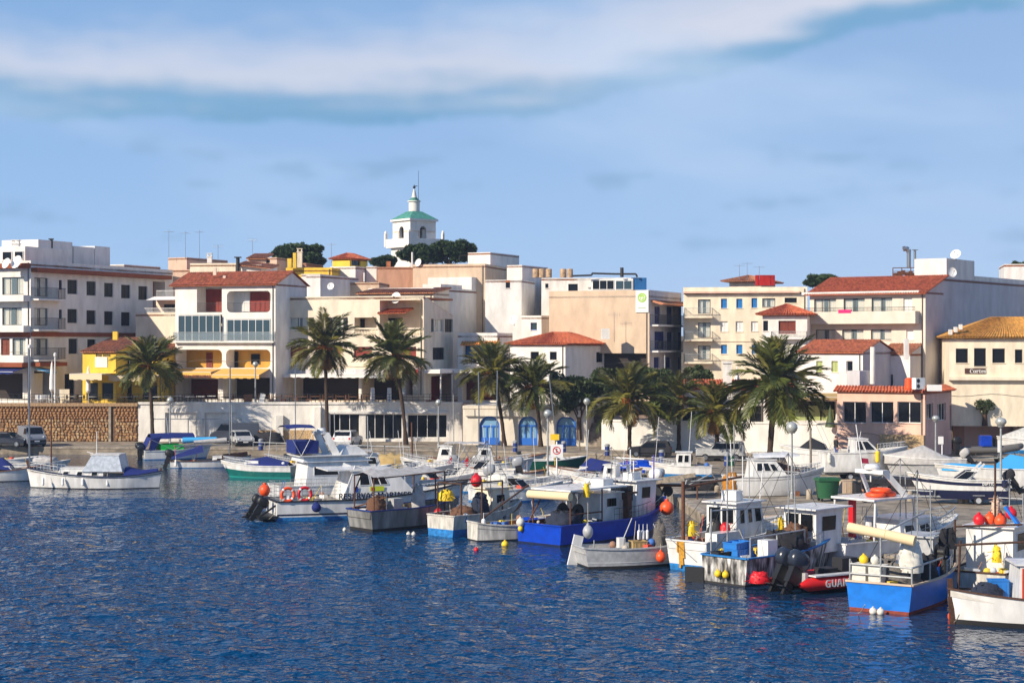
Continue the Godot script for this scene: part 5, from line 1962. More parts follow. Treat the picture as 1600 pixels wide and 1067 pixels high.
	b = block("far_right_house", "white roof storey with a sloped grey roof at the right edge", "building", 1570, 1640, 190, 12, 8, 412, 8.0, M.white2)
	finish(b, 0.1)
	tower()
	var pines := [[467, 402, 46, 24, 238, "wide dark pine crown behind the yellow chimneys"], [600, 410, 20, 10, 245, "small dark pine left of the church tower foot"], [660, 400, 38, 17, 246, "dark pine crown hiding the foot of the church tower"], [702, 396, 40, 24, 244, "tallest dark pine right of the church tower"], [1283, 440, 26, 12, 206, "low dark tree behind the ridge of the long red roof"], [1594, 424, 16, 14, 205, "dark bush on the roof at the right edge"]]
	for i in pines.size():
		var p = pines[i]
		var s: float = p[4] / F
		leafy("pine_tree", p[5], at(p[0], p[1], p[4]), Vector3(p[2] * s, p[3] * s, p[2] * s * 0.8), 7.0, M.leaf_pine, 7000 if i < 4 else 2600, 200 + i, 0.36, 0.3)

func tower() -> void:
	var d := 300.0
	var s := d / F
	var t := thing("church_tower", "white church bell tower with green pyramid roof and lantern", "church tower", at(648, 420, d), 0.0, "", true)
	var base: Vector3 = t.position
	var yy := func(py: float) -> float: return HC - (py - 533.5) * s
	var c := at(647, 0, d + 3.0)
	c.y = 0
	var al := deg_to_rad(38.0)
	var sq := func(r: float, cut: float) -> PackedVector2Array:
		var o := PackedVector2Array()
		for k in 4:
			var a := al + PI / 2 * k
			var e := Vector2(sin(a), cos(a))
			var n := Vector2(cos(a), -sin(a))
			o.append(Vector2(c.x, c.z) + e * r - n * (r - cut))
			o.append(Vector2(c.x, c.z) + e * r + n * (r - cut))
		return o
	var put := func(nm: String, r: float, cut: float, y0: float, y1: float, m: Material) -> void:
		var mb := MB.new()
		mb.prism(sq.call(r, cut), yy.call(y0), yy.call(y1))
		obj(nm, mb, m, t)
	put.call("lower_wall", 3.05, 0.25, 440, 386.5, M.white)
	put.call("gallery", 3.75, 0.3, 386.3, 383.6, M.white)
	for k in 4:
		var a := al + PI / 2 * k
		var e := Vector3(sin(a), 0, cos(a))
		var n := Vector3(cos(a), 0, -sin(a))
		var mb := MB.new()
		mb.box(c + e * 3.65 + Vector3.UP * yy.call(378), Vector3(7.3, 11.2 * s, 0.2), Basis(n, Vector3.UP, e))
		obj("parapet", mb, M.white, t)
		mb = MB.new()
		mb.box(c + e * 3.65 + n * 3.65 + Vector3.UP * yy.call(374), Vector3(0.42, 20 * s, 0.42), Basis(n, Vector3.UP, e))
		mb.ball(c + e * 3.65 + n * 3.65 + Vector3.UP * yy.call(362.5), 0.32, 8, Vector3(0.8, 1.4, 0.8))
		obj("corner_post", mb, M.white, t)
	var r := 2.75
	for k in 4:
		var a := al + PI / 2 * k
		var e := Vector2(sin(a), cos(a))
		var n := Vector2(cos(a), -sin(a))
		var c2 := Vector2(c.x, c.z)
		var f := Fac.new(c2 + e * r - n * r, c2 + e * r + n * r, yy.call(384), yy.call(343))
		var w := 0.72
		f.holes.append([r - w, yy.call(372), r + w, yy.call(353), 0.6])
		var mb := MB.new()
		wall_into(mb, f)
		obj("belfry_wall", mb, M.white, t)
		mb = MB.new()
		for sg in [-1.0, 1.0]:
			for q in 6:
				var t0 := PI / 2 * q / 6
				var t1 := PI / 2 * (q + 1) / 6
				mb.trio(f.p(r + sg * w, yy.call(353), -0.004), f.p(r + sg * cos(t0) * w, yy.call(353) - w + sin(t0) * w, -0.004), f.p(r + sg * cos(t1) * w, yy.call(353) - w + sin(t1) * w, -0.004), f.nrm())
		obj("arch", mb, M.white, t)
		mb = MB.new()
		fbox(mb, f, r - w - 0.12, yy.call(361), r - w - 0.3, yy.call(372), 0.0, 0.05)
		fbox(mb, f, 0.1, yy.call(361.5), r - w, yy.call(360.5), 0.0, 0.08)
		fbox(mb, f, r + w, yy.call(361.5), 2 * r - 0.1, yy.call(360.5), 0.0, 0.08)
		obj("string_course", mb, M.tan, t)
	var mb := MB.new()
	mb.box(c + Vector3.UP * yy.call(373), Vector3(5.2, 0.1, 5.2), Basis(Vector3.UP, al))
	obj("belfry_floor", mb, M.room, t)
	mb = MB.new()
	mb.lathe([Vector2(0.6, 0), Vector2(0.5, 0.25), Vector2(0.34, 0.8), Vector2(0.2, 1.0), Vector2(0, 1.05)], c + Vector3.UP * yy.call(366), 14)
	mb.beam(c + Vector3(-2.4, yy.call(355.5), 0), c + Vector3(2.4, yy.call(355.5), 0), 0.16, 0.16)
	obj("bell", mb, M.rustiron, t)
	put.call("cornice", 3.12, 0.1, 344.5, 341.4, M.white)
	mb = MB.new()
	var lo: PackedVector2Array = sq.call(3.05, 0.1)
	var hi: PackedVector2Array = sq.call(1.05, 0.1)
	for i in 8:
		var j := (i + 1) % 8
		var pa := Vector3(lo[i].x, yy.call(341.3), lo[i].y)
		var pb := Vector3(lo[j].x, yy.call(341.3), lo[j].y)
		var pc := Vector3(hi[j].x, yy.call(328.5), hi[j].y)
		var pd := Vector3(hi[i].x, yy.call(328.5), hi[i].y)
		mb.quado(pa, pb, pc, pd, (pa + pb) * 0.5 - Vector3(c.x, pa.y - 3.0, c.z))
	obj("roof", mb, M.copper, t)
	var put8 := func(nm: String, r0: float, r1: float, y0: float, y1: float, m: Material, seg: int) -> void:
		var q := MB.new()
		q.tube(c + Vector3.UP * yy.call(y0), c + Vector3.UP * yy.call(y1), r0, r1, seg)
		obj(nm, q, m, t)
	put8.call("lantern", 0.98, 0.98, 330, 313, M.white, 8)
	put8.call("lantern_cornice", 1.2, 1.2, 313, 311.6, M.white, 8)
	put8.call("lantern_roof", 1.05, 0.5, 311.6, 306.5, M.copper, 8)
	put8.call("spire", 0.5, 0.14, 306.6, 293, M.white, 8)
	mb = MB.new()
	mb.ball(c + Vector3.UP * yy.call(290), 0.26, 10)
	mb.tube(c + Vector3.UP * yy.call(293), c + Vector3.UP * yy.call(286), 0.05, 0.05, 5)
	mb.beam(c + Vector3(-0.1, yy.call(288), 0), c + Vector3(0.6, yy.call(288.3), 0), 0.05, 0.12)
	obj("weather_vane", mb, M.iron, t)
	mb = MB.new()
	mb.tube(c + Vector3(0.75, yy.call(309), 0), c + Vector3(0.75, yy.call(264), 0), 0.045, 0.03, 5)
	obj("lightning_rod", mb, M.iron, t)

# ---------------------------------------------------------------- plants
func leafy(called: String, label: String, ctr: Vector3, rad: Vector3, trunk_h: float, m: Material, n: int, sd: int, leaf := 0.3, flat := 0.0, group := "") -> Node3D:
	var g := RandomNumberGenerator.new()
	g.seed = sd
	var t := thing(called, label, "tree", ctr - Vector3(0, rad.y + trunk_h, 0), 0.0, group, true)
	var cl := []
	var nc := 30
	for i in nc:
		var d := Vector3(g.randfn(0, 1), g.randfn(0.25, 0.8), g.randfn(0, 1)).normalized() * g.randf_range(0.45, 0.86)
		if flat > 0.0 and d.y < -0.25:
			d.y = -0.25
		cl.append([d, g.randf_range(0.16, 0.36)])
	var tm := MB.new()
	var foot: Vector3 = t.position
	var fork := ctr - Vector3(0, rad.y * 0.8, 0)
	tm.tube(foot, fork, 0.28, 0.2, 8)
	for i in range(0, nc, 2):
		tm.tube(fork - Vector3(0, 0.3 * (i % 3), 0), ctr + cl[i][0] * rad * 0.85, 0.1, 0.03, 5)
	obj("trunk", tm, M.trunk_pine, t)
	var mb := MB.new()
	for i in n:
		var c = cl[g.randi() % nc]
		var q := Vector3(g.randfn(0, 1), g.randfn(0, 1), g.randfn(0, 1)).normalized()
		var p: Vector3 = ctr + (c[0] + q * c[1] * pow(g.randf(), 0.3)) * rad
		var x := Vector3(g.randfn(0, 1), g.randfn(0, 1), g.randfn(0, 1)).normalized()
		var y := (q + Vector3(0, 0.5, 0) + Vector3(g.randfn(0, 0.6), g.randfn(0, 0.6), g.randfn(0, 0.6))).normalized()
		x = x.cross(y).normalized()
		var k := g.randf_range(0.55, 1.45)
		mb.col = Color(k, k * g.randf_range(0.92, 1.06), k * g.randf_range(0.75, 1.05))
		var l := leaf * g.randf_range(0.6, 1.3)
		var nn := y.cross(x)
		for a in 3:
			var dv := (y + x * (a - 1) * 0.9).normalized() * l
			var sd2 := nn.cross(dv).normalized() * l * 0.22
			mb.tri(p, p + dv * 0.55 + sd2 + nn * 0.04, p + dv)
			mb.tri(p, p + dv, p + dv * 0.55 - sd2)
	obj("crown", mb, m, t)
	return t

var frond_sets := []

func frond_mesh(g: RandomNumberGenerator, L: float, droop: float, m: Material) -> ArrayMesh:
	var mb := MB.new()
	var pts := []
	var n := 12
	var ang := 0.0
	var p := Vector3.ZERO
	for i in n + 1:
		pts.append(p)
		ang += droop / n * (0.35 + 1.3 * float(i) / n)
		p += Vector3(0, -sin(ang), cos(ang)) * L / n
	mb.col = Color(1.5, 1.35, 0.9)
	for i in n:
		mb.tube(pts[i], pts[i + 1], lerpf(0.045, 0.012, float(i) / n), lerpf(0.045, 0.012, float(i + 1) / n), 3, false)
	var nl := 30
	for i in nl:
		var s := 0.12 + 0.87 * i / nl
		var k := s * n
		var j := mini(int(k), n - 1)
		var q: Vector3 = pts[j].lerp(pts[j + 1], k - j)
		var tg: Vector3 = (pts[j + 1] - pts[j]).normalized()
		var up := Vector3(1, 0, 0).cross(tg).normalized()
		if up.y < 0:
			up = -up
		var ll := L * 0.20 * (0.35 + 1.0 * sin(PI * clampf(s * 0.95 + 0.05, 0, 1))) * g.randf_range(0.85, 1.15)
		for sd in [-1.0, 1.0]:
			var b := g.randf_range(0.7, 1.3)
			mb.col = Color(b, b, b * g.randf_range(0.7, 1.0))
			var dv := (Vector3(sd, 0, 0) * 0.8 + tg * 0.75 + up * g.randf_range(-0.1, 0.38)).normalized() * ll
			var w := dv.cross(up).normalized() * 0.024 * (L / 3.0) * 1.5
			var tip := q + dv - Vector3(0, ll * 0.18, 0)
			var md := q + dv * 0.5
			mb.tri(q - w * 0.5, md + w, tip)
			mb.tri(q - w * 0.5, tip, md - w)
	return mb.mesh(m)

func palm(label: String, basept: Vector3, crown: Vector3, L: float, sd: int, nf := 44, dead := 8, thick := 0.22) -> void:
	var g := RandomNumberGenerator.new()
	g.seed = sd
	if frond_sets.is_empty():
		for k in 4:
			var row := []
			for j in 6:
				row.append(frond_mesh(g, 3.0, 0.35 + 0.22 * j, M["frond%d" % k]))
			frond_sets.append(row)
		var row2 := []
		for j in 4:
			row2.append(frond_mesh(g, 3.0, 1.0 + 0.2 * j, M.frond_dead))
		frond_sets.append(row2)
	var t := thing("palm_tree", label, "palm tree", basept, 0.0, "palm trees along the quay", true)
	var rings := []
	var n := 22
	for i in n + 1:
		var s := float(i) / n
		var bend := basept.lerp(crown, s)
		bend.x = basept.x + (crown.x - basept.x) * (s * s * 0.6 + s * 0.4)
		var r := thick * (1.35 - 0.5 * minf(s * 6.0, 1.0) + 0.02 * (1 if i % 2 else -1))
		if s > 0.86:
			r = thick * lerpf(0.9, 1.75, (s - 0.86) / 0.14)
		var ring := []
		for k in 9:
			var a := TAU * k / 9.0
			ring.append(bend + Vector3(cos(a), 0, sin(a)) * r * g.randf_range(0.93, 1.07))
		rings.append(ring)
	var mb := MB.new()
	mb.loft(rings, true)
	for i in 60:
		var a := g.randf_range(0, TAU)
		var y := g.randf_range(-1.5, -0.1)
		var p := crown + Vector3(cos(a) * thick * 1.1, y, sin(a) * thick * 1.1)
		mb.tube(p, p + Vector3(cos(a) * 0.16, 0.26, sin(a) * 0.16), 0.05, 0.02, 4)
	obj("trunk", mb, M.trunk, t)
	var fm := MB.new()
	for i in 7:
		var a := g.randf_range(0, TAU)
		var p0 := crown + Vector3(0, 0.1, 0)
		var p1 := p0 + Vector3(cos(a) * 0.6, 0.35, sin(a) * 0.6)
		var p2 := p1 + Vector3(cos(a) * 0.3, -0.5, sin(a) * 0.3)
		fm.tube(p0, p1, 0.02, 0.02, 4)
		for k in 12:
			fm.tube(p1, p2 + Vector3(g.randfn(0, 0.18), g.randfn(0, 0.2), g.randfn(0, 0.18)), 0.012, 0.02, 3)
	obj("fruit_stalk", fm, M.dates, t)
	var wo := basept
	for i in nf + dead:
		var s := float(i) / nf
		var is_dead := i >= nf
		var pitch := lerpf(1.5, -0.45, pow(s, 0.95)) + g.randfn(0, 0.15)
		var st := clampi(int(s * 4.0) + g.randi() % 3, 0, 5)
		if is_dead:
			pitch = g.randf_range(-1.25, -0.7)
		var yaw := i * 2.39996 + g.randfn(0, 0.15)
		var o := MeshInstance3D.new()
		o.mesh = frond_sets[4][g.randi() % 4] if is_dead else frond_sets[g.randi() % 4][st]
		o.name = "frond"
		t.add_child(o, true)
		var bs := Basis(Vector3.UP, yaw) * Basis(Vector3.RIGHT, -pitch) * Basis(Vector3(0, 0, 1), g.randfn(0, 0.25))
		var sc := L / 3.0 * (g.randf_range(0.85, 1.1) if not is_dead else 0.6) * (0.85 if s < 0.15 else 1.0)
		o.transform = Transform3D(bs.scaled(Vector3.ONE * sc), crown - wo + Vector3(0, 0.15, 0) + bs.z * 0.1)

func plants() -> void:
	var ps := [[238, 694, 232, 578, 3.2, "leftmost palm, in front of the rubble wall end"], [511, 694, 507, 548, 3.3, "tall thin palm before the cream house, second from the left"], [634, 695, 616, 562, 3.4, "dark leaning palm before the cream gable"],
		[788, 697, 770, 590, 3.3, "left of the twin palms before the boathouse"], [845, 698, 835, 610, 3.3, "right of the twin palms before the boathouse"], [984, 710, 984, 632, 3.5, "palm beside the steps at the start of the white garden wall"],
		[1061, 706, 1061, 628, 2.7, "palm standing between the black car and the silver off-roader"], [1121, 720, 1120, 650, 2.9, "palm in front of the silver off-roader"], [1203, 724, 1214, 606, 4.1, "largest palm, leaning, right of the silver off-roader"]]
	for i in ps.size():
		var p = ps[i]
		var d := gd(p[1])
		palm(p[5], on(p[0], p[1]), at(p[2], p[3] - 3, d), p[4] * [1.2, 1.28, 1.2, 1.22, 1.15, 1.2, 1.15, 1.2, 1.22][i], 300 + i, [50, 40, 52, 44, 48, 42, 38, 46, 58][i], [5, 12, 4, 9, 7, 10, 6, 8, 12][i], 0.22 if i != 8 else 0.3)
	var ts := [[905, 622, 36, 34, 171, "dark leafy tree right of the twin palms"], [955, 602, 40, 28, 172.5, "wide dark tree behind the left garden palm"], [1022, 600, 36, 30, 170, "dark tree in front of the tan building's shaded side"], [1090, 598, 26, 27, 172, "tall dark hedge tree under the cream apartments"], [1046, 636, 42, 18, 168, "lower dark shrubs above the garden wall"], [880, 600, 24, 20, 173, "thin branchy tree against the hipped roof house"]]
	for i in ts.size():
		var p = ts[i]
		var s: float = p[4] / F
		leafy("garden_tree", p[5], at(p[0], p[1], p[4]), Vector3(p[2] * s, p[3] * s, p[2] * s * 0.7), 2.0, M.leaf_dark if i != 4 else M.leaf_light, 5000 if i < 5 else 500, 400 + i, 0.28)
	var o := leafy("young_tree", "small dark tree standing against the low pink house", at(1540, 634, 161), Vector3(0.95, 0.7, 0.8), 1.2, M.leaf_dark, 700, 450, 0.16)

# ---------------------------------------------------------------- boats: x runs to the bow, y up from the waterline
func hw(o: Dictionary, t: float) -> float:
	if t < 0.45:
		return lerpf(o.tw, 1.0, sin(PI / 2 * t / 0.45)) * o.W * 0.5
	return maxf(1.0 - pow((t - 0.45) / 0.55, o.full), 0.015) * o.W * 0.5

func sheer(o: Dictionary, t: float) -> float:
	return o.H + o.br * pow(maxf(0.0, (t - o.bs) / (1.0 - o.bs)), 2.0) + o.sr * pow(maxf(0.0, (0.35 - t) / 0.35), 2.0)

func hp(o: Dictionary, t: float, y: float, side: float) -> Vector3:
	var sh := sheer(o, t)
	var v := clampf((y + 0.3) / (sh + 0.3), 0.0, 1.0)
	var fl := lerpf(o.wl, o.wl * 0.3, pow(t, 3.0))
	if o.tw < 0.2:
		fl = minf(fl, lerpf(o.wl * 0.3, o.wl, minf(t * 4.0, 1.0)))
	var x: float = -o.L * 0.5 + o.L * t + o.rake * (v - 0.6) * pow(t, 5.0) - o.trake * (v - 0.6) * pow(1.0 - t, 5.0)
	return Vector3(x, y, side * hw(o, t) * lerpf(fl, 1.0, pow(v, 0.65)))

func boat(called: String, label: String, cat: String, o: Dictionary, pos: Vector3, deg: float, group := "") -> Node3D:
	var df := {"tw": 0.85, "full": 2.3, "H": 0.9, "br": 0.5, "sr": 0.0, "wl": 0.85, "rake": 0.6, "trake": 0.0, "boot": 0.12, "hull": M.gel, "bot": M.anti_blue, "gun": M.gel, "deckm": M.deck, "bul": 0.25, "gw": 0.10, "band": null, "b0": 0.6, "b1": 0.8, "bs": 0.3}
	df.merge(o, true)
	o.merge(df, true)
	var t := thing(called, label, cat, pos, deg_to_rad(deg), group)
	t.set_meta("o", o)
	var n := 18
	var levels := func(y0: float, top: bool, k: int) -> MB:
		var mb := MB.new()
		for s in [-1.0, 1.0]:
			var rings := []
			for i in n + 1:
				var tt := float(i) / n
				var ring := []
				var y1: float = sheer(o, tt) if top else o.boot
				for j in k + 1:
					ring.append(hp(o, tt, lerpf(y0, y1, float(j) / k), s))
				rings.append(ring)
			for i in n:
				for j in k:
					var a: Vector3 = rings[i][j]; var b: Vector3 = rings[i + 1][j]; var c: Vector3 = rings[i + 1][j + 1]; var d: Vector3 = rings[i][j + 1]
					var nf := func(ii: int, jj: int) -> Vector3:
						var u: Vector3 = rings[mini(ii + 1, n)][jj] - rings[maxi(ii - 1, 0)][jj]
						var v: Vector3 = rings[ii][mini(jj + 1, k)] - rings[ii][maxi(jj - 1, 0)]
						var q := u.cross(v).normalized()
						return q if q.z * s > 0.0 else -q
					var na: Vector3 = nf.call(i, j); var nb: Vector3 = nf.call(i + 1, j); var nc: Vector3 = nf.call(i + 1, j + 1); var nd: Vector3 = nf.call(i, j + 1)
					mb.smooth(a, b, c, na, nb, nc)
					mb.smooth(a, c, d, na, nc, nd)
		var y1: float = sheer(o, 0.0) if top else o.boot
		for j in k:
			var ya := lerpf(y0, y1, float(j) / k)
			var yb := lerpf(y0, y1, float(j + 1) / k)
			mb.quado(hp(o, 0, ya, -1), hp(o, 0, ya, 1), hp(o, 0, yb, 1), hp(o, 0, yb, -1), Vector3.LEFT)
		return mb
	obj("hull", levels.call(o.boot, true, 5), o.hull, t)
	obj("bottom_paint", levels.call(-0.3, false, 2), o.bot, t)
	var gm := MB.new()
	var dm := MB.new()
	var bm := MB.new()
	for i in n:
		var ta := float(i) / n
		var tb := float(i + 1) / n
		for s in [-1.0, 1.0]:
			var a := hp(o, ta, sheer(o, ta), s)
			var b := hp(o, tb, sheer(o, tb), s)
			gm.beam(a + Vector3(0, 0.01, 0), b + Vector3(0, 0.01, 0), o.gw, 0.07)
			var ia := a * Vector3(1, 1, 0.93)
			var ib := b * Vector3(1, 1, 0.93)
			bm.quado(ia, ib, ib - Vector3(0, o.bul, 0), ia - Vector3(0, o.bul, 0), Vector3(0, 0, -s))
			if o.band:
				pass
		var l0 := hp(o, ta, sheer(o, ta), -1) * Vector3(1, 1, 0.93) - Vector3(0, o.bul, 0)
		var r0 := hp(o, ta, sheer(o, ta), 1) * Vector3(1, 1, 0.93) - Vector3(0, o.bul, 0)
		var l1 := hp(o, tb, sheer(o, tb), -1) * Vector3(1, 1, 0.93) - Vector3(0, o.bul, 0)
		var r1 := hp(o, tb, sheer(o, tb), 1) * Vector3(1, 1, 0.93) - Vector3(0, o.bul, 0)
		dm.quado(l0, r0, r1, l1, Vector3.UP)
	gm.beam(hp(o, 0, sheer(o, 0), -1) + Vector3(0, 0.01, 0), hp(o, 0, sheer(o, 0), 1) + Vector3(0, 0.01, 0), o.gw, 0.07)
	obj("gunwale", gm, o.gun, t)
	obj("bulwark", bm, o.deckm, t)
	obj("deck", dm, o.deckm, t)
	if o.band:
		var sm := MB.new()
		for i in n:
			var ta := float(i) / n
			var tb := float(i + 1) / n
			for s in [-1.0, 1.0]:
				var e := Vector3(0, 0, s * 0.012)
				sm.quado(hp(o, ta, sheer(o, ta) * o.b0, s) + e, hp(o, tb, sheer(o, tb) * o.b0, s) + e, hp(o, tb, sheer(o, tb) * o.b1, s) + e, hp(o, ta, sheer(o, ta) * o.b1, s) + e, Vector3(0, 0, s))
		obj("stripe", sm, o.band, t)
	if called in ["motorboat", "rowing_skiff", "dinghy", "launch", "sailing_boat", "rowing_boat"]:
		clutter(t, -o.L * 0.42, o.L * 0.16, o.W * 0.6, o.H - o.bul, 9, int(pos.x * 7.0) + 50)
		if called == "motorboat":
			poles(t, "aerial", [[Vector3(-o.L * 0.1, o.H, 0.3), Vector3(-o.L * 0.16, o.H + 3.0 + fmod(absf(pos.x), 2.0), 0.3)]], 0.02, M.frame)
			side_rail(t, 0.62, 0.97, 0.4, M.steel)
	elif called in ["fishing_boat", "net_boat", "trawler", "blue_fishing_boat", "hardtop_cruiser"]:
		var mh: float = o.H + 3.6 + fmod(absf(pos.x) * 1.7, 1.3)
		var mx: float = o.L * 0.08
		poles(t, "rigging", [[Vector3(mx, o.H, 0), Vector3(mx, mh, 0)], [Vector3(mx, mh - 0.9, -0.7), Vector3(mx, mh - 0.9, 0.7)], [Vector3(mx - 0.5, o.H, 0.8), Vector3(mx - 0.6, mh - 0.6, 0.8)]], 0.028, M.galv)
		poles(t, "stay", [[Vector3(mx, mh, 0), Vector3(o.L * 0.48, o.H + o.br, 0)], [Vector3(mx, mh, 0), Vector3(-o.L * 0.46, o.H, o.W * 0.35)], [Vector3(mx, mh, 0), Vector3(-o.L * 0.46, o.H, -o.W * 0.35)]], 0.012, M.rope_dark)
		side_rail(t, 0.55, 0.96, 0.5, M.galv)
	return t

func cabin(t: Node3D, x0: float, x1: float, w: float, y0: float, y1: float, rf: float, rb: float, m: Material, sides := [], front := 0, roof := 0.12, roofm: Material = null, tum := 0.92, back := 0) -> void:
	var mb := MB.new()
	var p := func(fx_: float, fy: float, s: float) -> Vector3:
		var a := lerpf(x0 - 0.0, x0 + rb, fy)
		var b := lerpf(x1, x1 - rf, fy)
		return Vector3(lerpf(a, b, fx_), lerpf(y0, y1, fy), s * w * 0.5 * lerpf(1.0, tum, fy))
	for s in [-1.0, 1.0]:
		mb.quado(p.call(0, 0, s), p.call(1, 0, s), p.call(1, 1, s), p.call(0, 1, s), Vector3(0, 0, s))
	mb.quado(p.call(1, 0, -1), p.call(1, 0, 1), p.call(1, 1, 1), p.call(1, 1, -1), Vector3.RIGHT)
	mb.quado(p.call(0, 0, -1), p.call(0, 0, 1), p.call(0, 1, 1), p.call(0, 1, -1), Vector3.LEFT)
	mb.quado(p.call(0, 1, -1), p.call(1, 1, -1), p.call(1, 1, 1), p.call(0, 1, 1), Vector3.UP)
	obj("cabin", mb, m, t)
	var pane := func(a: Vector3, b: Vector3, c: Vector3, d: Vector3, out: Vector3) -> void:
		var nn := (b - a).cross(d - a).normalized()
		if nn.dot(out) < 0:
			nn = -nn
		var g := MB.new()
		var e := nn * 0.015
		g.quado(a + e, b + e, c + e, d + e, out)
		var fr := MB.new()
		for q in [[a, b], [b, c], [c, d], [d, a]]:
			fr.beam(q[0] + e, q[1] + e, 0.035, 0.035)
		var wdw := obj("window", fr, M.frame, t)
		obj("pane", g, M.glass, wdw)
	for q in sides:
		var lo: float = q[2] if q.size() > 2 else 0.5
		var hi: float = q[3] if q.size() > 3 else 0.88
		for s in [-1.0, 1.0]:
			pane.call(p.call(q[0], lo, s), p.call(q[1], lo, s), p.call(q[1], hi, s), p.call(q[0], hi, s), Vector3(0, 0, s))
	for e in [[1.0, front, Vector3.RIGHT], [0.0, back, Vector3.LEFT]]:
		for i in e[1]:
			var a: float = -0.9 + 1.8 * (i + 0.06) / e[1]
			var b: float = -0.9 + 1.8 * (i + 0.94) / e[1]
			pane.call(p.call(e[0], 0.5, a), p.call(e[0], 0.5, b), p.call(e[0], 0.9, b), p.call(e[0], 0.9, a), e[2])
	if roof > 0.0:
		var rm := MB.new()
		var a := x0 + rb - roof * 1.5
		var b := x1 - rf + roof * 2.0
		rm.box(Vector3((a + b) * 0.5, y1 + 0.035, 0), Vector3(b - a, 0.07, w * tum + roof * 2.0))
		obj("cabin_roof", rm, roofm if roofm else m, t)

func part(t: Node, called: String, mb: MB, m: Material) -> MeshInstance3D:
	return obj(called, mb, m, t)

func poles(t: Node3D, called: String, list: Array, r: float, m: Material) -> void:
	var mb := MB.new()
	for q in list:
		mb.tube(q[0], q[1], r, r, 6)
	obj(called, mb, m, t)

func side_rail(t: Node3D, t0: float, t1: float, h: float, m: Material, inset := 0.9) -> void:
	var o: Dictionary = t.get_meta("o")
	var mb := MB.new()
	var n := 8
	for s in [-1.0, 1.0]:
		for i in n:
			var a := lerpf(t0, t1, float(i) / n)
			var b := lerpf(t0, t1, float(i + 1) / n)
			var pa := hp(o, a, sheer(o, a), s) * Vector3(1, 1, inset)
			var pb := hp(o, b, sheer(o, b), s) * Vector3(1, 1, inset)
			mb.tube(pa + Vector3.UP * h, pb + Vector3.UP * h, 0.02, 0.02, 5)
			mb.tube(pa, pa + Vector3.UP * h, 0.016, 0.016, 4)
			mb.tube(pa + Vector3.UP * h * 0.5, pb + Vector3.UP * h * 0.5, 0.01, 0.01, 4)
	obj("guard_rail", mb, m, t)

func outboard(t: Node3D, p: Vector3, sc: float, m: Material, tilt := 0.0) -> void:
	var bs := Basis(Vector3(0, 0, 1), tilt) * sc
	var rings := []
	for q in [[0.0, 0.2, 0.13], [0.04, 0.3, 0.19], [0.2, 0.34, 0.21], [0.36, 0.31, 0.2], [0.45, 0.22, 0.15], [0.48, 0.02, 0.02]]:
		var ring := []
		for k in 12:
			var a := TAU * k / 12
			var c := cos(a)
			var sn := sin(a)
			ring.append(p + bs * Vector3(signf(c) * pow(absf(c), 0.7) * q[1] - 0.2 - q[0] * 0.12, 0.22 + q[0], signf(sn) * pow(absf(sn), 0.7) * q[2]))
		rings.append(ring)
	var mb := MB.new()
	mb.loft(rings, true)
	var o := obj("outboard_motor", mb, m, t)
	mb = MB.new()
	mb.box(p + bs * Vector3(-0.2, 0.02, 0), Vector3(0.34, 0.5, 0.2) * sc, Basis(Vector3(0, 0, 1), tilt))
	mb.box(p + bs * Vector3(-0.22, -0.4, 0), Vector3(0.24, 0.5, 0.1) * sc, Basis(Vector3(0, 0, 1), tilt))
	mb.box(p + bs * Vector3(-0.26, -0.42, 0), Vector3(0.5, 0.03, 0.26) * sc, Basis(Vector3(0, 0, 1), tilt))
	mb.lathe([Vector2(0.02, 0.2), Vector2(0.07, 0.0), Vector2(0.02, -0.25)], p + bs * Vector3(-0.26, -0.6, 0), 8, Basis(Vector3.UP, Vector3.RIGHT, Vector3.BACK) * sc)
	obj("leg", mb, M.black, o)

func bimini(t: Node3D, x0: float, x1: float, w: float, y0: float, y1: float, m: Material, arch := 0.22) -> void:
	var mb := MB.new()
	var n := 8
	for i in n:
		var a := -1.0 + 2.0 * i / n
		var b := -1.0 + 2.0 * (i + 1) / n
		var ya := y1 - arch * a * a
		var yb := y1 - arch * b * b
		mb.quado(Vector3(x0, ya - 0.06, a * w / 2), Vector3(x0, yb - 0.06, b * w / 2), Vector3((x0 + x1) / 2, yb, b * w / 2), Vector3((x0 + x1) / 2, ya, a * w / 2), Vector3.UP)
		mb.quado(Vector3(x1, ya - 0.06, a * w / 2), Vector3(x1, yb - 0.06, b * w / 2), Vector3((x0 + x1) / 2, yb, b * w / 2), Vector3((x0 + x1) / 2, ya, a * w / 2), Vector3.UP)
	var o := obj("bimini", mb, m, t)
	var f := MB.new()
	for s in [-1.0, 1.0]:
		f.tube(Vector3((x0 + x1) / 2, y0, s * w / 2), Vector3(x0, y1 - arch - 0.08, s * w / 2), 0.02, 0.02, 5)
		f.tube(Vector3((x0 + x1) / 2, y0, s * w / 2), Vector3(x1, y1 - arch - 0.08, s * w / 2), 0.02, 0.02, 5)
	obj("frame", f, M.steel, o)

func windscreen(t: Node3D, x: float, w: float, y0: float, h: float, rake := 0.5) -> void:
	var g := MB.new()
	var f := MB.new()
	var pts := [Vector3(x - 0.7, y0, -w / 2), Vector3(x, y0, -w * 0.32), Vector3(x, y0, w * 0.32), Vector3(x - 0.7, y0, w / 2)]
	for i in 3:
		var up := Vector3(-rake, h, 0)
		g.quad(pts[i], pts[i + 1], pts[i + 1] + up, pts[i] + up)
		f.tube(pts[i] + up, pts[i + 1] + up, 0.02, 0.02, 4)
		f.tube(pts[i], pts[i] + up, 0.02, 0.02, 4)
	f.tube(pts[3], pts[3] + Vector3(-rake, h, 0), 0.02, 0.02, 4)
	var o := obj("windscreen", f, M.steel, t)
	obj("pane", g, M.glass, o)

func gp(t: Node3D, l: Vector3) -> Vector3:
	return t.transform * l

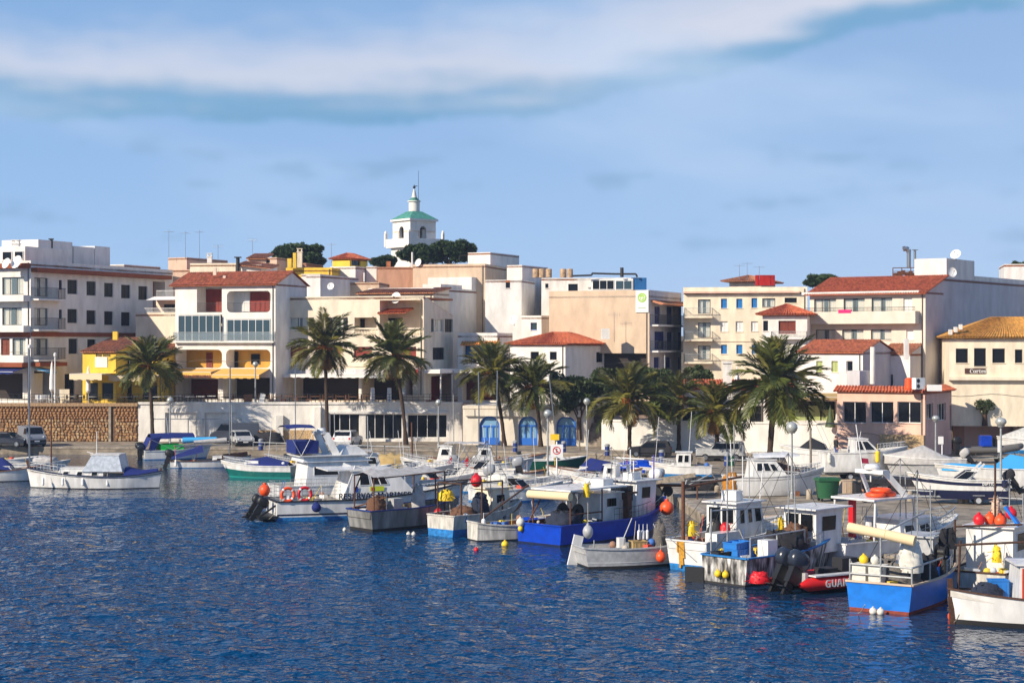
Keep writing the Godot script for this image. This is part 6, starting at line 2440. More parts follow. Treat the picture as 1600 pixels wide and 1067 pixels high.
func bpos(px: float, py: float, L: float, deg: float, h := 0.0) -> Vector3:
	var a := deg_to_rad(deg)
	return on(px, py, h) + Vector3(cos(a), 0, -sin(a)) * L * 0.5

func buoy(label: String, p: Vector3, r: float, m: Material, long := 1.15, line := 0.0) -> void:
	var t := thing("buoy", label, "buoy", p - Vector3(0, r * long, 0), 0.0, "", true)
	var mb := MB.new()
	mb.ball(p, r, 14, Vector3(1, long, 1))
	mb.tube(p + Vector3.UP * r * long * 0.9, p + Vector3.UP * r * (long + 0.25), r * 0.3, r * 0.25, 8)
	obj("float", mb, m, t)
	if line > 0.0:
		mb = MB.new()
		mb.tube(p + Vector3.UP * r * long, p + Vector3.UP * (r * long + line), 0.015, 0.015, 4)
		obj("line", mb, M.rope, t)

func fender(label: String, p: Vector3, h := 0.55, r := 0.1, m: Material = null, group := "") -> void:
	var mb := MB.new()
	mb.lathe([Vector2(0.0, -h * 0.5), Vector2(r * 0.7, -h * 0.46), Vector2(r, -h * 0.35), Vector2(r, h * 0.35), Vector2(r * 0.7, h * 0.46), Vector2(0.02, h * 0.52), Vector2(0.012, h * 1.1)], p, 10)
	solo("fender", label, "fender", mb, m if m else M.plastic_white, group)

func rope(label: String, a: Vector3, b: Vector3, sag: float, r := 0.02, m: Material = null) -> void:
	var pts := []
	for i in 9:
		var s := i / 8.0
		pts.append(a.lerp(b, s) - Vector3.UP * sag * 4.0 * s * (1.0 - s))
	var mb := MB.new()
	mb.path(pts, r, 4)
	solo("mooring_rope", label, "rope", mb, m if m else M.rope)

func heap(called: String, label: String, cat: String, p: Vector3, size: Vector3, m: Material, sd: int) -> void:
	var g := FastNoiseLite.new()
	g.seed = sd
	g.frequency = 1.9
	var mb := MB.new()
	var rings := []
	for j in 9:
		var a := PI / 2 * j / 8.0
		var ring := []
		for i in 18:
			var t := TAU * i / 18
			var ca := pow(cos(a), 0.6) if j < 8 else 0.0
			var d := Vector3(ca * cos(t), pow(sin(a), 0.85), ca * sin(t))
			var k := 1.0 + 0.3 * g.get_noise_3d(d.x * 1.3 + p.x, d.y * 1.3, d.z * 1.3 + p.z) + 0.12 * g.get_noise_3d(d.x * 6, d.y * 6, d.z * 6)
			ring.append(p + d * size * Vector3(0.5, 1.0, 0.5) * k)
		rings.append(ring)
	mb.loft(rings, true)
	var r := RandomNumberGenerator.new()
	r.seed = sd
	for i in 22:
		var t := r.randf_range(0, TAU)
		var a := r.randf_range(0.1, 1.3)
		var q := p + Vector3(cos(a) * cos(t), sin(a), cos(a) * sin(t)) * size * Vector3(0.5, 1.0, 0.5) * 1.02
		mb.tube(q, q + Vector3(r.randfn(0, 0.14), r.randfn(-0.05, 0.12), r.randfn(0, 0.14)), 0.018, 0.018, 3)
	solo(called, label, cat, mb, m)

func clutter(t: Node3D, x0: float, x1: float, w: float, y: float, n: int, sd: int) -> void:
	var g := RandomNumberGenerator.new()
	g.seed = sd
	var mb := MB.new()
	var cols := [Color(0.75, 0.74, 0.7), Color(0.1, 0.1, 0.12), Color(0.45, 0.4, 0.33), Color(0.7, 0.08, 0.05), Color(0.05, 0.15, 0.45), Color(0.7, 0.5, 0.05), Color(0.3, 0.16, 0.1), Color(0.55, 0.57, 0.6)]
	for i in n:
		var p := Vector3(g.randf_range(x0, x1), y, g.randf_range(-w / 2, w / 2))
		mb.col = cols[g.randi() % 8]
		match g.randi() % 5:
			0, 1:
				var s := Vector3(g.randf_range(0.15, 0.6), g.randf_range(0.15, 0.5), g.randf_range(0.15, 0.5))
				mb.box(p + Vector3.UP * s.y * 0.5, s, Basis(Vector3.UP, g.randf_range(0, 3)))
			2:
				var r := g.randf_range(0.09, 0.2)
				mb.ball(p + Vector3.UP * r * g.randf_range(1, 3), r, 8)
			3:
				mb.tube(p, p + Vector3(g.randfn(0, 0.3), g.randf_range(0.6, 1.7), g.randfn(0, 0.3)), 0.02, 0.02, 4)
			4:
				mb.lathe([Vector2(0.28, 0), Vector2(0.3, 0.08), Vector2(0.26, 0.16), Vector2(0.12, 0.14), Vector2(0.1, 0.05)], p, 10)
	var o := obj("deck_gear", mb, mat(Color(1, 1, 1), 0.75), t)
	o.set_meta("kind", "stuff")

func crate(label: String, p: Vector3, turn: float, m: Material, size := Vector3(0.6, 0.3, 0.4), group := "") -> void:
	var t := thing("fish_crate", label, "crate", p, turn, group)
	var mb := MB.new()
	mb.box(Vector3(0, 0.015, 0), Vector3(size.x - 0.04, 0.03, size.z - 0.04))
	for s in [-1.0, 1.0]:
		mb.box(Vector3(s * (size.x / 2 - 0.015), size.y / 2, 0), Vector3(0.03, size.y, size.z - 0.06))
		mb.box(Vector3(0, size.y / 2, s * (size.z / 2 - 0.015)), Vector3(size.x, size.y, 0.03))
	obj("body", mb, m, t)
	mb = MB.new()
	for s in [-1.0, 1.0]:
		mb.box(Vector3(0, size.y - 0.025, s * (size.z / 2 + 0.012)), Vector3(size.x + 0.05, 0.05, 0.024))
		mb.box(Vector3(s * (size.x / 2 + 0.012), size.y - 0.025, 0), Vector3(0.024, 0.05, size.z))
		for k in 3:
			mb.box(Vector3((k - 1) * size.x * 0.3, size.y * 0.45, s * (size.z / 2 + 0.008)), Vector3(0.04, size.y * 0.8, 0.016))
	obj("rim", mb, m, t)

func boats_left() -> void:
	var o := {"L": 10.2, "W": 3.1, "H": 0.95, "br": 0.55, "sr": 0.35, "tw": 0.12, "wl": 0.8, "rake": 0.35, "trake": 0.3, "bot": M.anti_black, "gun": M.hull_navy, "boot": 0.06, "gw": 0.12, "band": M.hull_navy, "b0": 0.86, "b1": 0.90}
	var t := boat("cabin_launch", "long white double-ended launch with clear plastic wheelhouse tent at the left", "boat", o, on(147, 762, 0), 178)
	cabin(t, -0.9, 2.9, 1.9, 0.7, 1.5, 0.5, 0.0, M.gel, [[0.12, 0.25, 0.35, 0.75], [0.45, 0.57, 0.35, 0.75], [0.76, 0.88, 0.35, 0.75]], 0, 0.03)
	cabin(t, -2.4, 0.7, 2.1, 1.3, 2.55, 0.75, 0.3, M.tent, [], 0, 0.05, M.gel)
	poles(t, "tent_frame", [[Vector3(-0.9, 1.3, 1.08), Vector3(-0.6, 2.55, 1.0)], [Vector3(-0.6, 2.55, 1.0), Vector3(-1.7, 1.3, 1.08)], [Vector3(-2.4, 1.3, 1.08), Vector3(-2.1, 2.55, 1.0)], [Vector3(0.7, 1.3, 1.08), Vector3(-0.05, 2.55, 1.0)]], 0.035, M.gel)
	var mb := MB.new()
	mb.beam(Vector3(5.0, 1.3, 0), Vector3(5.25, 2.1, 0), 0.12, 0.2)
	mb.beam(Vector3(-5.0, 1.1, 0), Vector3(-5.15, 1.5, 0), 0.1, 0.15)
	part(t, "stem_post", mb, M.wood_dark)
	poles(t, "mast", [[Vector3(5.05, 1.4, 0), Vector3(5.1, 10.6, 0)]], 0.07, M.metal)
	poles(t, "flag_staff", [[Vector3(-0.1, 2.5, 0.2), Vector3(-0.1, 4.3, 0.2)], [Vector3(0.1, 2.6, 0), Vector3(0.6, 2.75, 0)]], 0.03, M.frame)
	side_rail(t, 0.75, 0.97, 0.5, M.steel)
	mb = MB.new()
	mb.loft([[Vector3(-2.5, 1.0, -1.2), Vector3(-2.5, 1.6, -0.5), Vector3(-2.5, 1.6, 0.5), Vector3(-2.5, 1.0, 1.2)], [Vector3(-3.6, 1.05, -1.0), Vector3(-3.6, 1.35, -0.3), Vector3(-3.6, 1.35, 0.3), Vector3(-3.6, 1.05, 1.0)], [Vector3(-4.9, 1.2, -0.2), Vector3(-4.9, 1.5, 0), Vector3(-4.9, 1.5, 0.01), Vector3(-4.9, 1.2, 0.2)]])
	part(t, "stern_cover", mb, M.canvas_blue)
	for i in 4:
		fender("white fender on the long white launch, number %s from its bow" % ["one", "two", "three", "four"][i], gp(t, Vector3(3.6 - i * 1.55 - (0.3 if i == 3 else 0.0), 0.55, -1.5 + 0.12 * absf(i - 1.8))), 0.6, 0.1)
	o = {"L": 7.5, "W": 2.6, "H": 0.75, "br": 0.5, "sr": 0.3, "tw": 0.3, "wl": 0.8, "bot": M.anti_black, "boot": 0.05, "gun": M.wood}
	t = boat("launch", "white open launch with a blue cover cut by the left edge", "boat", o, on(-6, 751, 0), 5)
	cabin(t, -0.6, 1.6, 1.5, 0.6, 1.15, 0.5, 0.2, M.gel, [[0.2, 0.8, 0.3, 0.8]], 2, 0.03)
	mb = MB.new()
	mb.loft([[Vector3(-1.4, 0.9, -0.9), Vector3(-1.4, 1.5, -0.4), Vector3(-1.4, 1.5, 0.4), Vector3(-1.4, 0.9, 0.9)], [Vector3(0.4, 0.95, -0.9), Vector3(0.4, 1.85, -0.4), Vector3(0.4, 1.85, 0.4), Vector3(0.4, 0.95, 0.9)], [Vector3(1.2, 0.9, -0.8), Vector3(1.2, 1.2, -0.4), Vector3(1.2, 1.2, 0.4), Vector3(1.2, 0.9, 0.8)]])
	part(t, "cover", mb, M.canvas_blue)
	mb = MB.new()
	mb.tube(on(79, 742, 0) - Vector3.UP * 0.5, at(79, 652, gd(742, 0)), 0.07, 0.06, 7)
	solo("mooring_post", "thin rusty mooring post behind the bow of the long white launch", "post", mb, M.rustiron)
	o = {"L": 5.2, "W": 1.9, "H": 0.55, "br": 0.3, "tw": 0.8, "gun": M.gel, "boot": 0.05}
	t = boat("rowing_skiff", "low white skiff lying by the left quay wall, left of the post", "boat", o, on(18, 727, 0), 8)
	t = boat("rowing_skiff", "white covered skiff behind the launch bow at the left quay", "boat", {"L": 4.8, "W": 1.9, "H": 0.6, "br": 0.3, "tw": 0.8, "boot": 0.05}, on(60, 735, 0), 10)
	heap("tarpaulin", "pale tarpaulin heaped on the covered skiff", "tarpaulin", gp(t, Vector3(0.5, 0.5, 0)), Vector3(2.4, 0.7, 1.6), M.canvas_grey, 3)
	o = {"L": 6.4, "W": 2.4, "H": 0.85, "br": 0.45, "boot": 0.08}
	t = boat("motorboat", "white motorboat with a big blue canopy and bright green side cloth", "boat", o, bpos(222, 718, 6.4, 24), 24)
	bimini(t, -2.6, 1.6, 2.3, 0.9, 2.5, M.canvas_blue, 0.5)
	mb = MB.new()
	mb.quad(Vector3(-2.9, 0.9, 1.15), Vector3(-2.3, 0.9, 1.15), Vector3(-1.6, 2.2, 1.15), Vector3(-2.6, 2.0, 1.15))
	mb.quad(Vector3(-2.6, 2.1, -1.15), Vector3(-2.6, 2.1, 1.15), Vector3(-3.2, 0.9, 1.0), Vector3(-3.2, 0.9, -1.0))
	part(t, "awning", mb, M.canvas_blue)
	mb = MB.new()
	mb.box(Vector3(-0.6, 1.15, 1.1), Vector3(2.2, 0.55, 0.05))
	mb.box(Vector3(-0.6, 1.15, -1.1), Vector3(2.2, 0.55, 0.05))
	part(t, "side_cloth", mb, mat(c8(20, 190, 70), 0.7))
	outboard(t, Vector3(-3.2, 0.75, 0), 1.3, M.black)
	outboard(t, Vector3(-3.25, 0.7, 0.6), 1.1, M.cowl)
	o = {"L": 6.8, "W": 2.2, "H": 0.6, "br": 0.45, "boot": 0.05, "gun": M.wood_dark, "wl": 0.75}
	t = boat("sailing_boat", "small white sailing boat with brown rail and blue sail cover", "boat", o, on(327, 730, 0), 7)
	cabin(t, 0.2, 2.0, 1.3, 0.5, 0.95, 0.4, 0.1, M.gel, [[0.25, 0.75, 0.3, 0.75]], 0, 0.02)
	poles(t, "mast", [[Vector3(1.75, 0.6, 0), Vector3(1.8, 9.0, 0)]], 0.065, M.metal)
	mb = MB.new()
	mb.tube(Vector3(1.6, 2.0, 0), Vector3(-3.2, 1.9, 0), 0.06, 0.06, 6)
	part(t, "boom", mb, M.metal)
	mb = MB.new()
	mb.tube(Vector3(1.5, 2.4, 0), Vector3(-1.4, 2.25, 0), 0.24, 0.14, 8)
	part(t, "furled_sail", mb, M.canvas_grey)
	mb = MB.new()
	mb.quad(Vector3(-3.3, 1.0, -0.9), Vector3(-0.6, 2.0, -0.7), Vector3(-0.6, 2.0, 0.7), Vector3(-3.3, 1.0, 0.9))
	mb.quad(Vector3(-3.3, 1.0, 0.9), Vector3(-0.6, 2.0, 0.7), Vector3(-0.5, 1.4, 0.9), Vector3(-3.3, 0.8, 1.0))
	part(t, "cockpit_cover", mb, M.canvas_blue)
	mb = MB.new()
	for s in [-1.0, 1.0]:
		for i in 6:
			var a := 0.66 + 0.05 * i
			mb.beam(hp(o, a, sheer(o, a), s) + Vector3.UP * 0.2, hp(o, a + 0.05, sheer(o, a + 0.05), s) + Vector3.UP * 0.2, 0.04, 0.36)
	part(t, "bow_rail", mb, M.wood_dark)
	outboard(t, Vector3(-3.4, 0.6, 0.1), 1.35, M.black, -0.35)
	fender("white fender at the stern of the small sailing boat", gp(t, Vector3(-2.9, 0.45, 1.12)), 0.6, 0.1)
	mb = MB.new()
	mb.tube(at(285, 688, 160), at(338, 686, 160), 0.28, 0.2, 8)
	solo("sail_cover", "long bright blue rolled sail cover behind the small sailing boat", "sail cover", mb, M.canvas_cyan)
	o = {"L": 6.0, "W": 2.3, "H": 1.0, "br": 0.35, "hull": M.hull_teal, "gun": M.gel, "bot": M.anti_teal, "wl": 0.7, "band": M.gel, "b0": 0.55, "b1": 0.98, "rake": 0.9}
	t = boat("motorboat", "white over teal motorboat with its bow to the left and a blue cover", "boat", o, on(405, 746, 0), 168)
	cabin(t, -0.2, 1.8, 1.4, 0.85, 1.4, 0.9, 0.1, M.gel, [], 2, 0.0)
	mb = MB.new()
	mb.loft([[Vector3(-2.6, 1.0, -1.0), Vector3(-2.6, 1.3, 0), Vector3(-2.6, 1.0, 1.0)], [Vector3(-0.6, 1.05, -1.0), Vector3(-0.6, 1.75, 0), Vector3(-0.6, 1.05, 1.0)], [Vector3(0.9, 1.05, -0.9), Vector3(0.9, 1.45, 0), Vector3(0.9, 1.05, 0.9)]])
	part(t, "cover", mb, M.canvas_blue)
	side_rail(t, 0.72, 0.97, 0.35, M.steel)
	o = {"L": 11.0, "W": 3.6, "H": 1.3, "br": 0.7, "boot": 0.1, "rake": 1.1, "gun": M.gel}
	t = boat("motor_yacht", "white flybridge motor yacht with radar arch and blue bimini behind the patrol boat", "boat", o, bpos(434, 780, 10.4, 24) - Vector3.UP * 0.3, 24)
	cabin(t, -3.6, 2.6, 2.9, 1.1, 2.9, 1.6, 0.2, M.gel, [[0.1, 0.45, 0.5, 0.85], [0.5, 0.85, 0.5, 0.85]], 3, 0.05)
	cabin(t, -3.8, 1.4, 3.0, 2.95, 3.35, 0.9, 0.1, M.gel, [], 0, 0.25)
	cabin(t, -0.8, 1.2, 2.1, 3.4, 4.0, 0.8, 0.4, M.gel, [], 0, 0.0)
	for s in [-1.0, 1.0]:
		mb = MB.new()
		mb.beam(Vector3(-1.2, 3.3, s * 1.25), Vector3(-2.0, 4.9, s * 1.1), 0.12, 0.5)
		part(t, "radar_arch", mb, M.gel)
	mb = MB.new()
	mb.box(Vector3(-2.05, 4.95, 0), Vector3(0.6, 0.12, 2.3))
	mb.lathe([Vector2(0.3, 0), Vector2(0.34, 0.1), Vector2(0.25, 0.25), Vector2(0, 0.28)], Vector3(-2.0, 5.02, 0), 12)
	part(t, "radar", mb, M.gel)
	bimini(t, -4.9, -2.8, 2.4, 3.4, 5.6, M.canvas_blue, 0.2)
	mb = MB.new()
	mb.box(Vector3(-3.4, 4.0, 0), Vector3(1.7, 0.9, 2.3))
	part(t, "seat_cover", mb, M.canvas_blue)
	poles(t, "aerial", [[Vector3(-1.9, 5.0, 0.8), Vector3(-2.3, 7.2, 0.8)], [Vector3(-3.6, 3.3, -1.1), Vector3(-3.6, 9.5, -1.1)]], 0.035, M.metal)
	side_rail(t, 0.55, 0.98, 0.6, M.steel)
	o = {"L": 11.6, "W": 3.7, "H": 1.12, "br": 0.75, "boot": 0.22, "rake": 1.2, "gun": M.black, "bot": M.anti_blue, "gw": 0.16, "wl": 0.9, "band": M.hull_navy, "b0": 0.28, "b1": 0.36}
	t = boat("patrol_boat", "white marine reserve patrol boat with lifebuoys on its mesh stern rail", "boat", o, bpos(424, 811, 12.5, 20), 20)
	t.scale = Vector3.ONE * 1.08
	clutter(t, -5.4, -2.4, 2.6, 0.9, 20, 13)
	cabin(t, -1.6, 3.0, 3.0, 0.95, 2.75, 1.7, 0.35, M.gel, [[0.16, 0.34, 0.55, 0.9], [0.38, 0.52, 0.55, 0.9], [0.53, 0.66, 0.55, 0.9]], 3, 0.12)
	cabin(t, 2.6, 4.2, 2.4, 0.95, 1.7, 0.8, 0.0, M.gel, [[0.2, 0.6, 0.4, 0.75]], 0, 0.0)
	var fc := Fac.new(Vector2(-1.6, 1.49), Vector2(3.0, 1.49), 0.9, 2.75)
	text_mesh(t, "RESERVAS MARINES", fc, 1.65, 1.32, 0.34, M.hull_navy, true, 0.02)
	for q in [[0.35, 0.62, 1.56, 1.86, c8(30, 60, 150)], [1.35, 2.2, 1.58, 1.86, c8(196, 206, 40)]]:
		mb = MB.new()
		fbox(mb, fc, q[0], q[2], q[1], q[3], 0.0, 0.02)
		part(t, "emblem_panel", mb, mat(q[4], 0.6))
	mb = MB.new()
	fbox(mb, fc, 1.42, 1.62, 1.62, 1.8, 0.02, 0.03)
	part(t, "emblem_mark", mb, mat(c8(190, 60, 30), 0.6))
	mb = MB.new()
	for i in 3:
		mb.box(Vector3(-3.9 + i * 0.0, 1.3, 0), Vector3(0.02, 0.02, 0.02))
	mb = MB.new()
	for s in [-1.0, 1.0]:
		for i in 12:
			var x := -5.6 + i * 0.32
			mb.tube(Vector3(x, 1.1, s * 1.6), Vector3(x, 2.15, s * 1.6), 0.012, 0.012, 4)
		for j in 5:
			mb.tube(Vector3(-5.6, 1.25 + j * 0.22, s * 1.6), Vector3(-2.05, 1.25 + j * 0.22, s * 1.6), 0.012, 0.012, 4)
	for i in 10:
		mb.tube(Vector3(-5.6, 1.1, -1.6 + i * 0.355), Vector3(-5.6, 2.15, -1.6 + i * 0.355), 0.012, 0.012, 4)
	for j in 5:
		mb.tube(Vector3(-5.6, 1.25 + j * 0.22, -1.6), Vector3(-5.6, 1.25 + j * 0.22, 1.6), 0.012, 0.012, 4)
	part(t, "mesh_rail", mb, M.galv)
	for s in [-1.0, 1.0]:
		mb = MB.new()
		mb.beam(Vector3(-1.7, 1.0, s * 1.42), Vector3(-0.9, 3.0, s * 1.3), 0.08, 0.5)
		part(t, "cabin_wing", mb, M.gel)
	mb = MB.new()
	mb.box(Vector3(-1.5, 2.84, 0), Vector3(2.6, 0.07, 2.9))
	part(t, "hardtop", mb, M.gel)
	mb = MB.new()
	mb.box(Vector3(-6.3, 0.25, 0), Vector3(1.1, 0.14, 3.2))
	for s in [-1.0, 1.0]:
		mb.beam(Vector3(-5.8, 0.9, s * 1.2), Vector3(-6.7, 0.3, s * 1.2), 0.1, 0.1)
	part(t, "bathing_platform", mb, M.black)
	outboard(t, Vector3(-6.5, 0.5, 0.6), 1.15, M.black, -0.6)
	outboard(t, Vector3(-6.5, 0.5, -0.8), 1.15, M.black, -0.6)
	for q in [[-5.2, "left lifebuoy on the mesh rail of the patrol boat"], [-4.2, "right lifebuoy on the mesh rail of the patrol boat"]]:
		var lb := thing("lifebuoy", q[1], "lifebuoy", gp(t, Vector3(q[0], 1.55, 1.68)), deg_to_rad(20))
		mb = MB.new()
		var tor := []
		for k in 21:
			var a := TAU * k / 20
			var ring := []
			for j in 8:
				var b := TAU * j / 8
				ring.append(Vector3(cos(a) * (0.4 + 0.1 * cos(b)), sin(a) * (0.4 + 0.1 * cos(b)), 0.1 * sin(b)))
			tor.append(ring)
		mb.loft(tor, true)
		obj("ring", mb, M.orange if q[0] < -5 else M.red, lb)
		mb = MB.new()
		for k in 4:
			var a := PI / 4 + PI / 2 * k
			mb.tube(Vector3(cos(a - 0.12) * 0.4, sin(a - 0.12) * 0.4, 0), Vector3(cos(a + 0.12) * 0.4, sin(a + 0.12) * 0.4, 0), 0.106, 0.106, 8)
		obj("band", mb, M.plastic_white, lb)
	buoy("black round fender on the side of the patrol boat", gp(t, Vector3(-3.6, 0.78, 2.0)), 0.3, M.canvas_blue, 1.0)
	buoy("orange buoy hanging at the stern corner of the patrol boat", gp(t, Vector3(-6.0, 1.6, -1.0)), 0.36, M.orange, 1.1)
	o = {"L": 7.2, "W": 2.7, "H": 1.22, "br": 0.35, "tw": 0.95, "hull": M.hull_grey, "gun": M.blue_dark, "bot": M.anti_black, "boot": 0.16, "deckm": M.wood_grey, "bul": 0.45, "trake": 0.25}
	t = boat("grey_workboat", "bare grey streaked workboat with blue rim, pole frame and draped sheet", "boat", o, bpos(562, 829, 7.2, 40), 40)
	clutter(t, -3.3, 2.0, 2.0, 0.8, 36, 3)
	poles(t, "pole_frame", [[Vector3(-3.3, 0.9, -1.0), Vector3(-3.3, 3.2, -1.0)], [Vector3(1.2, 0.9, 1.1), Vector3(1.2, 3.3, 1.1)], [Vector3(1.9, 0.9, 1.1), Vector3(1.9, 3.3, 1.1)], [Vector3(1.2, 0.9, -1.1), Vector3(1.2, 3.3, -1.1)], [Vector3(-3.3, 3.2, -1.0), Vector3(1.9, 3.3, -1.0)], [Vector3(-3.3, 3.1, 1.0), Vector3(1.9, 3.3, 1.1)], [Vector3(-3.3, 0.9, 1.0), Vector3(-3.3, 3.1, 1.0)], [Vector3(-3.3, 2.2, -1.0), Vector3(-2.8, 3.2, -1.0)], [Vector3(-3.3, 1.2, -1.3), Vector3(-2.3, 2.0, 1.0)]], 0.045, M.rustiron)
	mb = MB.new()
	var cr := []
	for i in 9:
		var x := -3.4 + i * 0.66
		cr.append([Vector3(x, 3.2, -1.1), Vector3(x, 3.45 + 0.22 * (i % 2), 0), Vector3(x, 3.2, 1.1)])
	mb.loft(cr)
	part(t, "canopy", mb, M.canvas_grey)
	mb = MB.new()
	mb.box(Vector3(-1.2, 1.25, 0.3), Vector3(0.7, 1.1, 0.6))
	part(t, "engine_box", mb, M.hull_sky if false else M.gel_grey)
	heap("draped_sheet", "grey plastic sheet draped over gear on the grey workboat", "sheet", gp(t, Vector3(0.2, 0.9, 0.7)), Vector3(0.9, 1.6, 0.8), M.canvas_grey, 6)
	heap("net_pile", "dark tangle of pots and line on the stern of the grey workboat", "fishing net", gp(t, Vector3(-2.5, 0.95, 0.1)), Vector3(1.2, 1.0, 1.4), M.net_brown, 7)
	crate("blue-grey crate on the grey workboat beside the draped sheet", gp(t, Vector3(1.6, 0.9, 0.2)), 0.4, M.blue_dark)
	buoy("pink-red buoy at the bow of the grey workboat beside the white and blue boat", gp(t, Vector3(0.9, 0.85, 1.75)), 0.27, M.red, 1.25, 0.3)
	o = {"L": 6.8, "W": 2.7, "H": 1.2, "br": 0.5, "tw": 0.8, "hull": M.gel_dirty, "bot": M.anti_blue, "boot": 0.42, "deckm": M.wood, "bul": 0.4, "gun": M.gel_dirty}
	t = boat("fishing_boat", "stubby white fishing boat with a bright blue bottom and pole frame", "boat", o, bpos(688, 838, 6.8, 48), 48)
	clutter(t, -3.0, 1.8, 2.0, 0.8, 30, 4)
	poles(t, "pole_frame", [[Vector3(-2.6, 0.8, -1.0), Vector3(-2.6, 3.0, -1.0)], [Vector3(-2.6, 0.8, 0.9), Vector3(-2.6, 3.0, 0.9)], [Vector3(0.8, 0.8, -1.0), Vector3(0.8, 3.0, -1.0)], [Vector3(0.8, 0.8, 1.0), Vector3(0.8, 3.0, 1.0)], [Vector3(-2.6, 3.0, -1.0), Vector3(0.8, 3.0, -1.0)], [Vector3(-2.6, 3.0, 0.9), Vector3(0.8, 3.0, 1.0)], [Vector3(-2.6, 3.0, -1.0), Vector3(-2.6, 3.0, 0.9)]], 0.05, M.wood_dark)
	heap("net_pile", "brown net heap on the stubby white fishing boat", "fishing net", gp(t, Vector3(-1.7, 0.8, 0.2)), Vector3(1.6, 0.8, 1.6), M.net_brown, 9)
	cabin(t, 0.2, 1.9, 1.5, 0.8, 2.5, 0.2, 0.1, M.cream2, [[0.2, 0.7, 0.5, 0.8]], 2, 0.12)
	heap("net_drum", "grey net roller on the stubby white fishing boat", "net roller", gp(t, Vector3(-0.8, 1.2, 0.7)), Vector3(1.0, 1.1, 1.0), M.net_blue, 10)
	buoy("red buoy on the pole frame of the stubby white boat", gp(t, Vector3(-0.8, 3.05, 0.4)), 0.34, M.red)
	heap("yellow_bag", "yellow gear bag on the deck behind the red buoy", "bag", gp(t, Vector3(-2.0, 1.9, -0.9)), Vector3(0.9, 0.6, 0.6), M.yellow_paint, 11)
	o = {"L": 6.2, "W": 2.2, "H": 0.85, "br": 0.5, "sr": 0.2, "tw": 0.6, "hull": M.gel_dirty, "bot": M.anti_black, "boot": 0.08, "gun": M.gel_dirty, "deckm": M.wood, "band": M.hull_grey, "b0": 0.7, "b1": 0.73}
	t = boat("open_boat", "weathered cream open boat low between the blue trawler and the stubby white boat", "boat", o, bpos(738, 845, 6.2, 28), 28)
	clutter(t, -2.4, 2.0, 1.4, 0.6, 16, 11)
	heap("tarpaulin", "white and blue tarpaulin bundle on the weathered cream boat", "tarpaulin", gp(t, Vector3(0.8, 0.6, 0.4)), Vector3(2.0, 0.6, 1.2), M.canvas_grey, 12)
	heap("canvas_bundle", "blue cloth bundle beside the trawler on the weathered cream boat", "cloth", gp(t, Vector3(0.2, 0.6, 0.75)), Vector3(1.4, 0.6, 0.8), M.hull_blue, 13)
	poles(t, "pole_frame", [[Vector3(-2.5, 0.6, 0), Vector3(-2.5, 3.2, 0)], [Vector3(-2.5, 1.2, 0), Vector3(0.5, 3.0, 0)]], 0.05, M.wood_dark)
	fender("white fender on the stern of the weathered cream boat", gp(t, Vector3(-2.7, 1.0, 0.6)), 0.55, 0.12)
	for q in [[744, 861, 0.14, M.red, "small dark red buoy floating in front of the weathered cream boat"], [789, 853, 0.2, M.yellow_paint, "yellow-green float at the corner of the blue trawler"], [638, 836, 0.13, M.foam, "left cream float by the bow of the grey workboat"], [646, 836, 0.13, M.foam, "right cream float by the bow of the grey workboat"], [538, 829, 0.12, M.foam, "pale float at the stern corner of the grey workboat"]]:
		buoy(q[4], on(q[0], q[1], 0.0) + Vector3.UP * q[2] * 0.4, q[2], q[3], 1.0)

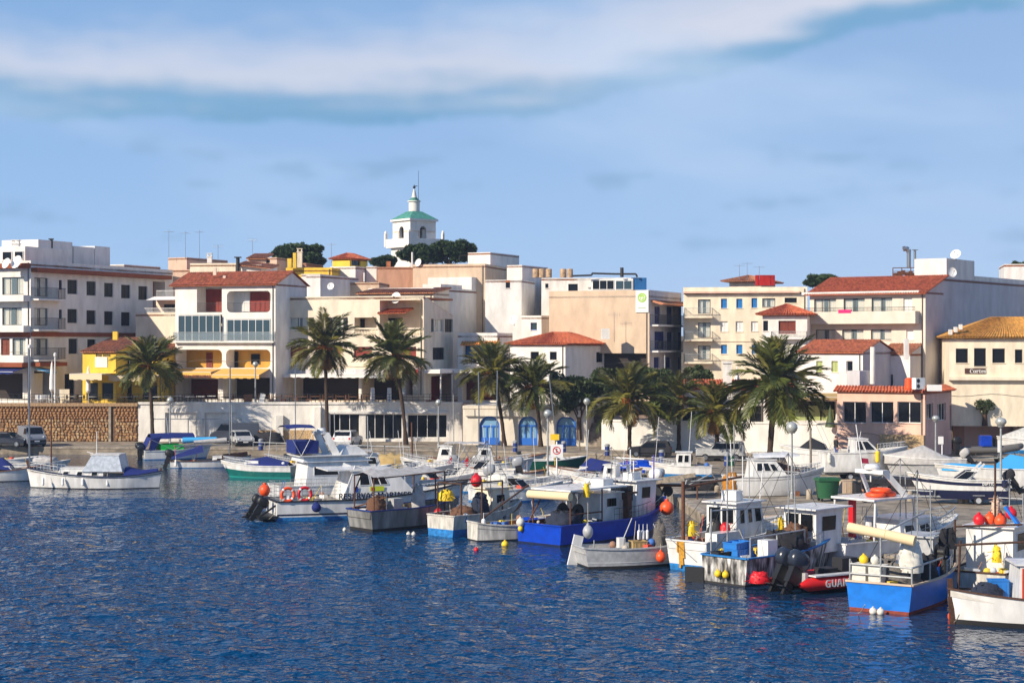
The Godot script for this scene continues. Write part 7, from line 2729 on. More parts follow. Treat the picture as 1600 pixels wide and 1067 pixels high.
func boats_right() -> void:
	var o := {"L": 12.4, "W": 4.2, "H": 1.28, "br": 0.9, "tw": 0.9, "hull": M.hull_blue, "bot": M.hull_navy, "boot": 0.1, "gun": M.hull_blue, "deckm": M.wood_dark, "bul": 0.35, "gw": 0.16, "wl": 0.92, "rake": 1.6, "full": 2.8, "bs": 0.55}
	var t := boat("trawler", "big bright blue fishing trawler with two white deckhouses", "boat", o, bpos(842, 851, 10.8, 47), 47)
	t.scale = Vector3.ONE * 0.87
	clutter(t, -5.6, 1.8, 3.2, 0.95, 46, 1)
	clutter(t, 4.0, 5.6, 1.6, 1.6, 12, 2)
	clutter(t, -1.2, 3.6, 1.6, 3.5, 10, 12)
	cabin(t, 2.0, 4.0, 2.5, 1.0, 3.55, -0.25, 0.15, M.gel, [[0.25, 0.7, 0.55, 0.85]], 3, 0.22, M.gel, 1.0, 1)
	cabin(t, -1.4, 1.0, 1.9, 1.0, 2.9, 0.1, 0.1, M.gel, [[0.3, 0.75, 0.55, 0.85]], 0, 0.1, M.gel, 1.0)
	var mb := MB.new()
	mb.box(Vector3(-2.2, 3.4, 0), Vector3(5.8, 0.1, 3.4))
	part(t, "awning_roof", mb, M.gel)
	poles(t, "roof_post", [[Vector3(-5.0, 1.1, 1.6), Vector3(-5.0, 3.4, 1.6)], [Vector3(-5.0, 1.1, -1.6), Vector3(-5.0, 3.4, -1.6)], [Vector3(-2.0, 1.1, 1.7), Vector3(-2.0, 3.4, 1.7)], [Vector3(-2.0, 1.1, -1.7), Vector3(-2.0, 3.4, -1.7)], [Vector3(0.6, 1.1, 1.7), Vector3(0.6, 3.4, 1.7)], [Vector3(-5.0, 1.9, 1.6), Vector3(-2.0, 1.9, 1.7)], [Vector3(-5.6, 1.2, -1.5), Vector3(-4.0, 3.4, -1.3)]], 0.05, M.rustiron)
	mb = MB.new()
	mb.tube(Vector3(-5.4, 3.05, -1.6), Vector3(-5.1, 3.05, 1.7), 0.28, 0.28, 10)
	part(t, "rolled_awning", mb, M.canvas_cream)
	mb = MB.new()
	mb.box(Vector3(2.9, 3.85, 0.2), Vector3(0.9, 0.5, 0.8))
	part(t, "roof_locker", mb, M.gel)
	mb = MB.new()
	mb.box(Vector3(-0.3, 3.65, 0.0), Vector3(1.0, 0.4, 1.6))
	part(t, "roof_locker", mb, M.gel)
	poles(t, "mast", [[Vector3(3.0, 3.6, 0), Vector3(3.0, 5.6, 0)], [Vector3(3.0, 5.0, -1.2), Vector3(3.0, 5.0, 1.2)], [Vector3(2.6, 3.6, 0.6), Vector3(2.6, 4.9, 0.6)]], 0.045, M.frame)
	mb = MB.new()
	mb.box(Vector3(2.4, 4.6, 0.3), Vector3(1.5, 0.1, 0.16))
	mb.lathe([Vector2(0.1, 0), Vector2(0.14, 0.4), Vector2(0, 0.5)], Vector3(2.4, 4.1, 0.3), 10)
	part(t, "radar", mb, M.gel)
	side_rail(t, 0.42, 0.75, 0.75, M.iron)
	mb = MB.new()
	mb.lathe([Vector2(0.55, -0.7), Vector2(0.55, -0.62), Vector2(0.22, -0.6), Vector2(0.22, 0.6), Vector2(0.55, 0.62), Vector2(0.55, 0.7)], Vector3(-3.4, 1.9, 0.2), 14, Basis(Vector3(0, 1, 0), Vector3(0, 0, 1), Vector3(1, 0, 0)))
	mb.box(Vector3(-3.4, 1.2, 0.2), Vector3(0.8, 0.5, 1.5))
	part(t, "net_winch", mb, M.iron)
	mb = MB.new()
	mb.box(Vector3(0.9, 1.8, 1.45), Vector3(0.45, 2.0, 0.4))
	mb.tube(Vector3(0.6, 2.9, 1.6), Vector3(1.7, 2.9, 1.6), 0.08, 0.08, 6)
	part(t, "hauler", mb, M.rustiron)
	heap("net_pile", "dark blue net heap on the stern deck of the blue trawler", "fishing net", gp(t, Vector3(-4.4, 1.0, 0.5)), Vector3(1.9, 0.9, 2.2), M.net_blue, 21)
	heap("net_pile", "black net bundle at the raised bow of the blue trawler", "fishing net", gp(t, Vector3(4.9, 1.6, 0.2)), Vector3(1.7, 0.7, 1.6), M.canvas_dark, 22)
	heap("net_bag", "yellow net bag hanging from the awning roof of the trawler", "net", gp(t, Vector3(-3.6, 2.95, 1.75)), Vector3(0.34, 0.75, 0.3), M.yellow_paint, 23)
	buoy("large orange-red buoy at the bow of the blue trawler", gp(t, Vector3(4.4, 1.7, 2.0)), 0.42, M.orange, 1.0, 0.3)
	buoy("cream float hanging on the stern corner of the blue trawler", gp(t, Vector3(-6.3, 1.3, -1.5)), 0.24, M.foam, 1.1)
	buoy("yellow float under the cream one at the trawler stern", gp(t, Vector3(-6.35, 0.92, -1.45)), 0.15, M.yellow_paint, 1.2)
	buoy("orange and white buoy between the two white deckhouses of the trawler", gp(t, Vector3(1.5, 2.1, -0.3)), 0.3, M.orange, 0.9)
	mb = MB.new()
	mb.tube(gp(t, Vector3(4.4, 1.0, 0.9)), gp(t, Vector3(4.4, 5.2, 0.9)), 0.05, 0.04, 6)
	solo("purple_pole", "thin purple pole standing at the bow of the blue trawler", "pole", mb, mat(c8(84, 62, 170), 0.6))
	heap("white_sack", "white sacking against the front deckhouse of the blue trawler", "sack", gp(t, Vector3(-1.6, 1.0, -1.3)), Vector3(0.7, 1.9, 0.7), M.foam, 24)
	o = {"L": 6.0, "W": 2.3, "H": 0.95, "br": 0.25, "sr": 0.1, "tw": 0.75, "hull": M.gel_grey, "bot": M.anti_black, "boot": 0.14, "gun": M.gel_grey, "bul": 0.3, "trake": 0.3, "full": 3.2, "band": M.gel, "b0": 0.3, "b1": 0.34}
	t = boat("flat_workboat", "low white boat with boxes and net bundles, its stern plate raised", "boat", o, bpos(908, 887, 6.0, 18), 18)
	clutter(t, -1.8, 2.4, 1.6, 0.65, 18, 5)
	mb = MB.new()
	mb.beam(Vector3(-3.2, -0.1, -0.85), Vector3(-2.8, 1.5, -0.85), 0.12, 0.5)
	part(t, "stern_plate", mb, M.gel)
	mb = MB.new()
	mb.box(Vector3(-1.0, 1.05, 0.3), Vector3(0.32, 0.8, 0.4))
	part(t, "console", mb, M.gel)
	crate("brown cardboard-coloured box on the low white boat", gp(t, Vector3(-0.1, 0.68, 0.35)), 0.3, M.canvas_khaki, Vector3(0.75, 0.6, 0.6))
	heap("net_pile", "upright grey-green net bundle on the low white boat", "fishing net", gp(t, Vector3(1.0, 0.7, 0.5)), Vector3(0.7, 1.5, 0.7), M.net_grey, 31)
	for i in 3:
		fender(["first", "second", "third"][i] + " small white bottle float on the box of the low white boat", gp(t, Vector3(0.1 + 0.22 * i, 1.5, 0.0)), 0.5, 0.09)
	mb = MB.new()
	mb.lathe([Vector2(0.27, 0), Vector2(0.3, 0.15), Vector2(0.3, 0.55), Vector2(0.27, 0.62), Vector2(0, 0.62)], gp(t, Vector3(1.75, 0.68, 0.4)), 12)
	solo("grey_drum", "grey plastic drum at the bow of the low white boat", "drum", mb, M.hull_grey)
	poles(t, "davit", [[Vector3(-2.5, 0.8, 0.5), Vector3(-2.5, 1.4, 0.5)], [Vector3(-2.9, 1.0, 0.7), Vector3(-1.2, 1.0, 0.9)], [Vector3(-0.9, 1.4, 0.4), Vector3(-0.4, 2.4, 0.3)]], 0.03, M.galv)
	buoy("grey teardrop buoy hanging at the stern of the low white boat", gp(t, Vector3(-2.6, 1.75, -0.1)), 0.26, M.gel_grey, 1.35, 1.1)
	buoy("bright orange buoy on the side of the low white boat", gp(t, Vector3(0.7, 0.55, 1.35)), 0.24, M.orange, 1.2, 0.35)
	o = {"L": 8.2, "W": 3.0, "H": 1.45, "br": 0.6, "tw": 0.8, "hull": M.gel, "bot": M.anti_blue, "boot": 0.3, "gun": M.gel, "bul": 0.4, "full": 2.6, "trake": 0.2}
	t = boat("fishing_boat", "white fishing boat with a yellow streak down its stern and a pilothouse", "boat", o, bpos(1074, 892, 8.2, 48), 48)
	clutter(t, -3.6, -1.4, 2.2, 1.05, 22, 6)
	cabin(t, -1.2, 1.5, 1.8, 1.1, 3.1, 0.5, 0.0, M.gel, [[0.12, 0.3, 0.5, 0.85], [0.42, 0.58, 0.5, 0.85], [0.68, 0.92, 0.5, 0.85]], 2, 0.15, M.gel, 1.0, 2)
	mb = MB.new()
	for q in [[-0.3, 1.3, 0.12], [-0.18, 1.15, 0.16], [-0.05, 0.8, 0.08], [-0.42, 0.55, 0.06]]:
		mb.box(hp(o, 0, 1.42 - q[1] * 0.5, 0) + Vector3(-0.045 + 0.006 * q[1], 0.0, q[0] - 0.1), Vector3(0.05, q[1], q[2]), Basis(Vector3(0, 0, 1), 0.05))
	part(t, "rust_streak", mb, mat(c8(216, 158, 50), 0.7, "dirt", 0.8))
	poles(t, "mast", [[Vector3(-3.6, 1.0, -0.6), Vector3(-3.6, 4.3, -0.6)]], 0.1, M.rustiron)
	poles(t, "aerial", [[Vector3(-0.2, 3.2, 0.6), Vector3(-0.2, 5.4, 0.6)], [Vector3(0.6, 3.2, -0.5), Vector3(0.3, 6.2, -0.5)], [Vector3(1.2, 3.2, 0.7), Vector3(1.5, 5.0, 0.7)]], 0.025, M.frame)
	poles(t, "boom", [[Vector3(-3.6, 4.0, -0.6), Vector3(1.0, 4.3, -0.2)]], 0.06, M.rustiron)
	mb = MB.new()
	mb.box(Vector3(-0.4, 3.45, 0.1), Vector3(0.6, 0.5, 0.9))
	part(t, "roof_locker", mb, M.gel)
	mb = MB.new()
	mb.box(Vector3(-2.5, 1.45, 1.0), Vector3(2.0, 0.8, 0.7))
	part(t, "deck_locker", mb, M.gel)
	heap("engine_cover", "dark hauler with red oilskins on the yellow-streaked boat", "winch", gp(t, Vector3(-2.0, 1.3, 0.2)), Vector3(0.9, 1.0, 0.7), M.iron, 41)
	heap("yellow_oilskin", "yellow oilskin hung on the mast of the yellow-streaked boat", "oilskin", gp(t, Vector3(-3.2, 1.6, -0.4)), Vector3(0.4, 0.7, 0.3), M.yellow_paint, 42)
	heap("red_oilskin", "red oilskin lying on the deck locker of the yellow-streaked boat", "oilskin", gp(t, Vector3(-1.9, 1.85, 0.7)), Vector3(0.5, 0.35, 0.5), M.red, 43)
	o = {"L": 8.4, "W": 2.9, "H": 1.3, "br": 0.6, "tw": 0.92, "hull": M.soot_hull, "bot": M.anti_black, "boot": 0.1, "gun": M.anti_blue, "bul": 0.4, "gw": 0.16}
	t = boat("net_boat", "soot-streaked white net boat with a blue rim and blue crates", "boat", o, bpos(1132, 914, 8.4, 44), 44)
	clutter(t, -3.8, 1.4, 2.2, 0.9, 40, 8)
	cabin(t, 1.6, 3.6, 1.9, 1.0, 3.1, -0.2, 0.0, M.gel, [[0.2, 0.75, 0.5, 0.85]], 2, 0.25, M.gel, 1.0, 2)
	poles(t, "pole_frame", [[Vector3(-3.8, 1.0, -1.1), Vector3(-3.8, 3.4, -1.1)], [Vector3(-3.8, 1.0, 1.2), Vector3(-3.8, 2.2, 1.2)], [Vector3(-3.8, 2.2, 1.2), Vector3(0.2, 2.3, 1.3)], [Vector3(-3.8, 3.3, -1.1), Vector3(1.6, 3.2, -0.9)], [Vector3(0.2, 1.0, 1.3), Vector3(0.2, 2.3, 1.3)], [Vector3(-1.8, 1.0, 1.2), Vector3(-1.8, 2.2, 1.2)], [Vector3(-2.6, 1.0, -1.1), Vector3(-2.6, 6.0, -1.1)]], 0.04, M.galv)
	for i in 6:
		crate("blue fish crate, %s of the stack on the net boat" % ["bottom left", "middle left", "top left", "bottom right", "middle right", "top right"][i], gp(t, Vector3(-3.1 if i < 3 else -2.4, 0.93 + 0.31 * (i % 3), -0.2 - 0.05 * i)), 0.76, M.blue_plastic, Vector3(0.62, 0.3, 0.8))
	crate("black tub on the stern of the net boat", gp(t, Vector3(-3.7, 0.95, -0.6)), 0.5, M.canvas_dark, Vector3(0.7, 0.5, 0.6))
	mb = MB.new()
	mb.box(Vector3(-2.2, 1.5, 0.95), Vector3(0.7, 1.0, 0.6))
	part(t, "locker", mb, M.gel)
	heap("net_pile", "black net pile along the side of the net boat", "fishing net", gp(t, Vector3(-0.6, 1.0, 0.6)), Vector3(2.2, 1.2, 1.4), M.canvas_dark, 51)
	heap("net_pile", "orange-brown net pile before the wheelhouse of the net boat", "fishing net", gp(t, Vector3(0.9, 1.0, 0.2)), Vector3(1.4, 1.4, 1.4), M.net_brown, 52)
	heap("yellow_marker", "yellow triangular marker cloth beside the net boat wheelhouse", "marker", gp(t, Vector3(1.0, 1.9, -0.7)), Vector3(0.3, 0.8, 0.3), M.yellow_paint, 53)
	for q in [[-0.55, "left"], [-0.1, "right"]]:
		buoy("%s yellow float on the stern of the net boat" % q[1], gp(t, Vector3(-4.35, 0.5, q[0] + 0.3)), 0.16, M.yellow_paint, 1.1, 0.4)
	mb = MB.new()
	mb.box(gp(t, Vector3(-4.4, 0.25, -1.6)), Vector3(0.9, 0.9, 0.12), Basis(Vector3.UP, deg_to_rad(-20)))
	mb.tube(gp(t, Vector3(-4.6, 0.0, -1.6)), gp(t, Vector3(-5.8, -0.1, -2.0)), 0.04, 0.04, 5)
	solo("rudder_board", "black rudder board between the yellow-streaked boat and the net boat", "rudder", mb, M.black)
	var L := 7.4
	t = thing("inflatable_boat", "red inflatable patrol boat with twin dark blue outboard engines", "boat", bpos(1232, 925, L, 30), deg_to_rad(30))
	for s in [-1.0, 1.0]:
		var pts := [Vector3(-3.9, 0.42, s * 1.05), Vector3(-3.4, 0.42, s * 1.05), Vector3(0.5, 0.45, s * 1.05), Vector3(2.0, 0.52, s * 0.9), Vector3(3.0, 0.62, s * 0.5), Vector3(3.5, 0.7, 0.0)]
		var rings := []
		for i in pts.size():
			var dir: Vector3 = (pts[mini(i + 1, 5)] - pts[maxi(i - 1, 0)]).normalized()
			var q := dir.cross(Vector3.UP).normalized()
			var ring := []
			var r := 0.3 if i else 0.08
			for k in 12:
				var a := TAU * k / 12
				ring.append(pts[i] + q * cos(a) * r + Vector3.UP * sin(a) * r)
			rings.append(ring)
		mb = MB.new()
		mb.loft(rings, true)
		part(t, "tube", mb, M.rib_red)
	mb = MB.new()
	mb.loft([[Vector3(-3.4, 0.3, -0.9), Vector3(-3.4, -0.25, 0), Vector3(-3.4, 0.3, 0.9)], [Vector3(1.0, 0.35, -0.9), Vector3(1.0, -0.25, 0), Vector3(1.0, 0.35, 0.9)], [Vector3(3.3, 0.6, -0.1), Vector3(3.3, 0.4, 0), Vector3(3.3, 0.6, 0.1)]])
	part(t, "hull", mb, M.black)
	mb = MB.new()
	mb.box(Vector3(-0.6, 0.35, 0), Vector3(5.6, 0.06, 1.7))
	mb.box(Vector3(-3.3, 0.6, 0), Vector3(0.16, 0.6, 1.6))
	part(t, "deck", mb, M.gel_grey)
	mb = MB.new()
	mb.box(Vector3(-0.4, 0.85, 0), Vector3(0.9, 1.0, 0.7))
	mb.box(Vector3(-1.5, 0.65, 0), Vector3(0.8, 0.6, 0.7))
	part(t, "console", mb, M.canvas_dark)
	mb = MB.new()
	mb.box(Vector3(-1.2, 0.79, 1.06), Vector3(4.0, 0.06, 0.5))
	part(t, "tube_pad", mb, M.gel)
	text_mesh(t, "GUARDIA", Fac.new(Vector2(-3.6, 1.36), Vector2(1.0, 1.36), 0, 1), 1.95, 0.45, 0.34, M.frame, true, 0.01)
	outboard(t, Vector3(-3.45, 0.62, 0.42), 1.65, M.cowl, -0.5)
	outboard(t, Vector3(-3.45, 0.62, -0.46), 1.65, M.cowl, -0.5)
	heap("red_bag", "red waterproof bag on the water side of the outboards", "bag", gp(t, Vector3(-4.6, 0.35, -0.9)), Vector3(0.9, 0.5, 0.5), M.red, 54)
	o = {"L": 10.0, "W": 3.3, "H": 1.35, "br": 0.7, "hull": M.gel, "bot": M.anti_black, "boot": 0.15, "gun": M.gel, "band": M.canvas_dark, "b0": 0.3, "b1": 0.45, "rake": 1.2}
	t = boat("hardtop_cruiser", "white hardtop cruiser with orange rings stacked on its roof", "boat", o, bpos(1288, 890, 10.0, 38), 38)
	clutter(t, -4.5, -1.0, 2.4, 1.1, 24, 10)
	cabin(t, -0.6, 3.4, 2.4, 1.2, 2.2, 1.2, 0.0, M.gel, [[0.1, 0.32, 0.3, 0.75], [0.45, 0.7, 0.3, 0.75]], 2, 0.04)
	mb = MB.new()
	mb.box(Vector3(-1.2, 3.35, 0), Vector3(3.4, 0.1, 2.8))
	part(t, "hardtop", mb, M.gel)
	poles(t, "roof_post", [[Vector3(-2.8, 1.2, 1.3), Vector3(-2.7, 3.3, 1.3)], [Vector3(-2.8, 1.2, -1.3), Vector3(-2.7, 3.3, -1.3)], [Vector3(0.5, 2.1, 1.2), Vector3(0.2, 3.3, 1.3)], [Vector3(0.5, 2.1, -1.2), Vector3(0.2, 3.3, -1.3)]], 0.06, M.gel)
	mb = MB.new()
	for s in [-1.0, 1.0]:
		mb.beam(Vector3(-0.2, 3.4, s * 1.2), Vector3(-1.3, 4.6, s * 0.8), 0.08, 0.3)
	mb.box(Vector3(-1.4, 4.65, 0), Vector3(0.5, 0.2, 1.8))
	part(t, "radar_arch", mb, M.gel)
	mb = MB.new()
	mb.lathe([Vector2(0.38, 0), Vector2(0.4, 0.12), Vector2(0.3, 0.26), Vector2(0, 0.3)], Vector3(-1.4, 4.76, 0), 14)
	part(t, "radar", mb, M.gel)
	poles(t, "aerial", [[Vector3(-1.3, 4.7, -0.7), Vector3(-1.8, 7.0, -0.7)]], 0.03, M.frame)
	mb = MB.new()
	mb.box(Vector3(-2.2, 2.3, -0.6), Vector3(0.25, 1.9, 0.3))
	part(t, "red_bag", mb, M.red)
	for i in 3:
		mb = MB.new()
		var tor := []
		for k in 19:
			var a := TAU * k / 18
			var ring := []
			for j in 8:
				var b := TAU * j / 8
				ring.append(gp(t, Vector3(-1.6 + cos(a) * (0.42 + 0.11 * cos(b)) + i * 0.4, 3.52 + 0.11 * sin(b) + 0.2 * (i % 2), sin(a) * (0.42 + 0.11 * cos(b)) + 0.4)))
			tor.append(ring)
		mb.loft(tor, true)
		solo("lifebuoy", ["left", "middle raised", "right"][i] + " orange ring on the roof of the hardtop cruiser", "lifebuoy", mb, M.orange)
	var fl := MB.new()
	fl.quad(gp(t, Vector3(-1.42, 5.3, -0.7)), gp(t, Vector3(-1.1, 5.25, -0.5)), gp(t, Vector3(-1.05, 5.0, -0.5)), gp(t, Vector3(-1.36, 5.02, -0.7)))
	solo("small_flag", "small red and blue flag on the aerial of the hardtop cruiser", "flag", fl, mat(c8(150, 30, 60), 0.9))
	side_rail(t, 0.6, 0.97, 0.55, M.steel)
	o = {"L": 7.6, "W": 3.1, "H": 1.2, "br": 0.7, "tw": 0.92, "hull": M.hull_sky, "bot": M.anti_red, "boot": 0.12, "gun": M.tan, "deckm": M.wood_grey, "bul": 0.3, "gw": 0.12, "full": 2.6}
	t = boat("blue_fishing_boat", "sky blue fishing boat with a red waterline and a rolled cream awning", "boat", o, bpos(1374, 957, 7.6, 56), 56)
	clutter(t, -3.4, 0.4, 2.5, 0.9, 40, 9)
	poles(t, "pole_frame", [[Vector3(-3.6, 0.9, 0.0), Vector3(-3.6, 3.2, 0.0)], [Vector3(-3.6, 0.9, -1.35), Vector3(-3.6, 2.1, -1.35)], [Vector3(-3.6, 0.9, 1.35), Vector3(-3.6, 1.9, 1.35)], [Vector3(-3.6, 1.9, -1.35), Vector3(-3.6, 1.9, 1.35)], [Vector3(-3.6, 1.5, -1.35), Vector3(-3.6, 1.5, 1.35)], [Vector3(-3.6, 1.9, 1.35), Vector3(0.2, 2.0, 1.45)], [Vector3(-3.6, 3.2, 0.0), Vector3(1.4, 3.7, 0)], [Vector3(0.2, 0.9, 1.45), Vector3(0.2, 2.0, 1.45)], [Vector3(-1.8, 0.9, 1.45), Vector3(-1.8, 1.95, 1.45)]], 0.045, M.galv)
	mb = MB.new()
	mb.tube(gp(t, Vector3(-3.5, 3.4, -1.45)), gp(t, Vector3(-3.5, 3.2, 0.2)), 0.22, 0.2, 12)
	mb.tube(gp(t, Vector3(-3.5, 3.2, 0.2)), gp(t, Vector3(-3.4, 3.0, 1.4)), 0.21, 0.23, 12)
	solo("rolled_awning", "long rolled cream awning on a pole above the sky blue boat", "awning", mb, M.canvas_cream)
	cabin(t, 0.4, 2.2, 1.6, 0.9, 2.7, 0.1, 0.1, M.gel_grey, [[0.3, 0.7, 0.5, 0.85]], 2, 0.1)
	for i in 2:
		mb = MB.new()
		mb.box(gp(t, Vector3(-3.2, 1.45 + 0.5 * 0, -1.0 + i * 0.75)), Vector3(0.7, 0.9, 0.62), Basis(Vector3.UP, deg_to_rad(56)))
		solo("foam_box", ["left white foam box on the stern of the sky blue boat", "right white foam box on the stern of the sky blue boat"][i], "box", mb, M.foam)
	buoy("yellow round float on the foam boxes of the sky blue boat", gp(t, Vector3(-3.1, 2.05, -0.95)), 0.2, M.yellow_paint, 1.0)
	buoy("cream round float on the foam boxes of the sky blue boat", gp(t, Vector3(-3.1, 2.05, -0.45)), 0.19, M.foam, 1.0)
	heap("net_pile", "grey nylon net heap in the stern of the sky blue boat", "fishing net", gp(t, Vector3(-2.3, 0.9, 0.2)), Vector3(2.0, 1.1, 2.0), M.net_grey, 61)
	heap("net_pile", "black net heap in the middle of the sky blue boat", "fishing net", gp(t, Vector3(-0.6, 0.9, 0.6)), Vector3(1.6, 1.2, 1.5), M.canvas_dark, 62)
	mb = MB.new()
	mb.box(gp(t, Vector3(-0.2, 1.2, 1.0)), Vector3(0.7, 0.8, 0.6), Basis(Vector3.UP, deg_to_rad(56)))
	solo("blue_tub", "blue plastic tub at the right side of the sky blue boat", "tub", mb, M.blue_plastic)
	mb = MB.new()
	mb.lathe([Vector2(0.3, -0.25), Vector2(0.34, -0.2), Vector2(0.14, -0.15), Vector2(0.14, 0.15), Vector2(0.34, 0.2), Vector2(0.3, 0.25)], Vector3(0.0, 2.2, 1.3), 12, Basis(Vector3.UP, Vector3.BACK, Vector3.RIGHT))
	mb.box(Vector3(0.0, 1.5, 1.3), Vector3(0.3, 1.2, 0.3))
	part(t, "net_hauler", mb, M.iron)
	heap("white_sheet", "white tarpaulin heap behind the pole of the sky blue boat", "tarpaulin", gp(t, Vector3(-2.6, 1.6, 0.9)), Vector3(1.0, 1.3, 0.9), M.foam, 63)
	for q in [[1365, 953, "left white float on the waterline of the sky blue boat"], [1377, 954, "right white float on the waterline of the sky blue boat"]]:
		buoy(q[2], on(q[0], q[1] + 6, 0.0) + Vector3.UP * 0.1, 0.16, M.foam, 1.0)
	o = {"L": 7.6, "W": 2.9, "H": 1.2, "br": 0.5, "hull": M.gel_dirty, "bot": M.anti_black, "boot": 0.15, "gun": M.wood_dark, "bul": 0.4}
	t = boat("fishing_boat", "white wheelhouse boat behind the right edge boat with red buoys on its roof", "boat", o, bpos(1528, 938, 7.6, 56), 56)
	cabin(t, -2.2, -0.2, 2.1, 0.9, 3.0, -0.1, 0.0, M.gel, [[0.25, 0.8, 0.5, 0.88]], 2, 0.12, M.gel, 1.0)
	poles(t, "pole_frame", [[Vector3(-3.5, 0.9, -1.1), Vector3(-3.5, 3.4, -1.1)], [Vector3(-3.5, 3.1, -1.1), Vector3(-2.0, 3.2, 1.4)], [Vector3(-1.4, 3.0, 0), Vector3(-1.4, 5.8, 0)]], 0.05, M.wood_dark)
	for i in 5:
		buoy(["red buoy lowest left", "orange buoy in front", "red buoy in the middle", "orange buoy at the right", "red buoy on top"][i] + " of the heap on the white wheelhouse at the right edge", gp(t, Vector3(-1.8 + 0.5 * (i % 3), 3.28 + (0.3 if i == 4 else 0.0), -0.6 + 0.32 * i)), 0.26, M.red if i % 2 == 0 else M.orange, 1.05)
	heap("orange_cone", "tall pale orange float standing among the red buoys at the right edge", "float", gp(t, Vector3(-1.0, 3.3, -0.1)), Vector3(0.4, 0.95, 0.4), M.salmon, 72)
	mb = MB.new()
	mb.beam(gp(t, Vector3(-1.5, 3.9, 0.5)), gp(t, Vector3(-1.5, 3.1, 1.1)), 0.35, 0.12)
	solo("blue_board", "blue board leaning on the wheelhouse roof at the right edge", "board", mb, M.hull_sky)
	clutter(t, -3.6, -2.3, 2.2, 0.8, 16, 7)
	heap("yellow_oilskin", "yellow oilskin behind the bow of the right edge boat", "oilskin", gp(t, Vector3(-3.0, 1.6, 0.6)), Vector3(0.4, 0.7, 0.4), M.yellow_paint, 74)
	o = {"L": 9.0, "W": 3.0, "H": 1.05, "br": 0.35, "sr": 0.2, "tw": 0.4, "hull": M.gel, "bot": M.anti_black, "boot": 0.2, "gun": M.wood_dark, "bul": 0.3, "rake": 0.3, "full": 2.6}
	t = boat("white_fishing_boat", "white fishing boat cut by the right edge with an orange-red deckhouse door", "boat", o, on(1668, 977, 0), 176)
	mb = MB.new()
	mb.beam(Vector3(4.45, 0.0, 0), Vector3(4.55, 1.8, 0), 0.14, 0.2)
	part(t, "stem_post", mb, M.wood_dark)
	cabin(t, -2.6, 2.1, 2.0, 0.8, 2.45, 0.1, 0.1, M.gel, [], 0, 0.1)
	mb = MB.new()
	mb.box(Vector3(1.0, 1.6, -1.0), Vector3(1.9, 1.5, 0.06), Basis(Vector3.RIGHT, -0.05))
	part(t, "door_panel", mb, mat(c8(196, 60, 24), 0.6))
	poles(t, "pole_frame", [[Vector3(4.2, 0.9, 0.2), Vector3(4.1, 3.3, 0.2)], [Vector3(4.3, 3.1, 0.2), Vector3(-2.5, 3.5, 0.0)]], 0.05, M.wood_dark)
	heap("net_pile", "dark blue net heap at the bow of the white boat on the right edge", "fishing net", gp(t, Vector3(3.1, 0.9, 0)), Vector3(1.3, 0.7, 1.2), M.net_blue, 73)
	crate("bright blue tub beside the orange-red deckhouse door", gp(t, Vector3(2.6, 0.85, 0.3)), 0.0, M.blue_plastic, Vector3(0.7, 0.9, 0.6))
	buoy("orange-red buoy at the stem of the white boat on the right edge", on(1490, 968, 0) + Vector3.UP * 0.12, 0.22, M.orange, 1.0, 0.9)
	heap("black_flag", "black marker flag on a pole right of the sky blue boat", "flag", at(1481, 858, 74), Vector3(0.8, 0.9, 0.12), M.canvas_dark, 75)

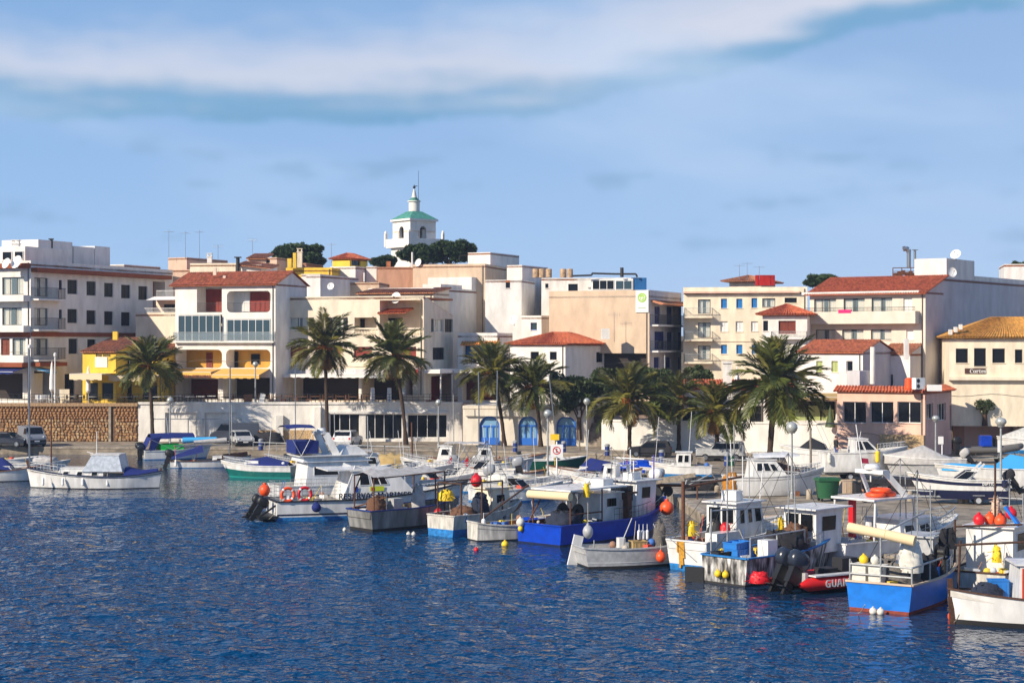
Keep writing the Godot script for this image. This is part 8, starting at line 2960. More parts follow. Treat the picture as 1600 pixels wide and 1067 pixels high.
func boats_middle() -> void:
	var o := {"L": 6.2, "W": 2.3, "H": 0.95, "br": 0.45}
	var t := boat("motorboat", "white centre console boat with red flags near the yellow bollard", "boat", o, on(684, 741, 0), 165)
	cabin(t, -1.4, 0.0, 1.3, 0.9, 2.4, 0.4, 0.0, M.gel, [[0.2, 0.8, 0.5, 0.85]], 2, 0.08)
	bimini(t, -2.8, -0.8, 1.9, 0.9, 2.8, M.canvas_grey, 0.1)
	outboard(t, Vector3(-3.1, 0.8, 0), 1.3, M.cowl_grey)
	side_rail(t, 0.65, 0.97, 0.4, M.steel)
	for q in [[705, 723, "left red pennant on the white boats"], [731, 723, "right red pennant on the white boats"]]:
		var mb := MB.new()
		var p := at(q[0], q[1], 141)
		mb.tube(p - Vector3.UP * 0.9, p + Vector3.UP * 0.5, 0.025, 0.025, 4)
		mb.tri(p + Vector3(0.03, 0.5, 0), p + Vector3(0.06, -0.35, 0), p + Vector3(-0.35, 0.05, 0.1))
		mb.tri(p + Vector3(0.06, -0.35, 0), p + Vector3(-0.1, -0.5, 0), p + Vector3(-0.35, 0.05, 0.1))
		solo("pennant", q[2], "flag", mb, M.red)
	t = boat("motorboat", "white sports boat with a raised bow in front of the tan tarpaulin", "boat", {"L": 6.4, "W": 2.3, "H": 0.9, "br": 0.4, "rake": 0.9}, on(640, 752, 0), 15)
	windscreen(t, 0.8, 1.9, 1.05, 0.5)
	t = boat("motorboat", "white day boat with chrome rails left of the green sailing hull", "boat", {"L": 6.0, "W": 2.2, "H": 0.85, "br": 0.4}, on(748, 750, 0), 172)
	windscreen(t, 0.4, 1.8, 1.0, 0.55)
	outboard(t, Vector3(-3.0, 0.8, 0), 1.5, M.cowl_grey, -0.2)
	side_rail(t, 0.6, 0.97, 0.4, M.steel)
	t = boat("sailing_boat", "slim white hull with a wooden rim against the inner quay", "boat", {"L": 5.6, "W": 1.8, "H": 0.65, "br": 0.5, "gun": M.wood, "boot": 0.05, "rake": 0.9}, on(798, 729, 0), 6)
	poles(t, "mast", [[Vector3(-1.3, 0.6, 0), Vector3(-1.2, 8.6, 0)]], 0.06, M.metal)
	t = boat("green_sailing_boat", "dark green small sailing hull with white deck and bow to the right", "boat", {"L": 5.3, "W": 2.0, "H": 0.9, "br": 0.35, "hull": M.hull_green, "gun": M.gel, "bot": M.hull_green, "rake": 0.9, "bul": 0.02}, on(865, 735, 0), 8)
	cabin(t, -0.6, 1.2, 1.2, 0.8, 1.25, 0.5, 0.1, M.gel, [[0.3, 0.7, 0.3, 0.75]], 0, 0.02)
	poles(t, "mast", [[Vector3(0.4, 1.2, 0), Vector3(-0.4, 8.3, 0)]], 0.06, M.metal)
	t = boat("dinghy", "pale grey dinghy with a wooden rim left of the round sign", "boat", {"L": 3.4, "W": 1.5, "H": 0.5, "br": 0.25, "hull": M.gel_grey, "gun": M.wood, "boot": 0.05}, on(826, 747, 0), 4)
	t = boat("rowing_boat", "flat white tender behind the yellow net bag of the trawler", "boat", {"L": 6.4, "W": 2.2, "H": 0.8, "br": 0.3, "full": 3.0}, on(790, 768, 0), 5)
	heap("tarpaulin", "white cover over the flat tender behind the trawler roof", "tarpaulin", gp(t, Vector3(0.4, 0.7, 0)), Vector3(4.0, 0.6, 1.8), M.foam, 81)
	t = boat("motorboat", "white workboat with twin outboards left of the boat trailer", "boat", {"L": 6.0, "W": 2.3, "H": 0.9, "br": 0.4}, on(958, 771, 0), 160)
	cabin(t, -0.4, 0.7, 1.2, 0.9, 2.1, 0.2, 0.0, M.gel, [[0.25, 0.75, 0.5, 0.85]], 1, 0.05)
	outboard(t, Vector3(-3.0, 0.9, 0.4), 1.5, M.cowl_grey)
	outboard(t, Vector3(-3.0, 0.9, -0.4), 1.5, M.plastic_white)
	t = boat("motorboat", "white dinghy with small outboard right of the round sign", "boat", {"L": 4.2, "W": 1.8, "H": 0.6, "br": 0.3}, on(905, 768, 0), 170)
	outboard(t, Vector3(-2.1, 0.6, 0), 1.1, M.cowl_grey)
	heap("tarpaulin", "tan tarpaulin tent over a small boat by the inner quay", "tarpaulin", at(614, 734, 146), Vector3(3.6, 1.3, 2.0), M.canvas_khaki, 82)
	t = boat("motorboat", "white boat with a small square pilothouse beside the boat trailer", "boat", {"L": 4.6, "W": 1.9, "H": 0.7, "br": 0.3}, on(1066, 745, Q) + Vector3.UP * 0.15, 172)
	cabin(t, -0.7, 0.5, 1.3, 0.6, 1.75, 0.15, 0.0, M.gel, [[0.12, 0.45, 0.35, 0.85], [0.55, 0.88, 0.35, 0.85]], 2, 0.08)
	t = boat("motorboat", "blue-covered open boat left of the small square pilothouse", "boat", {"L": 5.6, "W": 2.1, "H": 0.9, "br": 0.4, "band": M.hull_blue, "b0": 0.5, "b1": 0.8}, on(1012, 747, 0), 165)
	heap("canvas_cover", "bright blue cover on the open boat beside the trailer", "cover", gp(t, Vector3(0.4, 0.8, 0)), Vector3(4.2, 0.6, 1.8), M.hull_blue, 83)
	outboard(t, Vector3(-2.8, 0.9, 0.0), 1.7, M.black)
	var more := [["motorboat_002", 596, 757, 12, "small white boat tied between the motor yacht and the tan tarpaulin"], ["motorboat_004", 700, 764, 168, "white boat with chrome rails nearest the patrol boat's bow"], ["motorboat_003", 668, 768, 10, "white sports boat right behind the grey workboat canopy"], ["sailing_boat_001", 726, 735, 176, "slim wooden-rimmed hull left of the twin palms' feet"], ["dinghy", 880, 757, 12, "pale grey dinghy moored below the green sailing hull"], ["motorboat_006", 846, 772, 8, "white dinghy with outboard behind the trawler's roof"], ["motorboat_002", 470, 742, 176, "white console boat between the teal boat and the motor yacht"], ["rowing_skiff", 558, 742, 4, "low white skiff behind the motor yacht's arch"], ["motorboat_003", 806, 783, 20, "white sports boat in the gap behind the trawler's rolled awning"], ["motorboat_006", 640, 784, 26, "white dinghy with outboard behind the draped sheet of the grey workboat"], ["launch", 930, 752, 170, "white open launch with blue cover off the green hull's bow"], ["motorboat_002", 772, 742, 5, "white console boat below the wooden-rimmed slim hull"]]
	for q in more:
		var src := get_node_or_null(NodePath(q[0]))
		if src:
			dup(src, on(q[1], q[2], 0.0), deg_to_rad(q[3]), q[4])
	var mb := MB.new()
	mb.box(Vector3(0.2, 0.32, -137.2), Vector3(21.5, 0.28, 1.7), Basis(Vector3.UP, deg_to_rad(4)))
	var po := solo("pontoon", "long low floating pontoon among the small white boats", "pontoon", mb, M.wood_grey)

# ---------------------------------------------------------------- things standing on the quay
func car(label: String, pos: Vector3, deg: float, L: float, W: float, H: float, body: Material, kind: String, lowm: Material = null) -> Node3D:
	var t := thing("parked_car", label, "car", pos, deg_to_rad(deg))
	var wr := 0.34 if kind != "mini" else 0.31
	var hood := H * 0.56
	var prof: Array = {
		"mini": [[-0.5, 0.30], [-0.495, 0.62], [-0.47, 0.66], [-0.42, 0.98], [-0.36, 1.0], [0.06, 0.99], [0.24, 0.66], [0.44, 0.60], [0.5, 0.5], [0.5, 0.30]],
		"jeep": [[-0.5, 0.30], [-0.5, 0.62], [-0.475, 0.95], [-0.44, 1.0], [0.07, 0.98], [0.22, 0.66], [0.47, 0.62], [0.5, 0.56], [0.5, 0.30]],
		"suv": [[-0.5, 0.3], [-0.5, 0.6], [-0.46, 0.68], [-0.40, 0.96], [-0.32, 1.0], [0.05, 0.97], [0.24, 0.64], [0.47, 0.55], [0.5, 0.45], [0.5, 0.28]],
		"van": [[-0.5, 0.2], [-0.5, 0.96], [-0.48, 1.0], [0.22, 0.99], [0.38, 0.6], [0.48, 0.5], [0.5, 0.42], [0.5, 0.2]]}[kind]
	var rings := []
	for s in [-1.0, -0.985, -0.9, 0.9, 0.985, 1.0]:
		var ring := []
		for q in prof:
			var tum := 1.0 - 0.16 * clampf((q[1] - 0.6) / 0.4, 0, 1)
			var edge := 0.97 if absf(s) > 0.99 else 1.0
			ring.append(Vector3(q[0] * L * edge, q[1] * H * (0.985 if absf(s) > 0.99 and q[1] > 0.9 else 1.0), s * W * 0.5 * tum))
		rings.append(ring)
	var mb := MB.new()
	for i in rings.size() - 1:
		for j in prof.size():
			var k: int = (j + 1) % prof.size()
			var a: Vector3 = rings[i][j]; var b: Vector3 = rings[i][k]; var c: Vector3 = rings[i + 1][k]; var d: Vector3 = rings[i + 1][j]
			mb.quado(a, b, c, d, (a + c) * 0.5 - Vector3(0, H * 0.5, 0))
	for e in [0, rings.size() - 1]:
		mb.fan(rings[e], Vector3(0, 0, -1 if e == 0 else 1))
	obj("body", mb, body, t)
	var gx := []
	for i in prof.size():
		gx.append(Vector2(prof[i][0] * L, prof[i][1] * H))
	for s in [-1.0, 1.0]:
		for w in ([[-0.38, -0.13], [-0.11, 0.13]] if kind != "van" else [[0.12, 0.31]]):
			mb = MB.new()
			var y0 := H * 0.64; var y1 := H * 0.92
			var z0: float = s * (W * 0.5 * (1.0 - 0.16 * 0.1) + 0.012); var z1: float = s * (W * 0.5 * (1.0 - 0.16 * 0.8) + 0.012)
			var sl: float = (0.09 if w[1] > 0.0 else 0.0) * L
			mb.quado(Vector3(w[0] * L, y0, z0), Vector3(w[1] * L + sl * 0.6, y0, z0), Vector3(w[1] * L - sl * 0.3, y1, z1), Vector3(w[0] * L + (0.02 * L if w[0] < -0.3 else 0.0), y1, z1), Vector3(0, 0, s))
			obj("side_window", mb, M.glass, t)
	var fi := 0
	for i in prof.size() - 1:
		var a := Vector2(prof[i][0] * L, prof[i][1] * H); var b := Vector2(prof[i + 1][0] * L, prof[i + 1][1] * H)
		var nm := ""
		if a.x > 0.0 and a.y > H * 0.9 and b.y < H * 0.7:
			nm = "windscreen"
		elif a.x < -L * 0.4 and a.y < H * 0.7 and b.y > H * 0.9:
			nm = "rear_window"
		if nm:
			var n := Vector2(b.y - a.y, a.x - b.x).normalized() * (0.015)
			if n.dot((a + b) * 0.5 - Vector2(0, H * 0.5)) < 0:
				n = -n
			var p := a.lerp(b, 0.1) + n; var q := a.lerp(b, 0.9) + n
			mb = MB.new()
			mb.quado(Vector3(p.x, p.y, -W * 0.4), Vector3(p.x, p.y, W * 0.4), Vector3(q.x, q.y, W * 0.4), Vector3(q.x, q.y, -W * 0.4), Vector3(n.x, n.y, 0))
			obj(nm, mb, M.glass, t)
	mb = MB.new()
	mb.box(Vector3(0, H * 0.2, 0), Vector3(L * 0.98, H * 0.14, W * 0.96))
	mb.box(Vector3(L * 0.5, H * 0.3, 0), Vector3(0.06, H * 0.12, W * 0.9))
	mb.box(Vector3(-L * 0.5, H * 0.3, 0), Vector3(0.06, H * 0.14, W * 0.9))
	obj("bumper", mb, lowm if lowm else M.black, t)
	for s in [-1.0, 1.0]:
		for x in [-0.31, 0.31]:
			var w := MB.new()
			var c := Vector3(x * L, wr, s * (W * 0.5 - 0.09))
			var bs := Basis(Vector3.RIGHT, Vector3(0, 0, s), Vector3.UP)
			w.lathe([Vector2(wr * 0.62, 0.11), Vector2(wr * 0.95, 0.11), Vector2(wr, 0.06), Vector2(wr, -0.1), Vector2(0, -0.1)], c, 16, bs)
			var o := obj("wheel", w, M.rubber, t)
			w = MB.new()
			w.lathe([Vector2(0, 0.09), Vector2(wr * 0.3, 0.1), Vector2(wr * 0.62, 0.1)], c, 10, bs)
			obj("rim", w, M.metal, o)
		mb = MB.new()
		mb.ball(Vector3(L * 0.485, H * 0.5, s * W * 0.36), 0.12, 8, Vector3(0.5, 1, 1))
		obj("headlight", mb, M.steel, t)
		mb = MB.new()
		mb.box(Vector3(-L * 0.497, H * 0.55, s * W * 0.42), Vector3(0.06, H * 0.12, 0.16))
		obj("tail_light", mb, M.red, t)
	mb = MB.new()
	mb.box(Vector3(L * 0.5 + 0.035, H * 0.3, 0), Vector3(0.01, 0.11, 0.5))
	mb.box(Vector3(-L * 0.5 - 0.035, H * 0.4, 0), Vector3(0.01, 0.11, 0.5))
	obj("number_plate", mb, M.plastic_white, t)
	return t

func globe_lamp(label: String, foot: Vector3, h: float, r: float, flat := false) -> void:
	var t := thing("street_lamp", label, "street lamp", foot, 0.0, "globe lamps on the harbour front")
	var mb := MB.new()
	mb.tube(Vector3.ZERO, Vector3(0, h - r, 0), 0.085, 0.065, 10)
	mb.lathe([Vector2(0.13, 0), Vector2(0.13, 0.35), Vector2(0.085, 0.45)], Vector3.ZERO, 10)
	obj("post", mb, M.galv, t)
	mb = MB.new()
	mb.ball(Vector3(0, h, 0), r, 18, Vector3(1, 0.75 if flat else 1.0, 1))
	obj("globe", mb, M.globe, t)
	mb = MB.new()
	mb.lathe([Vector2(r * 0.5, -r * 1.0), Vector2(r * 0.75, -r * 0.6)], Vector3(0, h, 0), 12)
	mb.tube(Vector3(0, h - r * 0.12, 0), Vector3(0, h - r * 0.06, 0), r * 1.03, r * 1.03, 18)
	obj("collar", mb, M.galv, t)

func trailer(label: String, pos: Vector3, deg: float, L: float, tilt := 0.0) -> Node3D:
	var t := thing("boat_trailer", label, "trailer", pos, deg_to_rad(deg))
	var mb := MB.new()
	for s in [-1.0, 1.0]:
		mb.beam(Vector3(-L * 0.45, 0.5, s * 0.5), Vector3(L * 0.3, 0.5, s * 0.5), 0.08, 0.1)
		mb.beam(Vector3(L * 0.3, 0.5, s * 0.5), Vector3(L * 0.62, 0.45, 0), 0.08, 0.1)
	for x in [-0.42, -0.1, 0.25]:
		mb.beam(Vector3(L * x, 0.5, -0.6), Vector3(L * x, 0.5, 0.6), 0.08, 0.08)
		for s in [-1.0, 1.0]:
			mb.beam(Vector3(L * x, 0.5, s * 0.55), Vector3(L * x, 0.95, s * 0.8), 0.06, 0.06)
	mb.tube(Vector3(L * 0.56, 0.45, 0), Vector3(L * 0.56, 0.12, 0), 0.04, 0.04, 6)
	obj("frame", mb, M.galv, t)
	for s in [-1.0, 1.0]:
		var w := MB.new()
		var bs := Basis(Vector3.RIGHT, Vector3(0, 0, s), Vector3.UP)
		w.lathe([Vector2(0.18, 0.09), Vector2(0.27, 0.09), Vector2(0.29, 0.05), Vector2(0.29, -0.09), Vector2(0, -0.09)], Vector3(-L * 0.15, 0.29, s * 0.85), 14, bs)
		var o := obj("wheel", w, M.rubber, t)
		w = MB.new()
		w.lathe([Vector2(0, 0.08), Vector2(0.18, 0.085)], Vector3(-L * 0.15, 0.29, s * 0.85), 10, bs)
		obj("rim", w, M.steel, o)
		w = MB.new()
		w.box(Vector3(-L * 0.15, 0.62, s * 0.86), Vector3(0.75, 0.04, 0.24))
		obj("mudguard", w, M.galv, t)
	return t

func ashore() -> void:
	var p := on(1208, 774)
	var o := {"L": 6.6, "W": 2.4, "H": 1.0, "br": 0.5, "rake": 0.8, "boot": 0.05, "bot": M.gel, "band": M.hull_grey, "b0": 0.75, "b1": 0.78}
	var t := boat("cabin_cruiser", "white cuddy cruiser ashore behind the stone bollards", "boat", o, p + Vector3.UP * 0.35, 8)
	cabin(t, -1.7, 0.9, 1.9, 0.9, 2.1, 1.0, 0.15, M.gel, [[0.12, 0.34, 0.4, 0.85], [0.38, 0.6, 0.4, 0.85], [0.64, 0.84, 0.4, 0.8]], 2, 0.06)
	var mb := MB.new()
	mb.loft([[Vector3(0.4, 1.2, -0.9), Vector3(0.4, 1.9, 0), Vector3(0.4, 1.2, 0.9)], [Vector3(1.8, 1.3, -0.7), Vector3(1.8, 1.5, 0), Vector3(1.8, 1.3, 0.7)]])
	part(t, "cover", mb, M.wood_dark)
	side_rail(t, 0.68, 0.97, 0.4, M.steel)
	mb = MB.new()
	for x in [-2.0, 1.5]:
		for s in [-1.0, 1.0]:
			mb.box(gp(t, Vector3(x, -0.2, s * 0.6)), Vector3(0.4, 0.34, 0.3))
	solo("cradle_blocks", "wooden blocks under the white cuddy cruiser", "blocks", mb, M.wood)
	mb = MB.new()
	mb.loft([[Vector3(0, 0, -0.5), Vector3(0, 0.28, 0), Vector3(0, 0, 0.5)], [Vector3(2.2, 0.05, -0.6), Vector3(2.2, 0.4, 0), Vector3(2.2, 0.05, 0.6)], [Vector3(3.2, 0.1, -0.1), Vector3(3.2, 0.2, 0), Vector3(3.2, 0.1, 0.1)]])
	for i in mb.v.size():
		mb.v[i] += gp(t, Vector3(-1.4, 2.25, 0))
	solo("upturned_tender", "upturned white and red tender on the cuddy cruiser's roof", "boat", mb, M.gel)
	p = on(1282, 741)
	var tr := trailer("boat trailer under the white boat with a black bimini", p, 160, 6.0)
	t = boat("sports_boat", "white sports boat ashore with black bimini and black cover", "boat", {"L": 5.6, "W": 2.2, "H": 1.05, "br": 0.35, "boot": 0.05, "bot": M.gel, "rake": 0.8, "band": M.hull_grey, "b0": 0.62, "b1": 0.65}, p + Vector3(-0.2, 0.9, 0.3), 160)
	bimini(t, -1.9, 0.0, 2.0, 1.0, 3.2, M.canvas_dark, 0.06)
	mb = MB.new()
	mb.loft([[Vector3(-0.6, 1.1, -0.95), Vector3(-0.6, 1.5, 0), Vector3(-0.6, 1.1, 0.95)], [Vector3(0.5, 1.1, -0.95), Vector3(0.5, 2.0, 0), Vector3(0.5, 1.1, 0.95)], [Vector3(1.4, 1.15, -0.7), Vector3(1.4, 1.3, 0), Vector3(1.4, 1.15, 0.7)]])
	part(t, "cover", mb, M.canvas_dark)
	outboard(t, Vector3(-2.9, 0.8, 0), 1.5, M.black, -0.6)
	p = on(1345, 749)
	tr = trailer("boat trailer under the white cuddy with yellow fender", p, 6, 7.0)
	t = boat("cuddy_boat", "white cuddy boat ashore with big windscreen and yellow fender", "boat", {"L": 6.3, "W": 2.4, "H": 1.15, "br": 0.4, "boot": 0.02, "bot": M.gel, "rake": 1.0, "gun": M.gel}, p + Vector3(0.1, 0.95, 0.2), 6)
	cabin(t, -0.9, 1.3, 1.9, 1.0, 2.15, 1.2, 0.1, M.gel, [[0.1, 0.42, 0.3, 0.9], [0.48, 0.9, 0.3, 0.88]], 3, 0.05)
	side_rail(t, 0.72, 0.98, 0.4, M.steel)
	poles(t, "aerial", [[Vector3(-0.4, 2.2, 0.3), Vector3(-0.5, 2.9, 0.3)], [Vector3(-0.1, 2.2, -0.3), Vector3(0.0, 2.7, -0.3)]], 0.02, M.frame)
	fender("yellow fender on the side of the white cuddy boat ashore", gp(t, Vector3(0.8, 0.85, 1.25)), 0.9, 0.16, M.yellow_paint)
	fender("cream fender at the stern of the white cuddy boat ashore", gp(t, Vector3(-2.9, 0.75, 1.15)), 0.8, 0.15, M.foam)
	p = on(1446, 751)
	tr = trailer("boat trailer under the grey covered boat", p, 172, 5.6)
	t = boat("covered_boat", "boat ashore under a grey tarpaulin before the pink pavilion", "boat", {"L": 5.8, "W": 2.2, "H": 0.95, "br": 0.25, "boot": 0.02, "bot": M.gel_grey, "hull": M.gel_grey}, p + Vector3(0, 0.75, 0.2), 172)
	mb = MB.new()
	var rg := []
	for q in [[-2.95, 0.5, 0.95], [-2.5, 0.9, 1.08], [-1.2, 1.25, 1.12], [0.2, 1.95, 1.12], [1.2, 1.6, 1.0], [2.5, 1.3, 0.5], [3.1, 1.2, 0.1]]:
		rg.append([Vector3(q[0], 0.55, -q[2] - 0.03), Vector3(q[0], lerpf(0.9, q[1], 0.5), -q[2] * 0.95), Vector3(q[0], q[1], -0.05), Vector3(q[0], q[1], 0.05), Vector3(q[0], lerpf(0.9, q[1], 0.5), q[2] * 0.95), Vector3(q[0], 0.55, q[2] + 0.03)])
	mb.loft(rg)
	part(t, "tarpaulin", mb, M.canvas_grey)
	outboard(t, Vector3(-3.0, 0.8, 0), 1.2, M.canvas_grey, -0.7)
	p = on(1548, 724)
	tr = trailer("boat trailer under the dark inflatable", p, 176, 5.4)
	t = thing("inflatable_boat", "dark grey inflatable with blue seat cover on a trailer", "boat", p + Vector3(0, 0.75, 0), deg_to_rad(2))
	for s in [-1.0, 1.0]:
		mb = MB.new()
		var pts := [Vector3(-2.7, 0.4, s * 0.8), Vector3(-2.2, 0.4, s * 0.8), Vector3(1.0, 0.45, s * 0.8), Vector3(2.2, 0.62, s * 0.5), Vector3(2.7, 0.75, 0)]
		for i in 4:
			mb.tube(pts[i], pts[i + 1], 0.12 if i == 0 else 0.26, 0.26, 10)
			mb.ball(pts[i + 1], 0.26, 10)
		part(t, "tube", mb, M.rib_grey)
	mb = MB.new()
	mb.loft([[Vector3(-2.4, 0.35, -0.7), Vector3(-2.4, -0.1, 0), Vector3(-2.4, 0.35, 0.7)], [Vector3(2.4, 0.6, -0.1), Vector3(2.4, 0.3, 0), Vector3(2.4, 0.6, 0.1)]])
	part(t, "hull", mb, M.rib_grey)
	mb = MB.new()
	mb.box(Vector3(-0.4, 1.2, 0), Vector3(0.9, 0.9, 0.8))
	part(t, "seat_cover", mb, M.hull_blue)
	outboard(t, Vector3(-2.6, 0.7, 0), 1.2, M.black)
	p = on(1502, 787)
	tr = trailer("boat trailer under the navy and white speedboat", p, 172, 6.8)
	t = boat("speedboat", "long white speedboat with navy stripe on a trailer beside the right lamp posts", "boat", {"L": 6.0, "W": 2.2, "H": 0.95, "br": 0.4, "boot": 0.28, "bot": M.hull_navy, "band": M.hull_navy, "b0": 0.62, "b1": 0.82, "rake": 0.9, "full": 2.0}, p + Vector3(0, 0.65, 0), 172)
	windscreen(t, 0.4, 1.9, 1.0, 0.5, 0.7)
	mb = MB.new()
	mb.beam(Vector3(-0.4, 1.0, 0.9), Vector3(-1.4, 2.0, 0.8), 0.06, 0.12)
	mb.beam(Vector3(-0.4, 1.0, -0.9), Vector3(-1.4, 2.0, -0.8), 0.06, 0.12)
	part(t, "wake_arch", mb, M.gel)
	text_mesh(t, "DIPTTU", Fac.new(Vector2(2.6, -1.13), Vector2(-3.0, -1.13), 0, 1), 4.2, 0.72, 0.16, M.frame, true, 0.02)
	outboard(t, Vector3(-3.1, 0.6, 0), 1.3, M.canvas_dark, -0.6)
	fender("navy fender at the stern of the navy and white speedboat", gp(t, Vector3(-2.6, 0.75, -1.2)), 0.5, 0.2, M.hull_navy)
	p = on(1548, 766)
	t = boat("covered_boat", "boat under a bright blue tarpaulin behind the speedboat", "boat", {"L": 8.4, "W": 2.5, "H": 1.0, "br": 0.3, "boot": 0.05, "bot": M.gel}, p + Vector3(0.6, 0.55, 0), 176)
	mb = MB.new()
	rg = []
	for q in [[-4.2, 1.0, 1.1], [-3.0, 1.6, 1.2], [-0.8, 2.0, 1.2], [0.3, 1.2, 1.15], [3.2, 1.35, 0.6], [4.0, 1.3, 0.2]]:
		rg.append([Vector3(q[0], 0.85, -q[2]), Vector3(q[0], q[1], -0.1), Vector3(q[0], q[1], 0.1), Vector3(q[0], 0.85, q[2])])
	mb.loft(rg)
	part(t, "tarpaulin", mb, M.canvas_cyan)
	p = on(1612, 719)
	t = boat("covered_boat", "boat under a white tent cover at the right edge behind the inflatable", "boat", {"L": 5.5, "W": 2.3, "H": 0.9, "br": 0.3, "boot": 0.05}, p + Vector3(0, 0.9, 0), 178)
	mb = MB.new()
	mb.loft([[Vector3(-2.6, 0.8, -1.1), Vector3(-2.6, 1.6, 0), Vector3(-2.6, 0.8, 1.1)], [Vector3(0.6, 0.8, -1.1), Vector3(0.6, 2.0, 0), Vector3(0.6, 0.8, 1.1)], [Vector3(2.8, 1.0, -0.2), Vector3(2.8, 1.2, 0), Vector3(2.8, 1.0, 0.2)]])
	part(t, "cover", mb, M.foam)
	p = on(1042, 778)
	t = thing("flatbed_trailer", "worn grey flatbed trailer tipped beside the trawler bow", "trailer", p, deg_to_rad(-28))
	mb = MB.new()
	var tb := Basis(Vector3(0, 0, 1), 0.16)
	mb.box(Vector3(0, 1.1, 0), Vector3(3.4, 0.08, 2.0), tb)
	for s in [-1.0, 1.0]:
		mb.box(Vector3(0, 1.22, s * 1.0), Vector3(3.4, 0.36, 0.06), tb)
	mb.box(tb * Vector3(-1.7, 0.1, 0) + Vector3(0, 1.1, 0), Vector3(0.06, 0.36, 2.0), tb)
	obj("bed", mb, M.wood_grey, t)
	mb = MB.new()
	mb.beam(Vector3(-1.4, 0.8, -0.6), Vector3(2.4, 0.9, 0), 0.1, 0.12)
	mb.beam(Vector3(-1.4, 0.8, 0.6), Vector3(2.4, 0.9, 0), 0.1, 0.12)
	mb.tube(Vector3(2.2, 0.9, 0), Vector3(2.2, 0, 0), 0.05, 0.05, 6)
	obj("drawbar", mb, M.rustiron, t)
	for s in [-1.0, 1.0]:
		mb = MB.new()
		mb.lathe([Vector2(0, 0.1), Vector2(0.34, 0.1), Vector2(0.38, 0.05), Vector2(0.38, -0.1), Vector2(0, -0.1)], Vector3(-0.3, 0.38, s * 0.9), 14, Basis(Vector3.RIGHT, Vector3(0, 0, s), Vector3.UP))
		obj("wheel", mb, M.rubber, t)
	p = on(1402, 770)
	t = thing("flatbed_trailer", "black flatbed trailer with a white lamp board beside the standing person", "trailer", p, deg_to_rad(-6))
	mb = MB.new()
	mb.box(Vector3(0, 0.75, 0), Vector3(3.6, 0.5, 1.6))
	obj("bed", mb, M.canvas_dark, t)
	mb = MB.new()
	mb.beam(Vector3(1.8, 0.7, 0), Vector3(3.2, 0.6, 0), 0.1, 0.1)
	obj("drawbar", mb, M.galv, t)
	mb = MB.new()
	mb.box(Vector3(-1.84, 0.8, 0.5), Vector3(0.05, 0.8, 0.4))
	obj("lamp_board", mb, M.plastic_white, t)
	for s in [-1.0, 1.0]:
		mb = MB.new()
		mb.lathe([Vector2(0, 0.1), Vector2(0.3, 0.1), Vector2(0.32, 0.05), Vector2(0.32, -0.1), Vector2(0, -0.1)], Vector3(-0.2, 0.32, s * 0.88), 14, Basis(Vector3.RIGHT, Vector3(0, 0, s), Vector3.UP))
		obj("wheel", mb, M.rubber, t)
	mb = MB.new()
	for q in [[1068, 762, 1112, 740], [1112, 740, 1128, 760], [1070, 762, 1076, 742], [1128, 760, 1150, 738], [1080, 752, 1140, 748]]:
		mb.tube(at(q[0], q[1], 116), at(q[2], q[3], 116.5), 0.05, 0.05, 5)
	solo("metal_stand", "tangle of light metal stands left of the white cuddy cruiser", "stand", mb, M.galv)
	heap("gear_heap", "grey covered gear heap under the metal stands", "gear", at(1098, 766, 117), Vector3(2.4, 0.9, 1.4), M.canvas_dark, 91)
	heap("net_pile", "golden brown net pile beside the cuddy cruiser's stern", "fishing net", at(1143, 770, 115.5), Vector3(1.2, 1.3, 1.2), mat(c8(196, 130, 40), 0.95, "dirt", 1.2), 92)
	mb = MB.new()
	mb.lathe([Vector2(1.15, 0), Vector2(1.2, 0.1), Vector2(1.2, 1.25), Vector2(1.1, 1.3), Vector2(0, 1.3)], on(1583, 880), 20)
	solo("cream_tub", "big cream fish tub on the quay at the right edge", "tub", mb, M.cream2)
	heap("net_pile", "pale brown net heap spilling over the big cream tub", "fishing net", on(1583, 880) + Vector3.UP * 1.28, Vector3(2.9, 0.65, 2.6), M.net_brown, 93)
	p = on(1235, 843)
	mb = MB.new()
	mb.loft([[Vector3(-1.6, 0, -0.5), Vector3(-1.6, 0.3, 0), Vector3(-1.6, 0, 0.5)], [Vector3(0.6, 0, -0.6), Vector3(0.6, 0.4, 0), Vector3(0.6, 0, 0.6)], [Vector3(2.0, 0.1, -0.1), Vector3(2.0, 0.2, 0), Vector3(2.0, 0.1, 0.1)]])
	for i in mb.v.size():
		mb.v[i] += on(1205, 815)
	solo("upturned_canoe", "upturned ochre canoe lying on the quay behind the net boat", "boat", mb, M.tan)

